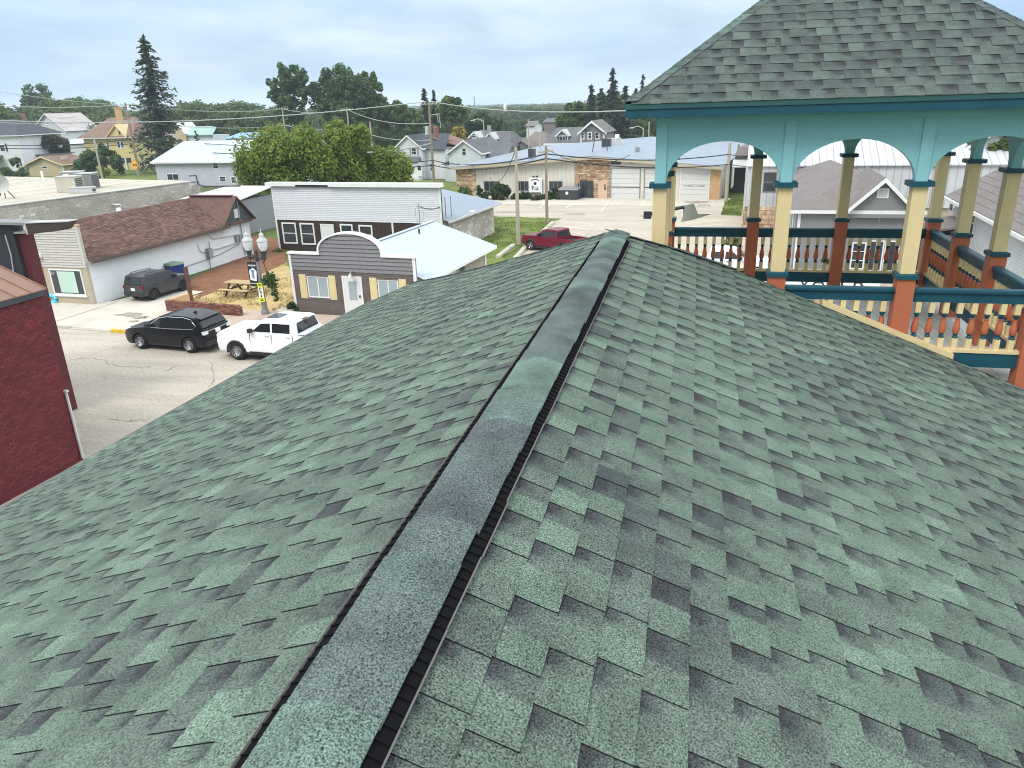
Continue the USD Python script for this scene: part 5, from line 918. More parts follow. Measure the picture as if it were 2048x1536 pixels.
part(b, 'wall', M().ext([(0, -1), (W_*.75, -1), (W_*.75, ze), (W_*.38, zr), (0, ze)], 0, 3, 'y'), 'grey_lap_far')
for e in (-.3, W_*.8): part(b, 'gable_roof', M().slab([(W_*.38, -.3, zr+.25), (e, -.3, ze), (e, 4, ze), (W_*.38, 4, zr+.25)], .18), 'taupe_roofing')
part(b, 'rear_roof', M().hexa([(0, 3, ze), (W_+1, 3, ze), (W_+1, 11, ze), (0, 11, ze), (2.2, 6, zr+1.2), (W_-1, 6, zr+1.2), (W_-1, 7, zr+1.25), (2.2, 7, zr+1.25)]), 'taupe_roofing')
# the large grey house with dormer and cross gable
S = site_at(1093, 290, 125, -5); b = plot('large_grey_house', 'large grey house with white trimmed cross gable of three windows and a dormer', 'house', S); W_ = S.f(1158, 290)[0]; ze = S.f(1100, 287)[1]; zr = S.f(1110, 255, 4)[1]; xa, xb, xm = S.f(1157, 270, -.5)[0], S.f(1213, 270, -.5)[0], S.f(1184, 241, -.5)[0]
part(b, 'wall', M().box(.3, xb, 0, 8, -1, ze), 'grey_lap_far'); part(b, 'main_roof', M().hexa([(-.3, -.6, ze), (xb-.5, -.6, ze), (xb-.5, 9, ze), (-.3, 9, ze), (.7, 4, zr), (xb-.5, 4, zr), (xb-.5, 4.2, zr), (.7, 4.2, zr)]), 'grey_roofing')
zg, za = S.f(1184, 241, -.5)[1], S.f(1157, 265, -.5)[1]
part(b, 'cross_gable', M().ext([(xa+.3, -1), (xb-.3, -1), (xb-.3, za), (xm, zg-.3), (xa+.3, za)], -.5, 7, 'y'), 'grey_lap_far'); rr = grp(b, 'gable_roof')
for e, mt in ((xa-.1, 'white_trim'), (xb+.1, 'taupe_roofing')): part(rr, 'slope', M().slab([(xm, -.9, zg), (e, -.9, za-.1), (e, 7.3, za-.1), (xm, 7.3, zg)], .16), mt)
m = M(); m.ext([(xm, zg), (xb+.1, za-.1), (xb+.1, za-.4), (xm, zg-.35), (xa-.1, za-.4), (xa-.1, za-.1)], -.98, -.91, 'y'); part(rr, 'bargeboard', m, 'white_trim'); part(b, 'corner_boards', M().box(xa+.28, xa+.5, -.55, -.48, 0, za).box(xb-.5, xb-.28, -.55, -.48, 0, za), 'white_trim')
for u in ((1161, 1169, 264, 279), (1175, 1184, 264, 279), (1190, 1199, 264, 279)): window(b, Wall(0, -.5, 1, 0), *wpx(S, FRONT, -.5, *u), fr=.15)
xa, xb, xm = S.f(1110, 273, .4)[0], S.f(1139, 273, .4)[0], S.f(1124, 259, .4)[0]; zt, za = S.f(1124, 259, .4)[1], S.f(1111, 271, .4)[1]; part(b, 'dormer', M().ext([(xa+.2, ze), (xb-.2, ze), (xb-.2, za), (xm, zt-.2), (xa+.2, za)], .4, 4, 'y'), 'grey_lap_far')
for e in (xa, xb): part(b, 'dormer_roof', M().slab([(xm, .1, zt), (e, .1, za-.1), (e, 4.5, za-.1), (xm, 4.5, zt)], .18), 'white_trim' if e == xa else 'pale_grey')
window(b, Wall(0, .4, 1, 0), *wpx(S, FRONT, .4, 1113, 1136, 271, 286), fr=.12, nv=4, nh=1); part(b, 'eave_board', M().box(-.35, W_-.2, -.66, -.61, ze-.2, ze+.05), 'white_trim')
for n, (xl, xr, yt, yb, mt, rf, lab) in enumerate([(1053, 1068, 244, 262, 'white_siding', 'taupe_roofing', 'tiny far white house beside the utility pole'), (1088, 1118, 238, 253, 'taupe_roofing', 'grey_roofing', 'far grey roofed building between the trees above the large grey house'), (1070, 1086, 248, 262, 'grey_lap_far', 'grey_roofing', 'far grey house in the hollow left of the utility pole')]):
    S = site_at(xl, yb, 210+30*n, -5); b = plot('far_house', lab, 'house', S); W_ = S.f(xr, yb)[0]; zt, zb = S.f(xl, yt)[1], S.f(xl, yb)[1]; gable_walls(b, 0, W_, 0, 8, zb+(zt-zb)*.55, zt, mt, axis='x', z0=zb-6); gable_roof(b, 0, W_, 0, 8, zb+(zt-zb)*.55, zt, rf, axis='x', over=.4)
# right: white ribbed metal barn on a stone base
q_ = G(1486, 455); S = Site(q_[0], q_[1], -4); b = plot('white_metal_barn', 'big white ribbed metal barn on a stone base seen through the arches', 'barn', S); zs = S.f(1600, 332)[1]; zb = S.f(1484, 413)[1]
part(b, 'wall', M().box(0, 26, 0, 24, zb, zs), 'white_rib'); part(b, 'left_wall', M().box(-.05, -.002, .05, 24, zb, zs), 'white_rib_side'); part(b, 'core', M().box(.15, 25.9, .15, 23.9, 0, zb-.002), 'mortar')
masonry(b, FRONT, [(0, 0), (9, 0), (9, zb), (0, zb)], .45, .25, 'tan_stone', 'mortar', 'stone', show=60, ragged=.5, gap=.04, proud=.05, jitter=.03); masonry(b, Wall(0, 9, 0, -1), [(0, 0), (9, 0), (9, zb), (0, zb)], .45, .25, 'tan_stone', 'mortar', 'stone', show=20, ragged=.5, gap=.04, proud=.05, jitter=.03)
rr = grp(b, 'roof')
for k in range(26): part(rr, 'roof_sheet', M().hexa([(k*1.0, -.2, zs-.02), (k+.985, -.2, zs-.02), (k+.985, 11.5, zs+4.6), (k, 11.5, zs+4.6), (k, -.2, zs+.05), (k+.985, -.2, zs+.05), (k+.985, 11.5, zs+4.67), (k, 11.5, zs+4.67)]), 'white_rib')
part(rr, 'rear_slope', M().slab([(0, 11.502, zs+4.65), (26, 11.502, zs+4.65), (26, 24, zs), (0, 24, zs)], .07), 'white_metal_roof'); part(b, 'gable_end', M().add([(0, 0, zs+.002), (0, 24, zs+.002), (0, 11.5, zs+4.55), (-.05, 0, zs+.002), (-.05, 24, zs+.002), (-.05, 11.5, zs+4.55)], [[0, 1, 2], [3, 5, 4], [0, 3, 4], [0, 4, 1], [1, 4, 5], [1, 5, 2], [2, 5, 3], [2, 3, 0]]), 'white_rib_side')
x, z = S.f(1540, 360); window(b, FRONT, x-.5, x+.5, z-.9, z+.6, frame='mid_grey'); part(b, 'downpipes', M().box(-.12, -.06, .1, .2, 0, zs).box(.25, .4, -.12, -.02, 0, zs), 'pale_grey')
# grey gable fronted house with taupe roof
S = Site(5.35, 43.5, -3); b = plot('grey_gable_front_house', 'grey panelled house with white trimmed gable and taupe shingle roof behind the balusters', 'house', S); W_ = 6.0; ze, zr = 3.73, 5.1; gx0, gx1 = 2.6, 5.7; gm = (gx0+gx1)/2
part(b, 'wall', M().box(.2, W_-.2, 0, 18, 0, ze), 'plain_grey'); hip_roof(b, .1, W_, 0, 18, ze, zr, 'taupe_roofing', over=.35, th=.2, ridge=3.2)
part(b, 'gable_wall', M().ext([(gx0, ze-.4), (gx1, ze-.4), (gx1, ze-.1), (gm, zr+.05), (gx0, ze-.1)], -.32, -.002, 'y'), 'plain_grey'); rr = grp(b, 'gable_roof')
for e in (gx0-.35, gx1+.35): part(rr, 'slope', M().slab([(gm, -.65, zr+.3), (e, -.65, ze-.2), (e, 6, ze-.2), (gm, 6, zr+.3)], .1), 'taupe_roofing')
m = M(); m.ext([(gm, zr+.3), (gx1+.38, ze-.22), (gx1+.38, ze-.44), (gm, zr+.06), (gx0-.38, ze-.44), (gx0-.38, ze-.22)], -.7, -.66, 'y'); part(rr, 'bargeboard', m, 'white_trim')
part(b, 'gable_vent', M().box(gm-.28, gm+.28, -.36, -.325, zr-.75, zr-.25), 'white_trim'); part(b, 'gable_vent_louvre', M().box(gm-.2, gm+.2, -.38, -.362, zr-.68, zr-.32), 'pale_grey')
for x in (1.3, gm, gx1): part(b, 'panel_joint', M().box(x, x+.03, -.335 if gx0 < x < gx1 else -.012, -.322 if gx0 < x < gx1 else -.002, .2, ze-.25), 'mid_grey')
window(b, FRONT, 3.05, 3.75, .55, 2.0, nv=1, nh=3); door(b, FRONT, 3.95, 4.55, .1, 2.05, 'dark_grey'); door(b, FRONT, 4.72, 5.3, .1, 2.05, 'dark_panel'); window(b, FRONT, 5.5, 6.3, .8, 2.0, nh=2)
part(b, 'corner_board', M().box(.18, .32, -.03, .1, 0, ze-.2), 'white_trim')
SD = Wall(.2, 18, 0, -1)
for k in range(8): m = M(); SD.box(m, 4+k*1.7, 4.5+k*1.7, .004, .04, .3, ze-.3); part(b, 'side_panel', m, 'white_trim' if k % 3 == 0 else 'pale_grey')
sg = thing('lettered_sign_board', 'long white sign board with large black letters before the grey house', 'sign', (7.0, 40.6, 0), -3)
part(sg, 'board', M().box(-2.1, 2.4, 0, .08, .1, .78), 'sign_white')
tm = meshkit.text_mesh('VAPER', .46, .012, bold=False); v = tm.vertices; part(sg, 'lettering', M().add(np.column_stack([-1.55+v[:, 0]*1.6, -.004-v[:, 2], .22+v[:, 1]]), tm.faces[:, ::-1]), 'sign_black'); part(sg, 'posts', M().box(-1.9, -1.82, .09, .17, 0, .7).box(2.1, 2.18, .09, .17, 0, .7), 'mid_grey')
# white sided house at the right edge
S = Site(14, 34, -3); b = plot('white_sided_house', 'white lap sided house with taupe roof at the right edge beyond the porch', 'house', S); ze, zr, D = 3.9, 6.35, 15.2
part(b, 'wall', M().ext([(0, -0), (8, 0), (8, ze), (4, zr-.2), (0, ze)], 0, D, 'y'), 'white_lap_near'); rr = grp(b, 'roof')
for s in (0, 1):
    for k in range(12):
        t0, t1 = k/12, (k+1)/12+.01; xa, xb = (-.5+4.5*t0, -.5+4.5*t1) if not s else (8.5-4.5*t0, 8.5-4.5*t1); A = lambda x, t, y, h: (x, y, ze-.25+(zr-ze+.25)*t+h)
        part(rr, 'shingle_course', M().slab([A(xa, t0, -.4, .035), A(xb, t1, -.4, .01), A(xb, t1, D+.4, .01), A(xa, t0, D+.4, .035)], .03), 'taupe_roofing')
part(b, 'gutter', M().box(-.62, -.5, -.4, D+.4, ze-.42, ze-.26), 'white_trim'); WL = Wall(0, D, 0, -1)
u = S.sd(1944, 445, 0); window(b, WL, D-u[0]-.5, D-u[0]+.5, u[1]-.75, u[1]+.75, frame='white_trim'); u = S.sd(1905, 402, 0); window(b, WL, D-u[0]-.4, D-u[0]+.4, u[1]-.6, u[1]+.4)
part(b, 'side_porch', M().box(-2.2, -.02, D-3.4, D-.4, 0, 2.0), 'plain_grey'); part(b, 'porch_roof', M().slab([(-2.6, D-3.7, 2.15), (-.02, D-3.7, 2.6), (-.02, D-.1, 2.6), (-2.6, D-.1, 2.15)], .12), 'taupe_roofing')
S = Site(17, 62, -3); b = plot('white_rear_house', 'white gabled house glimpsed behind the taupe roof at the right', 'house', S); gable_walls(b, 0, 7, 0, 8, 4.4, 6.6, 'white_lap_far'); gable_roof(b, 0, 7, 0, 8, 4.4, 6.6, 'taupe_roofing', trim='white_trim'); window(b, FRONT, .8, 1.8, 3.0, 4.1); window(b, FRONT, 4.5, 5.5, 3.0, 4.1)
# grey awninged shed between workshop and barn
q_ = G(1470, 392); S = Site(q_[0]-.1, q_[1]+3, -4); b = plot('dark_awning_shed', 'dark open shed with grey awning between the workshop and the white barn', 'shed', S); part(b, 'wall', M().box(0, 2.6, 0, 4, 0, 3.6), 'dark_grey'); part(b, 'awning', M().slab([(-.2, -1.6, 2.7), (2.3, -1.6, 2.7), (2.3, 0, 3.3), (-.2, 0, 3.3)], .08), 'pale_grey'); part(b, 'hood', M().lathe([(.001, 1.3), (.9, .9), (1.3, .1)], (1.2, 1, 3.6), 14), 'taupe_roofing')
q_ = G(1455, 330, 3); b = thing('cream_block_building', 'tall cream building standing behind the workshop seen through the first arch', 'building', (q_[0]-.5, 112, 0), -5); part(b, 'wall', M().box(-2, 7, 0, 10, 0, 6.2), 'door_white'); part(b, 'parapet', M().box(-2.1, 7.1, -.1, 10.1, 6.205, 6.6), 'taupe_roofing'); part(b, 'pilaster', M().box(-1.6, -.8, -.1, -.002, 0, 6.2), 'tan_stucco')

# ================================================================== vehicles (local +x is the front)
def shell(poly, W, fy, size=0.16):
    if hasattr(poly, "geoms"): poly = max(poly.geoms, key=lambda g: g.area)
    m = trimesh.creation.extrude_polygon(poly, 1.0, engine='earcut'); v, f = m.vertices, m.faces; v = np.stack([v[:, 0], v[:, 2]-.5, v[:, 1]], 1); v2, f2 = trimesh.remesh.subdivide_to_size(v*[1, W, 1], f[:, ::-1], size); v2 = v2/[1, W, 1]
    k = fy(v2[:, 0], v2[:, 2]); return M().add(np.column_stack([v2[:, 0], v2[:, 1]*W*k, v2[:, 2]]), f2)
def rounded(pts, r=.06): return Polygon(pts).buffer(-r, join_style='mitre').buffer(r, quad_segs=4)
def vehicle(name, label, loc, rz, scl, W, low, cab, belt, roofz, tumble, wheels, R, colour, wins, front, rear, group=None, rim='alloy', arch=None, trim='plastic_trim', bed=None, spokes=5, sunroof=None, rails=False, chrome_line=None):
    t = thing(name, label, 'pickup truck' if bed else 'suv', loc, rz, group); UsdGeom.Xformable(stage.GetPrimAtPath(t)).AddScaleOp().Set(Gf.Vec3f(scl, scl, scl))
    xs = [p[0] for p in low]; xf, xr = max(xs), min(xs); zc = .62
    def fy(x, z):
        e = np.maximum(0, (x-(xf-.75))/.75); e2 = np.maximum(0, ((xr+.55)-x)/.55); k = 1-.16*e**2-.09*e2**2; k = k-.05*np.clip((z-zc)/(belt-zc), 0, 1)**2-.05*np.clip((zc-z)/.4, 0, 1)**2; return k*(1-tumble*np.clip((z-belt)/(roofz-belt), 0, 1.1))
    body = rounded(low, .07)
    for wx in wheels: body = body.difference(Point(wx, R).buffer(R+.07, quad_segs=8))
    if bed: body = body.difference(shapely.box(bed[0], bed[2], bed[1], 9))
    part(t, 'body', shell(body, W, fy), colour, smooth=38)
    part(t, 'underbody', M().box(xr+.3, xf-.35, -W*.36, W*.36, R*.7, R*1.35+.1), 'rubber')
    part(t, 'cabin', shell(rounded(cab, .05), W, fy), colour, smooth=38)
    if bed:
        for s in (-1, 1): part(t, 'bed_side', M().box(bed[0], bed[1], s*(W/2-.09), s*(W/2-.035), bed[2]-.02, belt-.03), colour)
        part(t, 'tailgate', M().box(bed[0]-.002, bed[0]+.06, -(W/2-.1), W/2-.1, bed[2]-.02, belt-.06), colour); part(t, 'bed_floor', M().box(bed[0]+.07, bed[1], -(W/2-.1), W/2-.1, bed[2]-.05, bed[2]+.002), 'rubber')
    def side(pts, name, mat, off=.008, th=.02):
        for s in (-1, 1):
            m = trimesh.creation.extrude_polygon(Polygon(pts), th, engine='earcut'); v, f = m.vertices, m.faces; v, f = trimesh.remesh.subdivide_to_size(v, f, .25); y = s*(W/2*fy(v[:, 0], v[:, 1])+off-th+v[:, 2]); part(t, name, M().add(np.column_stack([v[:, 0], y, v[:, 1]]), f[:, ::-1] if s > 0 else f), mat)
    for w in wins: side(w, 'side_window', 'car_glass')
    def across(p0, p1, inset, name, mat, off=.012):
        (xa, za), (xb, zb) = p0, p1; d = np.array([xb-xa, zb-za]); n = np.array([d[1], -d[0]])/np.linalg.norm(d); n = n if n@np.array([np.sign(xa+xb), 1.0]) > 0 else -n
        ya, yb = W/2*float(fy(np.array(xa), np.array(za)))-inset, W/2*float(fy(np.array(xb), np.array(zb)))-inset; q = [(xa+n[0]*off, -ya, za+n[1]*off), (xa+n[0]*off, ya, za+n[1]*off), (xb+n[0]*off, yb, zb+n[1]*off), (xb+n[0]*off, -yb, zb+n[1]*off)]
        part(t, name, M().slab(q, .01), mat)
    across(*front['screen'], .06, 'windscreen', 'car_glass'); across(*rear['screen'], rear.get('inset', .08), 'rear_window', 'car_glass')
    for wx in wheels:
        for s in (-1, 1):
            w = grp(t, 'wheel'); y = s*(W/2-.12)
            part(w, 'tyre', M().lathe([(R*.62, -.11), (R*.9, -.125), (R, -.09), (R, .09), (R*.9, .125), (R*.62, .11)], (wx, y, R), 20, axis='y'), 'rubber', smooth=50)
            m = M(); o = y+s*.10; m.lathe([(.001, 0), (R*.2, 0), (R*.24, -.02*1)], (wx, o, R), 12, axis='y'); rr = R*.63
            for k in range(spokes):
                a = 2*math.pi*k/spokes+.3; c, sn_ = math.cos(a), math.sin(a); hw = .035 if spokes < 8 else .028; p = [(wx+c*r-sn_*h, o, R+sn_*r+c*h) for r, h in ((.05, -hw*1.4), (rr, -hw), (rr, hw), (.05, hw*1.4))]; m.add(p+[(q[0], q[1]-s*.03, q[2]) for q in p], [[0, 1, 2, 3], [7, 6, 5, 4], [0, 4, 5, 1], [1, 5, 6, 2], [2, 6, 7, 3], [3, 7, 4, 0]])
            m.lathe([(rr, -.1), (rr+.012, 0.0), (rr-.03, 0.0), (rr-.04, -.1)], (wx, o-(0 if s > 0 else 0), R), 20, axis='y'); part(w, 'rim', m, rim); part(w, 'hub_well', M().lathe([(.001, 0), (rr, 0), (rr, .02), (.001, .02)], (wx, o-s*.07, R), 16, axis='y'), 'rubber')
            if arch: m = M(); m.tube([(wx+(R+.085)*math.cos(a), s*(W/2*.985), R+(R+.085)*math.sin(a)) for a in np.linspace(-.15, math.pi+.15, 14)], arch, 5); part(t, 'wheel_arch', m, 'plastic_trim')
    part(t, 'sill_trim', M().box(wheels[1]+R+.1, wheels[0]-R-.1, -(W/2-.02), W/2-.02, R*.72, R*.72+.12), trim)
    fz, rz_ = front['lamp'], rear['lamp']
    for s in (-1, 1):
        part(t, 'headlight', M().box(xf-.24, xf-.04, s*(W/2-.42), s*(W/2-.14), fz, fz+.15), 'lamp_clear'); part(t, 'taillight', M().box(xr-.004, xr+.16, s*(W/2-.3), s*(W/2-.055), rz_, rz_+rear.get('lh', .18)), rear.get('mat', 'lamp_red'))
        m = M(); mx = front['mirror']; y = s*(W/2*float(fy(np.array(mx), np.array(belt)))); m.hexa([(mx-.08, y, belt+.03), (mx+.1, y, belt+.03), (mx+.07, y+s*.24, belt+.05), (mx-.08, y+s*.24, belt+.05), (mx-.08, y, belt+.2), (mx+.08, y, belt+.2), (mx+.05, y+s*.24, belt+.24), (mx-.08, y+s*.24, belt+.24)] if s > 0 else [(mx-.08, y+s*.24, belt+.05), (mx+.07, y+s*.24, belt+.05), (mx+.1, y, belt+.03), (mx-.08, y, belt+.03), (mx-.08, y+s*.24, belt+.24), (mx+.05, y+s*.24, belt+.24), (mx+.08, y, belt+.2), (mx-.08, y, belt+.2)]); part(t, 'mirror', m, front.get('mirror_mat', 'plastic_trim'))
        for hx in front['handles']: part(t, 'door_handle', M().box(hx-.1, hx+.1, s*(W/2*.965), s*(W/2*.965+.03), belt-.14, belt-.1), front.get('handle_mat', trim))
        for hx in front['seams']: part(t, 'door_seam', M().box(hx-.007, hx+.007, s*(W/2*.93), s*(W/2*.993), R*.9, belt-.04), 'rubber')
    part(t, 'front_bumper', M().box(xf-.2, xf+.02, -W*.36, W*.36, .32, .5), front.get('bumper', trim)); part(t, 'grille', M().box(xf-.1, xf+.015, -W*.27, W*.27, fz-.1, fz+.12), front.get('grille', 'plastic_trim'))
    part(t, 'rear_bumper', M().box(xr-.05, xr+.3, -W*.455, W*.455, .36, .62), rear.get('bumper', trim)); part(t, 'number_plate', M().box(xr-.06 if bed else xr-.02, xr+.03, -.16, .16, rear['plate'], rear['plate']+.17), 'sign_white')
    if sunroof: part(t, 'sunroof', M().box(sunroof[0], sunroof[1], -.42, .42, sunroof[2], sunroof[2]+.012), 'car_glass')
    if rails:
        for s in (-1, 1): part(t, 'roof_rail', M().tube([(x, s*W*.36, z) for x, z in rails], .025, 5), 'plastic_trim')
    if chrome_line:
        for s in (-1, 1): part(t, 'window_trim', M().tube([(x, s*(W/2*float(fy(np.array(x), np.array(z)))+.008), z) for x, z in chrome_line], .016, 5), 'chrome')
    return t
# black mid-size crossover
p_ = [G(283, 697), G(388, 706)]; mid = (p_[0]+p_[1])/2
t = vehicle('black_suv', 'black five door SUV with chrome window trim parked at the yellow kerb', (mid[0]+.05, mid[1]+.8, 0.0), 175, 0.91, 1.93,
    [(2.36, .34), (2.39, .62), (2.33, .84), (2.05, .98), (1.2, 1.09), (.9, 1.12), (-2.1, 1.2), (-2.33, 1.14), (-2.39, .8), (-2.36, .45), (-2.2, .3), (2.2, .24)],
    [(1.12, 1.07), (.2, 1.61), (-.3, 1.7), (-1.2, 1.71), (-1.75, 1.64), (-1.95, 1.58), (-2.28, 1.16)], 1.1, 1.72, .22, (1.43, -1.42), .37, 'car_black',
    [[(.78, 1.14), (.15, 1.55), (-.28, 1.6), (-.32, 1.14)], [(-.4, 1.14), (-.36, 1.6), (-1.15, 1.61), (-1.2, 1.15)], [(-1.26, 1.15), (-1.22, 1.6), (-1.5, 1.56), (-1.85, 1.3), (-1.75, 1.18)]],
    dict(screen=((1.05, 1.13), (.26, 1.6)), lamp=.78, mirror=.72, handles=(-.15, -1.1), seams=(.95, -.36, -1.22), handle_mat='car_black'), dict(screen=((-1.98, 1.56), (-2.24, 1.2)), lamp=.92, lh=.15, mat='lamp_clear', plate=.86), spokes=10,
    chrome_line=[(.9, 1.12), (.18, 1.585), (-.3, 1.64), (-1.2, 1.645), (-1.6, 1.58), (-1.9, 1.3), (-1.75, 1.155), (-.4, 1.115), (.9, 1.12)])
part(t, 'spoiler', M().hexa([(-2.12, -.68, 1.57), (-1.8, -.68, 1.63), (-1.8, .68, 1.63), (-2.12, .68, 1.57), (-2.12, -.68, 1.6), (-1.8, -.68, 1.67), (-1.8, .68, 1.67), (-2.12, .68, 1.6)]), 'car_black'); part(t, 'shark_antenna', M().hexa([(-1.35, -.03, 1.7), (-1.1, -.03, 1.7), (-1.1, .03, 1.7), (-1.35, .03, 1.7), (-1.35, -.01, 1.79), (-1.3, -.01, 1.79), (-1.3, .01, 1.79), (-1.35, .01, 1.79)]), 'car_black'); part(t, 'wiper', M().box(-2.27, -2.23, -.1, .4, 1.2, 1.24), 'rubber'); part(t, 'rear_light_bar', M().box(-2.37, -2.33, -.7, .7, 1.02, 1.06), 'chrome')
# white heavy pickup behind it
q_ = G(481, 719)
t = vehicle('white_pickup', 'white crew cab pickup with black wheels and sunroof parked behind the black SUV', (q_[0]+1.72, q_[1]+.66, 0.0), 175.5, 0.87, 2.06,
    [(3.05, .5), (3.1, .85), (3.05, 1.2), (2.85, 1.34), (1.5, 1.42), (1.3, 1.43), (-3.05, 1.42), (-3.12, 1.3), (-3.1, .62), (-2.9, .5), (2.9, .42)],
    [(1.42, 1.38), (.62, 1.93), (.2, 1.99), (-1.0, 2.0), (-1.3, 1.97), (-1.42, 1.38)], 1.4, 2.0, .17, (1.95, -1.95), .43, 'car_white',
    [[(.98, 1.46), (.5, 1.83), (.02, 1.86), (.0, 1.46)], [(-.1, 1.46), (-.08, 1.86), (-1.02, 1.86), (-1.04, 1.46)]],
    dict(screen=((1.34, 1.45), (.68, 1.9)), lamp=1.0, mirror=1.0, handles=(.18, -.95), seams=(1.12, -.05, -1.18), mirror_mat='sign_black', bumper='car_white', handle_mat='chrome'), dict(screen=((-1.33, 1.93), (-1.42, 1.47)), lamp=.95, lh=.35, plate=.62, inset=.1), rim='alloy', arch=.05, bed=(-3.0, -1.5, 1.02), spokes=12, sunroof=(-.2, .5, 1.985))
part(t, 'third_brake_light', M().box(-1.33, -1.26, -.2, .2, 1.955, 1.99), 'lamp_red'); part(t, 'running_board', M().box(-1.3, 1.2, -1.06, -.95, .42, .5).box(-1.3, 1.2, .95, 1.06, .42, .5) if False else M().box(-1.3, 1.2, .95, 1.06, .42, .5), 'plastic_trim')
part(t, 'bed_rail_cap', M().box(-3.0, -1.5, .93, 1.0, 1.425, 1.44), 'plastic_trim'); part(t, 'door_script', M().box(.45, .95, 1.0, 1.006, .78, .83), 'mid_grey')
# grey compact suv
q_ = (G(307, 601)+G(368, 583))/2
t = vehicle('grey_suv', 'dark grey boxy compact SUV with roof rails parked nose in beside the white wall', (q_[0]-.6, q_[1]+.1, .06), 81, 0.83, 1.81,
    [(2.05, .4), (2.1, .7), (2.05, .98), (1.9, 1.06), (1.0, 1.12), (-1.95, 1.13), (-2.1, 1.05), (-2.12, .6), (-2.0, .38), (1.95, .34)],
    [(1.0, 1.08), (.45, 1.6), (.1, 1.67), (-1.5, 1.68), (-1.88, 1.62), (-2.08, 1.1)], 1.1, 1.69, .15, (1.27, -1.3), .36, 'car_granite',
    [[(.68, 1.15), (.32, 1.53), (-.12, 1.55), (-.14, 1.15)], [(-.22, 1.15), (-.2, 1.55), (-1.0, 1.55), (-1.08, 1.16)], [(-1.18, 1.28), (-1.14, 1.53), (-1.6, 1.5), (-1.72, 1.32)]],
    dict(screen=((.95, 1.14), (.5, 1.57)), lamp=.85, mirror=.62, handles=(-.0, -.9), seams=(.85, -.18, -1.12)), dict(screen=((-1.92, 1.58), (-2.06, 1.17)), lamp=.85, lh=.2, plate=.72), rim='sign_black', arch=.045, spokes=5, rails=[(.2, 1.66), (.1, 1.75), (-1.4, 1.76), (-1.55, 1.68)])
# maroon pickup in the lot
q_ = G(1063, 500)
t = vehicle('red_pickup', 'maroon extended cab pickup with alloy wheels parked by the lawn', (q_[0]+1.55, q_[1]-.05, 0.0), 152, 0.87, 1.84,
    [(2.6, .5), (2.66, .8), (2.6, 1.02), (2.4, 1.12), (1.1, 1.2), (-2.55, 1.18), (-2.66, 1.1), (-2.64, .6), (-2.5, .46), (2.5, .42)],
    [(1.05, 1.15), (.45, 1.68), (.2, 1.74), (-.75, 1.75), (-.95, 1.7), (-1.05, 1.15)], 1.18, 1.75, .17, (1.6, -1.6), .39, 'car_red',
    [[(.72, 1.22), (.36, 1.6), (-.1, 1.63), (-.12, 1.22)], [(-.2, 1.22), (-.19, 1.63), (-.72, 1.62), (-.78, 1.22)]],
    dict(screen=((1.0, 1.21), (.5, 1.65)), lamp=.85, mirror=.7, handles=(0.0,), seams=(.85, -.16), mirror_mat='sign_black', bumper='chrome', grille='chrome'), dict(screen=((-.94, 1.67), (-1.04, 1.23)), lamp=.8, lh=.3, plate=.6, bumper='chrome'), bed=(-2.58, -1.12, .93), arch=.04)
t = vehicle('white_work_truck', 'white pickup glimpsed through the balusters in the parking lot', (2.1, 43.7, 0.0), -4, 0.87, 1.95,
    [(2.7, .5), (2.75, .8), (2.7, 1.05), (2.5, 1.15), (1.2, 1.22), (-2.7, 1.22), (-2.8, 1.1), (-2.78, .6), (-2.6, .46), (2.6, .42)],
    [(1.1, 1.18), (.4, 1.75), (.1, 1.8), (-1.0, 1.8), (-1.2, 1.76), (-1.3, 1.18)], 1.2, 1.8, .17, (1.75, -1.75), .38, 'car_white',
    [[(.72, 1.25), (.3, 1.66), (-.2, 1.68), (-.22, 1.25)], [(-.3, 1.25), (-.28, 1.68), (-.95, 1.67), (-1.0, 1.25)]],
    dict(screen=((1.04, 1.24), (.45, 1.72)), lamp=.9, mirror=.75, handles=(-.05,), seams=(.9, -.26), mirror_mat='sign_black', bumper='chrome'), dict(screen=((-1.18, 1.73), (-1.3, 1.26)), lamp=.85, lh=.3, plate=.6, bumper='chrome'), bed=(-2.7, -1.36, .92))

# ================================================================== street furniture
# twin street lamp with banner
q_ = PY(523, 574, 32.4); L0 = np.array([q_[0], 32.4, 0.1]); zt = PY(504, 512, 32.4)[2]; t = thing('street_lamp', 'twin globe street lamp on a grey post behind the white pickup', 'street lamp', L0, -5)
part(t, 'post', M().lathe([(.2, 0), (.2, .15), (.14, .25), (.13, .6), (.11, .65), (.085, zt-.3)], n=12), 'lamp_pole'); part(t, 'crossarm', M().tube([(-.5, 0, zt-.02), (-.25, 0, zt-.16), (0, 0, zt-.1), (.25, 0, zt-.16), (.5, 0, zt-.02)], .05, 6).lathe([(.09, zt-.35), (.1, zt-.1), (.06, zt+.05), (.07, zt+.12), (.02, zt+.2)], n=10), 'lamp_metal')
part(t, 'scrolls', M().tube([(-.3+.12*math.cos(a), 0, zt-.3+.12*math.sin(a)) for a in np.linspace(0, 5, 10)], .025, 5).tube([(.3-.12*math.cos(a), 0, zt-.3+.12*math.sin(a)) for a in np.linspace(0, 5, 10)], .025, 5), 'lamp_metal')
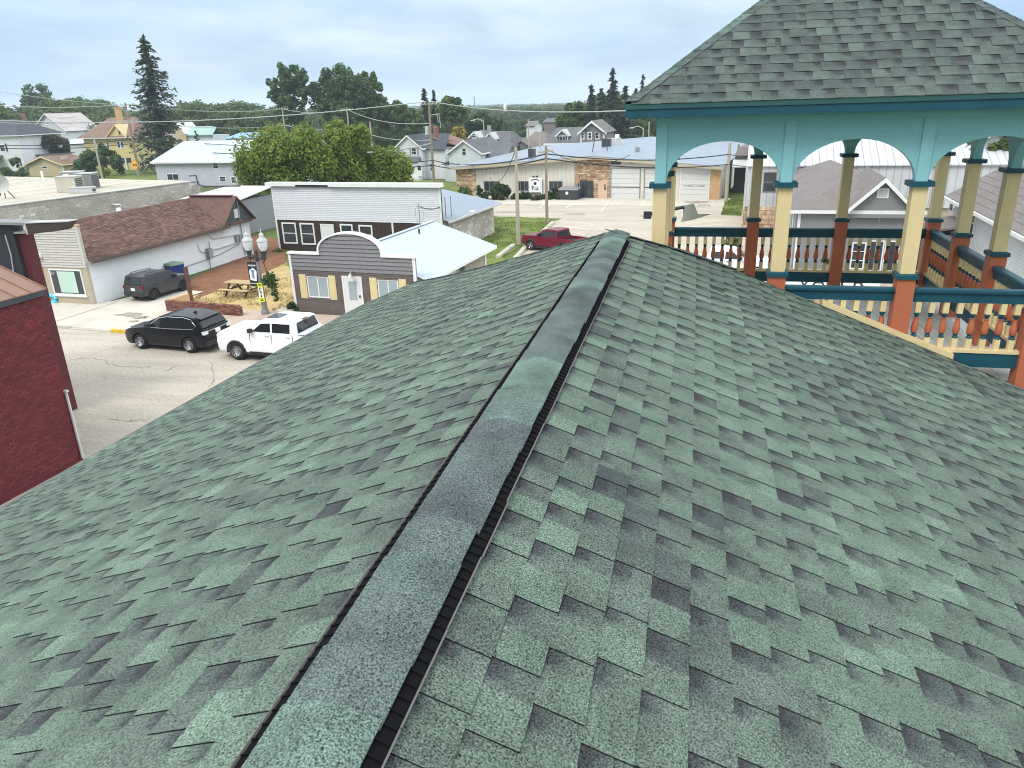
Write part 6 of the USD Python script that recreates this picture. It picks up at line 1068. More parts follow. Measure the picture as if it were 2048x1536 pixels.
for s in (-1, 1):
    g = grp(t, 'lantern'); c = (s*.42, 0, zt); part(g, 'holder', M().lathe([(.09, -.25), (.12, -.2), (.09, -.1), (.12, .05), (.17, .16)], c, 10), 'lamp_metal'); part(g, 'globe', M().lathe([(.13, .16), (.21, .33), (.24, .52), (.23, .62)], c, 14), 'lamp_glass', smooth=60); part(g, 'cap', M().lathe([(.255, .62), (.255, .66), (.21, .73), (.11, .82), (.1, .88), (.125, .91), (.08, 1.0), (.03, 1.04), (.012, 1.25)], c, 14), 'pale_grey', smooth=40)
bz1, bz0 = PY(512, 525, 32.4)[2]-.1, PY(520, 572, 32.4)[2]-.1
t = thing('lamp_banner', 'black and white hanging banner on the left side of the twin street lamp', 'banner', L0, -5); part(t, 'cloth', M().box(-.62, -.1, -.02, .0, bz0, bz1), 'sign_black'); part(t, 'brackets', M().box(-.64, -.09, -.03, .02, bz1+.002, bz1+.03).box(-.64, -.09, -.03, .02, bz0-.03, bz0-.002), 'lamp_metal')
h = bz1-bz0; part(t, 'white_field', M().ext([(-.55, bz0+.25*h), (-.2, bz0+.2*h), (-.13, bz0+.62*h), (-.3, bz0+.78*h), (-.56, bz0+.66*h)], -.03, -.022, 'y'), 'sign_white'); part(t, 'blue_emblem', M().box(-.42, -.3, -.038, -.032, bz0+.32*h, bz0+.66*h).box(-.47, -.25, -.038, -.032, bz0+.62*h, bz0+.67*h), 'sign_blue'); part(t, 'white_bands', M().box(-.6, -.12, -.03, -.022, bz0+.08*h, bz0+.12*h).box(-.58, -.14, -.03, -.022, bz0+.84*h, bz0+.9*h), 'pale_grey')
z1, z0 = PY(525, 570, 32.3)[2], PY(533, 607, 32.3)[2]; t = thing('yellow_sign', 'narrow fluorescent yellow and white sign strapped to the street lamp post', 'sign', L0, -5)
part(t, 'plate', M().box(-.1, .18, -.16, -.14, z0, z1), 'sign_yellow'); h = z1-z0; part(t, 'white_field', M().box(-.085, .165, -.168, -.161, z0+.22*h, z0+.78*h), 'sign_white')
part(t, 'symbols', M().tube([(.04+.06*math.cos(a), -.172, z0+.66*h+.09*math.sin(a)) for a in np.linspace(.5, 5.6, 10)], .022, 4).box(-.02, .1, -.176, -.169, z0+.46*h, z0+.52*h).ext([(.0, z0+.26*h), (.09, z0+.26*h), (.05, z0+.42*h), (.02, z0+.4*h)], -.176, -.169, 'y').box(-.05, .13, -.168, -.161, z0+.84*h, z0+.88*h).box(-.05, .13, -.168, -.161, z0+.91*h, z0+.95*h).box(-.05, .13, -.168, -.161, z0+.06*h, z0+.1*h).box(-.05, .13, -.168, -.161, z0+.13*h, z0+.17*h), 'sign_black')
def foliage(pts_r, n, size, seed, spread=1.0, flat=0.5):
    """Leaf-clump faces gathered round given clump centres; returns a mesh with a tone per clump."""
    g = np.random.default_rng(seed); P = np.asarray([p[:3] for p in pts_r], float); R = np.asarray([p[3] for p in pts_r], float); w = R**2; w /= w.sum(); k = g.choice(len(P), n, p=w)
    d = g.normal(size=(n, 3)); d /= np.linalg.norm(d, axis=1, keepdims=True); c = P[k]+d*(R[k]*g.uniform(.35, 1.0, n)**.6*spread)[:, None]
    nn = d*.7+g.normal(size=(n, 3))*.5+[0, 0, flat]; nn /= np.linalg.norm(nn, axis=1, keepdims=True); a = np.cross(nn, g.normal(size=(n, 3))); a /= np.linalg.norm(a, axis=1, keepdims=True); b = np.cross(nn, a); s = size*g.uniform(.55, 1.35, n)[:, None]
    v = np.stack([c-a*s, c-b*s*.55, c+a*s, c+b*s*.55], 1).reshape(-1, 3); f = np.arange(n*4).reshape(-1, 4); tk = g.uniform(0, 1, len(P)); tone = np.repeat(np.clip(tk[k]*.65+.35*g.uniform(0, 1, n), 0, 1), 4); return M().add(v, f, tone)
def leafmat(name, ramp, trans=.3):
    MT[name] = usdkit.material(stage, '/World/Looks/'+name, {'a': ('attribute', {'attribute': 'tone'}), 'o': ('object_info', {}), 'r': ('rgb_ramp', {'ramp': ramp}), 'd': ('principled_bsdf', {'roughness': 0.6, 'specular_ior_level': 0.25}), 't': ('translucent_bsdf', {}), 'm': ('mix_closure', {'fac': trans})},
        [('a.fac', 'r.fac'), ('r.color', 'd.base_color'), ('r.color', 't.color'), ('d.BSDF', 'm.closure1'), ('t.BSDF', 'm.closure2')], surface='m.closure')
leafmat('leaf_spring', [(0, (0.115, 0.165, 0.022)), (.5, (0.165, 0.23, 0.03)), (1, (0.24, 0.3, 0.045))], .38); leafmat('leaf_dark', [(0, (0.042, 0.08, 0.033)), (.5, (0.064, 0.12, 0.042)), (1, (0.1, 0.165, 0.055))], .3); leafmat('leaf_olive', [(0, (0.07, 0.098, 0.032)), (.5, (0.1, 0.135, 0.042)), (1, (0.14, 0.175, 0.058))], .3)
leafmat('leaf_mid', [(0, (0.055, 0.095, 0.028)), (.5, (0.085, 0.135, 0.036)), (1, (0.12, 0.175, 0.048))], .3); leafmat('needle', [(0, (0.03, 0.045, 0.033)), (.5, (0.045, 0.068, 0.046)), (1, (0.068, 0.095, 0.06))], .15); leafmat('leaf_gold', [(0, (0.2, 0.15, 0.03)), (.6, (0.36, 0.28, 0.06)), (1, (0.45, 0.38, 0.12))], .3); leafmat('leaf_bush', [(0, (0.018, 0.045, 0.01)), (.6, (0.035, 0.075, 0.015)), (1, (0.065, 0.11, 0.025))], .25); leafmat('leaf_bronze', [(0, (0.04, 0.035, 0.025)), (1, (0.085, 0.075, 0.04))], .25)
paint('bark', (0.09, 0.07, 0.055), rough=.95, var=.3, scale=3)
q_ = PY(537, 563, 32.3); t = thing('hanging_plant', 'bushy green hanging basket plant on the right of the street lamp', 'plant', q_, 0)
part(t, 'foliage', foliage([(0, 0, .1, .34), (.15, .05, -.1, .3), (.25, 0, -.55, .2), (.28, 0, -.85, .14), (.05, .1, .25, .25)], 420, .09, 11), 'leaf_bush', tones=True); part(t, 'bracket', M().tube([(0, 0, .3), (-.15, 0, 1.1), (-.4, 0, 1.15)], .02), 'lamp_metal'); part(t, 'basket', M().lathe([(.001, -.2), (.2, -.15), (.24, .02)], n=10), 'trim_brown')
# picnic table
q_ = G(488, 590); t = thing('picnic_table', 'weathered wooden picnic table with attached benches on the straw yard', 'picnic table', q_, -6)
for k in range(5): part(t, 'tabletop_plank', M().box(-.95, .95, -.38+k*.153, -.235+k*.153, .72, .76), 'table_wood')
for s in (-1, 1):
    for k in range(2): part(t, 'bench_plank', M().box(-.95, .95, s*.78-.15+k*.15, s*.78-.005+k*.15, .43, .47), 'table_wood')
for s in (-1, 1):
    x = s*.65
    for e in (-1, 1): part(t, 'leg', M().add([(x-.04, e*.2, .71), (x+.04, e*.2, .71), (x+.04, e*.3, .71), (x-.04, e*.3, .71), (x-.04, e*.7, 0), (x+.04, e*.7, 0), (x+.04, e*.8, 0), (x-.04, e*.8, 0)], [[0, 1, 2, 3], [7, 6, 5, 4], [0, 4, 5, 1], [1, 5, 6, 2], [2, 6, 7, 3], [3, 7, 4, 0]]), 'table_leg')
    part(t, 'bench_support', M().box(x-.035+.08, x+.035+.08, -.9, .9, .36, .425), 'table_leg'); part(t, 'brace', M().tube([(x-.06, 0, .4), (x-s*.55, 0, .7)], .03, 4), 'table_leg')
q_ = G(384, 607); top = PY(369, 533, q_[1])[2]; single('wooden_post', M().box(q_[0]-.08, q_[0]+.08, q_[1]-.08, q_[1]+.08, 0, top-.04).add([(q_[0]-.08, q_[1]-.08, top-.04), (q_[0]+.08, q_[1]-.08, top-.04), (q_[0]+.08, q_[1]+.08, top-.04), (q_[0]-.08, q_[1]+.08, top-.04), (q_[0], q_[1], top)], [[0, 1, 4], [1, 2, 4], [2, 3, 4], [3, 0, 4]]), 'rusty_post', 'rusty brown square post standing at the brick planter wall', 'post')
# brick planter wall
a_, c_ = G(334, 624), G(482, 636); d = c_-a_; Lw = np.linalg.norm(d); t = thing('brick_planter_wall', 'low brown brick wall along the pavement in front of the straw yard', 'wall', a_+[0, 0, .0], math.degrees(math.atan2(d[1], d[0])))
masonry(t, FRONT, [(0, 0), (Lw, 0), (Lw, .56), (0, .56)], .215, .075, 'brown_brick', 'mortar', 'brick', show=220); part(t, 'core', M().box(0, Lw, .04, .2, 0, .55), 'mortar'); masonry(t, Wall(Lw, 0, 0, 1), [(0.0, 0), (.2, 0), (.2, .56), (0, .56)], .15, .075, 'brown_brick', 'mortar', 'brick', show=40); part(t, 'return_wall', M().box(0, .2, .202, 1.5, 0, .62), 'brown_bag')
for k in range(int(Lw/.23)): part(t, 'coping_brick', M().box(k*.23, k*.23+.222, -.02, .2, .562, .61, rng.random()), 'brown_brick', tones=True)
q_ = G(352, 563); t = thing('blue_bin', 'blue wheeled bin with grey green lid beyond the grey SUV', 'bin', q_, 70)
part(t, 'body', M().hexa([(-.32, -.35, .05), (.32, -.35, .05), (.32, .35, .05), (-.32, .35, .05), (-.42, -.5, 1.05), (.42, -.5, 1.05), (.42, .5, 1.05), (-.42, .5, 1.05)]), 'bin_blue'); part(t, 'lid', M().hexa([(-.45, -.53, 1.055), (.45, -.53, 1.055), (.45, .53, 1.055), (-.45, .53, 1.055), (-.38, -.45, 1.18), (.38, -.45, 1.18), (.38, .48, 1.14), (-.38, .48, 1.14)]), 'bin_lid')
for s in (-1, 1): part(t, 'wheel', M().lathe([(.001, -.03), (.12, -.03), (.12, .03), (.001, .03)], (-.34, s*.3, .12), 10, axis='y'), 'rubber')
q_ = G(103, 607); t = thing('blue_float', 'light blue and white inflatable float leaning by the shop door', 'float', q_, 0); an = np.linspace(0, 2*math.pi, 22)
part(t, 'ring', M().tube([(.34*math.cos(a)-.05, .14-.02*math.sin(a), .42+.3*math.sin(a)) for a in an], .13, 8), 'float_blue', smooth=60); part(t, 'lower_ring', M().tube([(.3*math.cos(a)+.2, -.1+.05*math.sin(a), .28+.2*math.sin(a)) for a in an], .11, 8), 'float_blue', smooth=60); part(t, 'white_valve_panel', M().lathe([(.001, .1), (.16, .06), (.22, 0)], (-.1, -.25, .02), 12), 'sign_white')
# maroon hydrant-side bins by the workshop entrance
q_ = G(1155, 398); t = thing('blue_litter_bin', 'dark blue litter bin at the right of the workshop dumpster', 'bin', q_, 0); part(t, 'body', M().lathe([(.3, 0), (.36, .9), (.33, .95), (.2, 1.1), (.2, 1.2), (.001, 1.22)], n=10), 'bin_blue'); part(t, 'ashtray_pipe', M().tube([(.1, 0, 1.2), (.1, 0, 1.6)], .07), 'bin_blue')
q_ = G(275, 353); t = thing('warning_sign', 'orange diamond warning sign on a short post below the tall spruce', 'sign', q_+[0, 0, .8], -15); part(t, 'post', M().box(-.04, .04, .03, .1, -.8, 1.9), 'galvanised'); part(t, 'plate', M().ext([(0, .2), (.85, 1.05), (0, 1.9), (-.85, 1.05)], -.02, .02, 'y'), 'sign_orange'); part(t, 'arrow', M().box(-.45, .45, -.03, -.022, .95, 1.12).ext([(.3, .8), (.6, 1.03), (.3, 1.27)], -.03, -.022, 'y').ext([(-.3, .8), (-.3, 1.27), (-.6, 1.03)], -.03, -.022, 'y'), 'sign_black')
# grey curved shade hung beyond the first porch column, and its bracket
Yh = 13.2; P = [PY(1366, 411, Yh), PY(1388, 407, Yh), PY(1396, 428, Yh), PY(1424, 428, Yh), PY(1385, 440, Yh), PY(1362, 444, Yh), PY(1366, 430, Yh)]
t = thing('grey_weather_vane', 'grey concave edged metal vane mounted on a bar beyond the corner column', 'vane', (0, 0, 0)); part(t, 'vane', M().ext([(p[0], p[2]) for p in P], Yh, Yh+.02, 'y'), 'bin_lid' if False else 'mid_vane' if 'mid_vane' in MT else paint('mid_vane', (0.5, 0.53, 0.46), rough=.6))
a, c = PY(1292, 430, Yh), PY(1368, 414, Yh); part(t, 'bar', M().tube([a, c], .03), 'dark_grey'); part(t, 'counterweight', M().box(a[0]-.04, a[0]+.09, Yh-.04, Yh+.04, a[2]-.06, a[2]+.06), 'dark_grey'); mm = (a+c)/2; part(t, 'mast', M().tube([(mm[0], Yh, 5.0), (mm[0], Yh, mm[2])], .03), 'dark_grey')
low = thing('lower_porch_roof', 'dark grey lower roof with boards right of the porch floor', 'roof', (0, 0, 0))
for k in range(16): part(low, 'board', M().hexa([(BX1+.2+k*.2, BY-.2, 6.2-k*.075), (BX1+.395+k*.2, BY-.2, 6.13-k*.075), (BX1+.395+k*.2, BY1+2, 6.13-k*.075), (BX1+.2+k*.2, BY1+2, 6.2-k*.075), (BX1+.2+k*.2, BY-.2, 6.24-k*.075), (BX1+.395+k*.2, BY-.2, 6.17-k*.075), (BX1+.395+k*.2, BY1+2, 6.17-k*.075), (BX1+.2+k*.2, BY1+2, 6.24-k*.075)]), 'deck_grey')

# ================================================================== poles and wires
def pole(label, base, top_px, r=.13, mat='pole_wood', arms=(), extra=None, group=None, name='utility_pole'):
    q = G(*base) if len(base) == 2 else np.array(base, float); z1 = PY(top_px[0], top_px[1], q[1])[2]; t = thing(name, label, 'pole', q, 0, group or ('lamp and service poles behind the workshop' if name == 'lamp_pole' else 'wooden utility poles of the town')); part(t, 'shaft', M().tube([(0, 0, -.5), (0, 0, z1*.5), (0, 0, z1)], [r*1.15, r, r*.75], 8), mat)
    for (zz, hw, ang) in arms:
        c, s = math.cos(math.radians(ang)), math.sin(math.radians(ang)); part(t, 'crossarm', M().hexa([(-hw*c+.05*s, -hw*s-.05*c, z1-zz), (hw*c+.05*s, hw*s-.05*c, z1-zz), (hw*c-.05*s, hw*s+.05*c, z1-zz), (-hw*c-.05*s, -hw*s+.05*c, z1-zz), (-hw*c+.05*s, -hw*s-.05*c, z1-zz+.12), (hw*c+.05*s, hw*s-.05*c, z1-zz+.12), (hw*c-.05*s, hw*s+.05*c, z1-zz+.12), (-hw*c-.05*s, -hw*s+.05*c, z1-zz+.12)]), 'pale_pole_wood')
        for e in (-.9, -.45, .45, .9): part(t, 'insulator', M().lathe([(.05, 0), (.07, .08), (.03, .2)], (e*hw*c, e*hw*s, z1-zz+.12), 6), 'pale_grey')
    return t, q, z1
pA = pole('slim pole standing at the corner of the lawn right of the bare pole', (1094, 448), (1096, 292), .12, 'pole_wood', [(.5, .9, 60)]); pB = pole('pale bare pole rising from the lawn left of the slim pole', (1037, 491), (1025, 294), .13, 'pale_pole_wood')
pC = pole('tall pole with a maroon transformer before the white gabled house', (868, 366), (860, 203), .17, 'pole_wood', [(.35, 1.3, 55)]); t = pC[0]; z = pC[2]
part(t, 'transformer', M().lathe([(.001, z-4.3), (.34, z-4.25), (.36, z-3.1), (.2, z-2.95), (.001, z-2.95)], (.75, -.2, 0), 10), 'transformer'); part(t, 'transformer', M().lathe([(.001, z-4.0), (.26, z-3.95), (.28, z-3.0), (.001, z-2.9)], (-.5, .1, 0), 10), 'pale_grey'); part(t, 'cutouts', M().tube([(.2, 0, z-1.6), (1.3, 0, z-1.5)], .05).tube([(1.0, 0, z-1.5), (1.1, 0, z-2.6)], .03).tube([(1.25, 0, z-1.5), (1.4, 0, z-3.2)], .03), 'pale_grey')
pD = pole('tall double arm pole standing before the big spruce', (279, 351), (258, 205), .19, 'pole_wood', [(.4, 1.5, 20), (2.9, 1.6, 0)]); pE = pole('shorter bare pole left of the spruce before the yellow house', (206, 363), (190, 268), .15, 'pale_pole_wood')
pF = pole('bare pole at the far left beside the white house', (63, 340), (49, 270), .15, 'pole_wood')
dd = [((702, 300), (700, 215), 140, 'pole with two crossarms between the big trees'), ((745, 300), (744, 243), 118, 'bare pole above the right part of the light green trees'), ((575, 300), (574, 214), 140, 'crossarm pole left of the broad dark tree')]
pX = [pole(l, PY(*b_, Y)*[1, 1, 0], tp, .15, 'pale_pole_wood', [(.4, 1.2, 10), (3.4, 1.2, 10)] if k != 1 else ()) for k, (b_, tp, Y, l) in enumerate(dd)]
for (b_, tp, Y, l) in [((970, 318), (971, 241), 105, 'lamp pole behind the pale gabled house'), ((1058, 310), (1058, 238), 112, 'white tipped pole left of the large grey house'), ((1286, 290), (1284, 256), 106, 'left one of two lamp poles behind the workshop by the porch roof'), ((1297, 290), (1297, 243), 110, 'right and taller one of two poles behind the workshop'), ((624, 320), (618, 270), 92, 'street light with curved arm above the light green trees'), ((1080, 330), (1079, 262), 104, 'thin bare pole left of the slim pole behind the workshop')]:
    t, q_, z = pole(l, PY(*b_, Y)*[1, 1, 0], tp, .1, 'pale_pole_wood', name='lamp_pole')
    if 'lamp' in l.split()[0:5] or 'light' in l: part(t, 'arm', M().tube([(0, 0, z-.1), (-.7, 0, z+.25), (-1.4, 0, z+.1)], .05), 'pale_grey'); part(t, 'lamp_head', M().box(-1.8, -1.3, -.15, .15, z-.02, z+.12), 'pale_grey')
pG = pole('leaning pole on the grass strip left of the barn', (1452, 405), (1463, 286), .16, 'pale_pole_wood'); pH = pole('dark pole against the corner of the white barn', (1471, 380), (1486, 288), .15, 'pole_wood')
def sag(a, b, s, n=14): u = np.linspace(0, 1, n)[:, None]; return np.asarray(a)*(1-u)+np.asarray(b)*u-np.array([0, 0, 1])*s*4*u*(1-u)
def wire(a, b, s, label, r=.02, mat='wire', group=None): return single('overhead_wire', M().tube(sag(a, b, s), r*1.5, 4), mat, label, 'wire', group or 'overhead wires between the poles')
tp = lambda p, dz=0, dx=0, dy=0: np.array([p[1][0]+dx, p[1][1]+dy, p[2]-dz])
wire(PY(-60, 238, 96), tp(pC, 0, -.3), 1.3, 'long pale cable crossing from the left edge to the transformer pole top', .035); wire(tp(pC, 0, .3), PY(1300, 219, 60), .6, 'pale cable from the transformer pole top to behind the porch roof', .03); wire(PY(-60, 207, 106), tp(pD, .3, 0), .5, 'cable from the left edge to the upper arm of the double arm pole', .03)
wire(PY(-60, 174, 100), tp(pD, .3, -1.2), .3, 'highest thin wire at the upper left sky', .025); wire(PY(-60, 243, 100), tp(pD, 2.7, 1.2), .4, 'wire from the left edge to the lower arm of the double arm pole', .025); wire(tp(pD, .3, 1.3), tp(pX[2], .3), .8, 'wire from the spruce pole to the crossarm pole beside the dark trees', .03); wire(tp(pD, 2.8, 1.4), tp(pX[2], 3.3), .8, 'lower wire from the spruce pole to the crossarm pole', .03)
wire(tp(pX[2], .3), tp(pX[0], .3), .7, 'upper wire between the two crossarm poles by the big trees', .03); wire(tp(pX[2], 3.3), tp(pX[0], 3.3), .7, 'lower wire between the two crossarm poles by the big trees', .03); wire(tp(pX[0], .3), tp(pC, 2.6), .9, 'wire from the tree line pole to the transformer pole', .03); wire(tp(pX[0], 3.3), tp(pC, 4.6), .9, 'low wire from the tree line pole to the transformer', .03)
wire(tp(pC, 5), PY(735, 305, 70), .2, 'thick pale service cable sloping down from the transformer to the light green trees', .05)
for k, (dz, lab) in enumerate(((7.1, 'upper black telephone cable left of the transformer pole'), (7.7, 'lower black telephone cable left of the transformer pole'))): wire(PY(735, 318+8*k, 82), tp(pC, dz), .3, lab, .035, 'black_wire'); wire(tp(pC, dz), tp(pA, .6+.35*k), .7, lab.replace('left of the transformer pole', 'from the transformer pole to the slim pole'), .04, 'black_wire'); wire(tp(pA, .6+.35*k), tp(pG, 1.0+.9*k), .5, lab.replace('left of the transformer pole', 'from the slim pole to the leaning pole'), .03, 'black_wire'); wire(tp(pG, 1.0+.9*k), PY(1600, 318+12*k, 58), .2, lab.replace('left of the transformer pole', 'from the leaning pole past the barn'), .025, 'black_wire')
wire(PY(-60, 289, 92), tp(pD, 5.6), .5, 'upper black cable running from the left edge to the spruce pole', .035, 'black_wire'); wire(PY(-60, 294, 92), tp(pD, 6.3), .5, 'lower black cable running from the left edge to the spruce pole', .035, 'black_wire'); wire(tp(pD, 5.2), PY(500, 292, 92), .2, 'black cable from the spruce pole over the lavender roof', .03, 'black_wire'); wire(tp(pD, 6.0), PY(500, 309, 90), .4, 'second black cable from the spruce pole over the lavender roof', .035, 'black_wire')
wire(tp(pB, .1), PY(979, 355, 79), 1.2, 'slack service drop from the bare pole to the workshop wall', .02, 'black_wire'); wire(PY(880, 414, 48), PY(838, 413, 43.5), .15, 'short service wire between the two false front buildings', .02, 'black_wire'); wire(tp(pA, .2), PY(1260, 310, 76), 1.0, 'thin wire from the slim pole to the workshop eave', .018, 'black_wire')

# ================================================================== trees and shrubs
def clumps(ells, Y, per, g, rc=.3):
    out = []
    for (cx, cy, rx, ry) in ells:
        c = PY(cx, cy, Y); k = np.linalg.norm(c-CAM)/FPX; a, b = rx*k, ry*k
        for _ in range(per):
            d = g.normal(size=3); d /= np.linalg.norm(d); d *= g.uniform(.3, 1)**.5*(1-rc*.8); out.append((c[0]+d[0]*a, c[1]+d[1]*a*.8, c[2]+d[2]*b, rc*min(a, b*1.3)*g.uniform(.75, 1.25)))
    return out
def tree(name, label, Y, ells, base, n, size, mat, per=16, seed=0, cat='tree', trunk=.3, rc=.3, limbs=7, group=None, spread=1.05, ground=0.0):
    g = np.random.default_rng(seed+17); q = PY(base[0], base[1], Y); o = np.array([q[0], Y, ground]); cl = clumps(ells, Y, per, g, rc); cl = [(x-o[0], y-o[1], z-o[2], r) for x, y, z, r in cl]
    t = thing(name, label, cat, o, 0, group); zt = min(c[2] for c in cl); zc = np.mean([c[2] for c in cl])
    if trunk:
        cx, cy = np.mean([c[0] for c in cl]), np.mean([c[1] for c in cl]); fork = np.array([cx*.3, cy*.3, max(zt*.8, zc*.45)]); part(t, 'trunk', M().tube([(0, 0, -.3), fork*.5+[.05, 0, 0], fork], [trunk*1.2, trunk, trunk*.75], 8), 'bark'); m = M()
        for c in sorted(cl, key=lambda c: -c[3])[:limbs]: e = np.array(c[:3]); m.tube([fork-[0, 0, .2], (fork*.45+e*.55)+[0, 0, .3], e], [trunk*.55, trunk*.3, trunk*.1], 5)
        part(t, 'limbs', m, 'bark', kind='stuff')
    part(t, 'crown' if cat == 'tree' else 'foliage', foliage(cl, n, size, seed, spread), mat, tones=True); return t
def conifer(name, label, Y, px_base, top, halfw, mat='needle', seed=0, n=90, droop=.28, bare=.08, dens=26, leaf=.42, jag=.35, group=None, ground=0.0, taper=.75):
    g = np.random.default_rng(seed); q = PY(px_base, top[1], Y); X = PY(top[0], top[1], Y); H = X[2]-ground; k = np.linalg.norm(X-CAM)/FPX; Wd = halfw*k; t = thing(name, label, 'tree', (X[0], Y, ground), 0, group)
    part(t, 'trunk', M().tube([(0, 0, -.3), (0, 0, H*.5), (0, 0, H*.98)], [.02*H, .012*H, .02], 7), 'bark'); V = []; Fc = 0; T = []
    P, S, D = [], [], []
    for i in range(n):
        u = bare+(1-bare)*(i+g.uniform(0, 1))/n; z = u*H; L = Wd*(1-u)**taper*g.uniform(1-jag, 1.12)+.15; a = g.uniform(0, 2*math.pi); m_ = max(4, int(dens*L/Wd)+3)
        for j in range(m_):
            s = (j+g.uniform(0, 1))/m_; zz = z-droop*L*s**1.3+.12*L*s**4; wd = .22*L*(1-s*.7); o = g.normal(0, wd*.5); P.append((math.cos(a)*L*s-math.sin(a)*o, math.sin(a)*L*s+math.cos(a)*o, zz+g.normal(0, .05*L)-abs(o)*.25)); S.append(leaf*g.uniform(.6, 1.2)); D.append((math.cos(a), math.sin(a), -droop))
    P, S, D = np.array(P), np.array(S)[:, None], np.array(D); nn = g.normal(size=P.shape)*.5+[0, 0, 1]; nn /= np.linalg.norm(nn, axis=1, keepdims=True); a = D+g.normal(size=P.shape)*.45; a /= np.linalg.norm(a, axis=1, keepdims=True); b = np.cross(nn, a); b /= np.linalg.norm(b, axis=1, keepdims=True)
    v = np.stack([P-a*S, P-b*S*.4, P+a*S, P+b*S*.4], 1).reshape(-1, 3); part(t, 'crown', M().add(v, np.arange(len(v)).reshape(-1, 4), np.repeat(g.uniform(0, 1, len(P)), 4)), mat, tones=True); return t
tree('maple_tree', 'large light green leafy tree left behind the white false front store', 66, [(560, 330, 88, 75), (520, 370, 55, 65), (600, 290, 55, 40), (505, 330, 38, 45), (560, 405, 60, 40), (640, 330, 40, 50)], (545, 440), 26000, .17, 'leaf_spring', per=34, seed=1, trunk=.28, rc=.33)
tree('maple_tree', 'tallest light green tree above the middle of the white false front', 71, [(690, 300, 52, 58), (672, 265, 30, 30), (715, 275, 28, 32), (690, 350, 60, 40), (655, 320, 30, 40)], (690, 420), 16000, .17, 'leaf_spring', per=32, seed=2, trunk=.25, rc=.33)
tree('maple_tree', 'lowest light green tree at the right before the white gabled house', 73, [(775, 335, 50, 36), (745, 318, 30, 35), (805, 345, 26, 24)], (770, 420), 9500, .16, 'leaf_spring', per=28, seed=3, trunk=.2, rc=.34)
conifer('spruce_tree', 'very tall dark spruce with drooping boughs right of the yellow house', 117, 290, (286, 71), 60, seed=5, n=250, dens=42, leaf=.42, jag=.45, droop=.34, taper=.6)
tree('ash_tree', 'tall open crowned tree left of the broad dark tree on the skyline', 152, [(580, 148, 30, 26), (560, 172, 28, 18), (604, 170, 24, 22), (582, 196, 38, 24), (578, 225, 36, 26), (552, 190, 18, 16)], (580, 300), 9000, .36, 'leaf_dark', per=30, seed=6, trunk=.45, rc=.2)
tree('oak_tree', 'broad dark round crowned tree highest in the middle skyline', 156, [(680, 166, 42, 38), (658, 190, 42, 36), (708, 185, 44, 40), (690, 218, 62, 30)], (680, 300), 16000, .36, 'leaf_dark', per=52, seed=7, trunk=.6, rc=.2)
tree('oak_tree', 'paler green tree leaning out at the right of the broad dark tree', 158, [(742, 188, 32, 36), (735, 162, 20, 22), (748, 218, 30, 30)], (740, 300), 6000, .36, 'leaf_mid', per=30, seed=8, trunk=.35, rc=.2)
tree('round_tree', 'dark bushy tree standing highest above the left forest edge', 205, [(76, 188, 26, 18), (88, 205, 28, 16), (60, 205, 22, 14)], (76, 290), 2600, .5, 'leaf_dark', per=14, seed=9, trunk=.4)
tree('round_tree', 'dark tree behind the dark roofed white house at the left edge', 140, [(15, 248, 28, 26), (38, 268, 22, 22), (58, 288, 16, 16), (-10, 240, 30, 34)], (30, 320), 4500, .34, 'leaf_mid', per=14, seed=10, trunk=.4)
tree('purple_bush', 'tall bronze leaved bush between the white house and beige garage', 119, [(90, 285, 24, 18), (118, 285, 22, 14), (70, 292, 16, 16)], (92, 330), 2600, .26, 'leaf_bronze', per=12, seed=11, cat='bush', trunk=.1)
tree('round_bush', 'rounded mid green bush above the beige garage roof', 121, [(128, 300, 28, 12), (110, 302, 18, 10)], (125, 325), 1700, .26, 'leaf_bush', per=10, seed=12, cat='bush', trunk=.1)
tree('dark_bush', 'big dark bush covering the lower left of the yellow house', 111, [(168, 328, 20, 22), (182, 315, 18, 16), (160, 340, 14, 14)], (170, 354), 2600, .24, 'leaf_dark', per=12, seed=13, cat='bush', trunk=.1)
tree('dark_bush', 'second dark bush before the yellow house nearer the tall pole', 111.5, [(212, 315, 22, 24), (232, 330, 18, 20), (205, 300, 12, 12)], (215, 354), 2800, .24, 'leaf_dark', per=12, seed=14, cat='bush', trunk=.1)
tree('small_bush', 'small yellow green bush at the foot of the shorter bare pole', 108, [(208, 345, 12, 12), (200, 350, 10, 8)], (205, 357), 900, .2, 'leaf_spring', per=8, seed=15, cat='bush', trunk=.06)
tree('garden_bush', 'loose green shrub before the white house at the left edge', 108, [(12, 345, 14, 14), (34, 335, 12, 20), (46, 348, 12, 10)], (25, 358), 1900, .22, 'leaf_mid', per=10, seed=16, cat='bush', trunk=.06)
conifer('cedar_tree', 'small dark cedar before the green roofed cottage', 146, 391, (391, 261), 9, seed=17, n=34, leaf=.3, droop=.1, ground=0)
conifer('pine_tree', 'rounded pine behind the transformer pole top', 168, 855, (848, 178), 14, seed=18, n=60, leaf=.6, jag=.3, droop=.05, bare=.4); conifer('pine_tree', 'slim pine just right of the rounded pine on the skyline', 170, 866, (866, 181), 12, seed=19, n=55, leaf=.5, jag=.4, bare=.35)
tree('flowering_tree', 'yellow flowering tree left of the grey double gabled house', 116, [(918, 262, 16, 13), (908, 275, 12, 12), (926, 276, 12, 10)], (916, 300), 1300, .26, 'leaf_gold', per=12, seed=20, trunk=.15); tree('purple_bush', 'dark bronze shrub under the yellow flowering tree', 115, [(903, 282, 12, 12), (895, 290, 8, 8)], (900, 300), 800, .25, 'leaf_bronze', per=8, seed=21, cat='bush', trunk=.08)
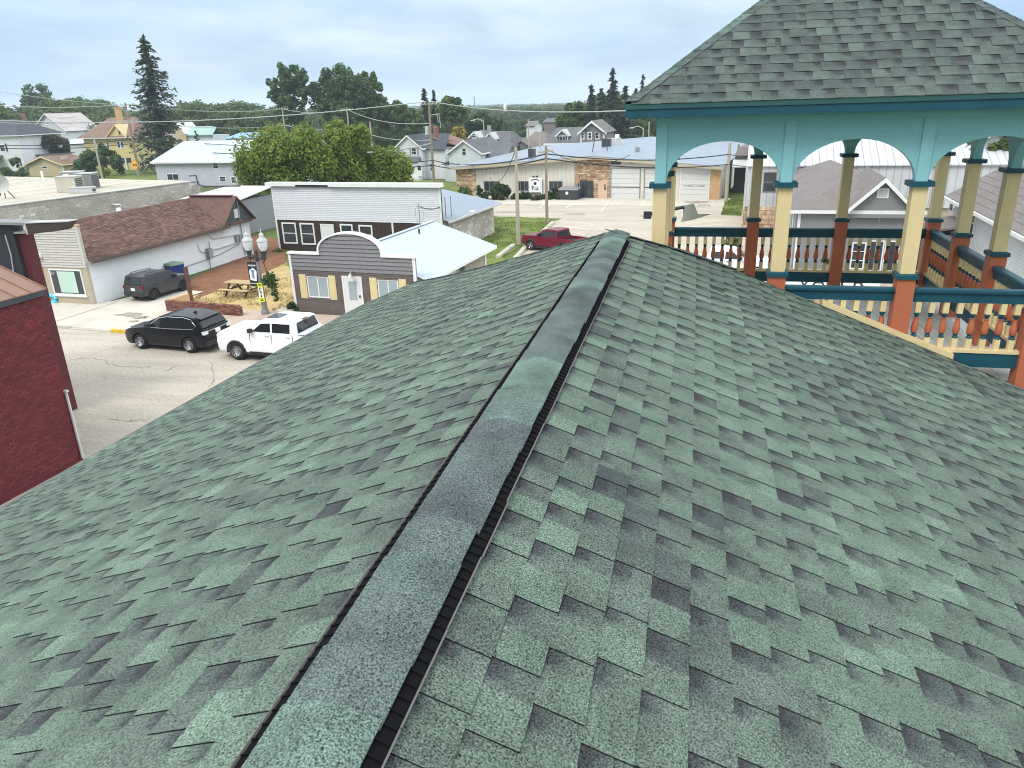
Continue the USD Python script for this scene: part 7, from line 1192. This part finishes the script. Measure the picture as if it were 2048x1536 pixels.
for k, (ell, base, Y, n_, mt, lab) in enumerate([([(905, 212, 24, 22), (890, 225, 20, 20), (922, 228, 18, 18)], (905, 290), 165, 4200, 'leaf_mid', 'full green tree just right of the transformer pole top'), ([(800, 228, 30, 26), (830, 236, 22, 22), (775, 240, 22, 22)], (800, 300), 160, 5200, 'leaf_mid', 'wide green tree between the broad dark tree and transformer pole'), ([(965, 240, 24, 20), (990, 248, 20, 18), (945, 248, 16, 14)], (965, 300), 170, 3800, 'leaf_dark', 'dense tree behind the grey double gabled house'), ([(1148, 226, 28, 24), (1128, 240, 18, 16), (1172, 232, 20, 24)], (1150, 300), 165, 5000, 'leaf_mid', 'green tree behind the large grey house'), ([(380, 236, 34, 26), (420, 242, 30, 22), (350, 248, 22, 18)], (385, 310), 185, 5200, 'leaf_olive', 'olive green tree mass behind the green roofed cottage'), ([(490, 240, 30, 22), (525, 246, 24, 20), (455, 246, 22, 18)], (490, 310), 185, 4800, 'leaf_mid', 'green tree behind the blue roofed house'), ([(150, 222, 34, 22), (185, 236, 28, 22), (120, 236, 24, 20)], (150, 300), 215, 5200, 'leaf_olive', 'olive tree rising behind the tin roofed house')]): tree('leafy_tree', lab, Y, ell, base, n_, .4, mt, per=22, seed=110+k, trunk=.3, rc=.24)
conifer('fir_tree', 'tall pointed fir rising left of the porch roof', 172, 1226, (1226, 138), 30, seed=22, n=120, leaf=.55, jag=.35); conifer('fir_tree', 'thin fir tip nearest the porch roof eave', 185, 1286, (1286, 150), 16, seed=23, n=70, leaf=.5, jag=.4)
for k, (px, py, w, lab) in enumerate([(1183, 172, 16, 'short fir at the left end of the conifer group by the porch'), (1203, 178, 26, 'broad fir between the short fir and the tall pointed fir'), (1252, 172, 26, 'dark fir just right of the tall pointed fir'), (1272, 178, 22, 'dark fir close to the porch eave below the thin tip')]): conifer('fir_tree', lab, 164+3*k, px, (px, py), w, seed=30+k, n=80, leaf=.6, jag=.3, group='conifers left of the porch roof')
tree('garden_tree', 'leafy tree seen over the taupe roof in the right arch', 62, [(1990, 283, 40, 22), (2030, 275, 36, 24)], (2000, 330), 3200, .2, 'leaf_mid', per=14, seed=24, trunk=.25)
for k, (ell, n_, mt, lab) in enumerate([([(960, 385, 6, 15)], 500, 'leaf_bush', 'narrow dark conical shrub right of the left stone pier'), ([(988, 390, 24, 12), (1000, 378, 12, 10), (972, 392, 12, 10)], 1500, 'leaf_bush', 'wide dark hedge shrub under the first workshop window'), ([(1012, 385, 8, 15)], 600, 'leaf_bush', 'second narrow conical shrub left of the bare pole'), ([(1048, 393, 14, 9), (1035, 395, 10, 8)], 900, 'leaf_bush', 'low dark shrub between the bare pole and the white sign'), ([(1108, 390, 16, 12), (1120, 394, 10, 8)], 1100, 'leaf_bush', 'dark shrub left of the workshop dumpster'), ([(1086, 396, 8, 7)], 400, 'leaf_bush', 'small dark shrub right of the white sign'), ([(1070, 397, 9, 6)], 400, 'leaf_bronze', 'low bronze shrub under the white sign'), ([(1003, 397, 6, 6)], 300, 'leaf_bronze', 'low bronze shrub at the second conical shrub'), ([(932, 386, 14, 10), (925, 380, 8, 8)], 800, 'leaf_mid', 'loose green shrub before the left stone pier')]):
    Yk = 78.3 if k not in (6, 7) else 77.6; ell = [(a, b_, c*1.25, d_*1.2) for a, b_, c, d_ in ell]; n_ = int(n_*1.5); tree('workshop_shrub', lab, Yk, ell, (ell[0][0], 402), n_, .13, mt, per=9, seed=50+k, cat='shrub', trunk=0, rc=.4, group='shrubs along the workshop front')
for k, (px, py, Y, r, mt, lab) in enumerate([(553, 505, 48.5, 14, 'leaf_mid', 'weeds at the left foot of the dark brown store'), (585, 612, 33.0, 12, 'leaf_bush', 'weeds at the left foot of the arched false front house'), (930, 472, 52.5, 8, 'leaf_bush', 'small shrub against the block side wall of the store'), (1650, 520, 42.0, 8, 'leaf_mid', 'small plant before the grey gabled house'), (1458, 480, 52.0, 22, 'leaf_mid', 'leafy shrub beside the lot seen through the back balusters')]): tree('weed_clump', lab, Y, [(px, py, r, r*.7), (px+r*.6, py+r*.4, r*.7, r*.5)], (px, py+r), 500, .1, mt, per=8, seed=70+k, cat='shrub', trunk=0, rc=.4)
# dead grass stubble and grass tufts of the yards
g = np.random.default_rng(3)
def tufts(name, region, n, h, mat, z):
    P = Polygon([(p[0], p[1]) for p in region]); x0, y0, x1, y1 = P.bounds; q = np.column_stack([g.uniform(x0, x1, n), g.uniform(y0, y1, n)]); q = q[shapely.contains_xy(P, q[:, 0], q[:, 1])]; q = q[meshkit.fbm(np.column_stack([q*.9, q[:, :1]*0])) > .47]; a = g.uniform(0, 6.28, len(q)); s = h*g.uniform(.4, 1.2, len(q)); d = np.column_stack([np.cos(a), np.sin(a), 0*a])*s[:, None]*.6; b = np.column_stack([q, q[:, 0]*0+z]); l = g.normal(size=(len(q), 3))*s[:, None]*.4; l[:, 2] = s
    v = np.stack([b-d*.5, b+d*.5, b+l], 1).reshape(-1, 3); struct(name, M().add(v, np.arange(len(v)).reshape(-1, 3), np.repeat(g.uniform(0, 1, len(q)), 3)), mat, kind='stuff', tones=True)
leafmat('blade_straw', [(0, (0.26, 0.18, 0.07)), (.7, (0.5, 0.38, 0.18)), (1, (0.13, 0.16, 0.04))], .2); leafmat('blade_green', [(0, (0.08, 0.12, 0.02)), (.6, (0.13, 0.18, 0.03)), (1, (0.22, 0.24, 0.07))], .3)
tufts('dry_grass', [G(379, 603), G(505, 558), G(574, 525), G(590, 570), G(596, 640), G(520, 650), G(483, 640)], 9000, .12, 'blade_straw', .02); tufts('lawn_grass', [(-17, 33.5), (-10.4, 44), G(1004, 516), G(1042, 492), G(1098, 452), G(1100, 437), G(955, 432), (-16, 62)], 26000, .1, 'blade_green', .02); tufts('verge_grass', [G(1450, 404), G(1490, 398), G(1482, 432), G(1442, 430)], 3000, .12, 'blade_green', .035)
# ------------------------------------------------------------------ the forest beyond the town
fo = UsdGeom.PointInstancer.Define(stage, '/World/forest'); tag(fo, 'mixed green forest filling the background beyond the houses', kind='stuff')
protos = []
for k, (mt, wf) in enumerate([('leaf_mid', .34), ('leaf_olive', .38), ('leaf_dark', .32), ('leaf_olive', .3), ('needle', .2)]):
    gg = np.random.default_rng(90+k); cl = []
    for i in range(26):
        u = gg.uniform(.12, .96); w = wf*(math.sin(min(u*1.25, 1)*math.pi/1.15)**.6 if k < 4 else (1.05-u)); a = gg.uniform(0, 6.28); r = w*gg.uniform(.2, .8); cl.append((r*math.cos(a), r*math.sin(a), u*.9, .13 if k < 4 else .075))
    p = part('/World/forest', 'forest_crown', foliage(cl, 1900, .034 if k < 4 else .026, 95+k, 1.05), mt, tones=True); protos.append(p)
sil = [(-80, 206), (0, 206), (60, 203), (100, 190), (150, 187), (190, 193), (215, 209), (260, 212), (330, 208), (350, 200), (380, 196), (440, 200), (480, 196), (530, 203), (560, 207), (770, 208), (800, 209), (850, 203), (885, 192), (905, 190), (925, 203), (950, 222), (1000, 226), (1030, 236), (1110, 232), (1135, 214), (1165, 196), (1200, 184), (1260, 182), (1340, 186), (2100, 176)]
sx, sy = zip(*sil); pos, sc, idx = [], [], []
gg = np.random.default_rng(77)
def forest_row(d, x0, x1, step, dy, kinds, jit=6, fixed=None, wide=(.9, 1.35)):
    x = x0
    while x < x1:
        dd = d*gg.uniform(.93, 1.08); ty = (fixed(x) if fixed else np.interp(x, sx, sy))+dy+abs(gg.normal(0, jit)); r = ray(x, ty); h = np.hypot(r[0], r[1]); X, Y = r[0]/h*dd, r[1]/h*dd; z = EYE+dd*r[2]/h; t0 = terrain(X, Y)-.5
        if z-t0 > 2: H = z-t0; w = H*gg.uniform(*wide); pos.append((X, Y, t0)); sc.append((w, w, H)); idx.append(int(gg.choice(kinds)))
        x += step*gg.uniform(.6, 1.4)
forest_row(268, -140, 1330, 10, 0, [0, 0, 1, 1, 2, 3]); forest_row(245, -140, 905, 12, 14, [0, 1, 1, 2, 3]); forest_row(232, -140, 620, 13, 32, [0, 1, 1, 3]); forest_row(222, -140, 600, 15, 52, [0, 1, 2, 3]); forest_row(200, 590, 905, 14, 20, [0, 1, 2, 4]); forest_row(178, 600, 905, 14, 44, [0, 2, 1]); forest_row(200, 1120, 1340, 13, 12, [0, 1, 2, 4]); forest_row(185, 1120, 1340, 14, 30, [0, 2, 4]); forest_row(175, 1130, 1320, 14, 48, [0, 2, 4]); forest_row(262, 905, 1130, 13, 30, [0, 1, 2], jit=4); forest_row(182, 905, 1050, 13, 44, [0, 1, 2], jit=5)
horizon = lambda x: 237-(x-34)*.0331
forest_row(420, -150, 1340, 7, 0, [0, 1, 2, 3], fixed=lambda x: horizon(x)+6, wide=(1.2, 1.8)); forest_row(650, -150, 1340, 6, 0, [0, 1, 2, 3], fixed=lambda x: horizon(x)+5, jit=3, wide=(1.3, 2.2)); forest_row(1000, -150, 1340, 5, 0, [0, 1, 2, 3], fixed=lambda x: horizon(x)+4, jit=2, wide=(1.5, 2.5)); forest_row(1700, -150, 1340, 4, 0, [0, 2, 2, 4], fixed=lambda x: horizon(x)+3+3*math.sin(x*.006), jit=1.0, wide=(2, 3.2)); forest_row(210, 1340, 2100, 14, 10, [0, 1, 2, 4])
pos, sc, idx = np.array(pos, np.float32), np.array(sc, np.float32), np.array(idx, np.int32); fo.CreatePositionsAttr(Vt.Vec3fArray.FromNumpy(pos)); fo.CreateScalesAttr(Vt.Vec3fArray.FromNumpy(sc)); fo.CreateProtoIndicesAttr(Vt.IntArray.FromNumpy(idx)); fo.CreateOrientationsAttr([Gf.Quath(*map(float, (math.cos(a/2), 0, 0, math.sin(a/2)))) for a in gg.uniform(0, 6.28, len(pos))]); fo.CreatePrototypesRel().SetTargets([Sdf.Path(p) for p in protos])
# small far landmarks
q_ = PY(1010, 218, 420); t = thing('water_tower', 'tiny white tower on the far horizon left of the porch roof', 'tower', (q_[0], 420, terrain(q_[0], 420)), 0); H = PY(1010, 206, 420)[2]-terrain(q_[0], 420); part(t, 'mast', M().tube([(0, 0, 0), (0, 0, H*.75)], .7), 'sign_white'); part(t, 'tank', M().lathe([(.001, H*.7), (.8, H*.76), (.8, H*.92), (.001, H)], n=12), 'sign_white')
q_ = PY(949, 215, 600); t = thing('radio_mast', 'thin radio mast on the far horizon', 'mast', (q_[0], 600, terrain(q_[0], 600)), 0); part(t, 'mast', M().tube([(0, 0, 0), (0, 0, PY(949, 193, 600)[2]-terrain(q_[0], 600))], .3), 'dark_grey')
# the air: faint haze toward the forest
hb = (-4300, 4300, -4300, 4300, -90, 62)
MT['haze'] = usdkit.material(stage, '/World/Looks/haze', {'v': ('principled_volume', {'color': (0.72, 0.8, 0.88), 'density': 0.0003, 'anisotropy': 0.2})}, [], volume='v.volume')

struct('haze', M().box(*hb), 'haze', kind='stuff')
#@@NEXT@@
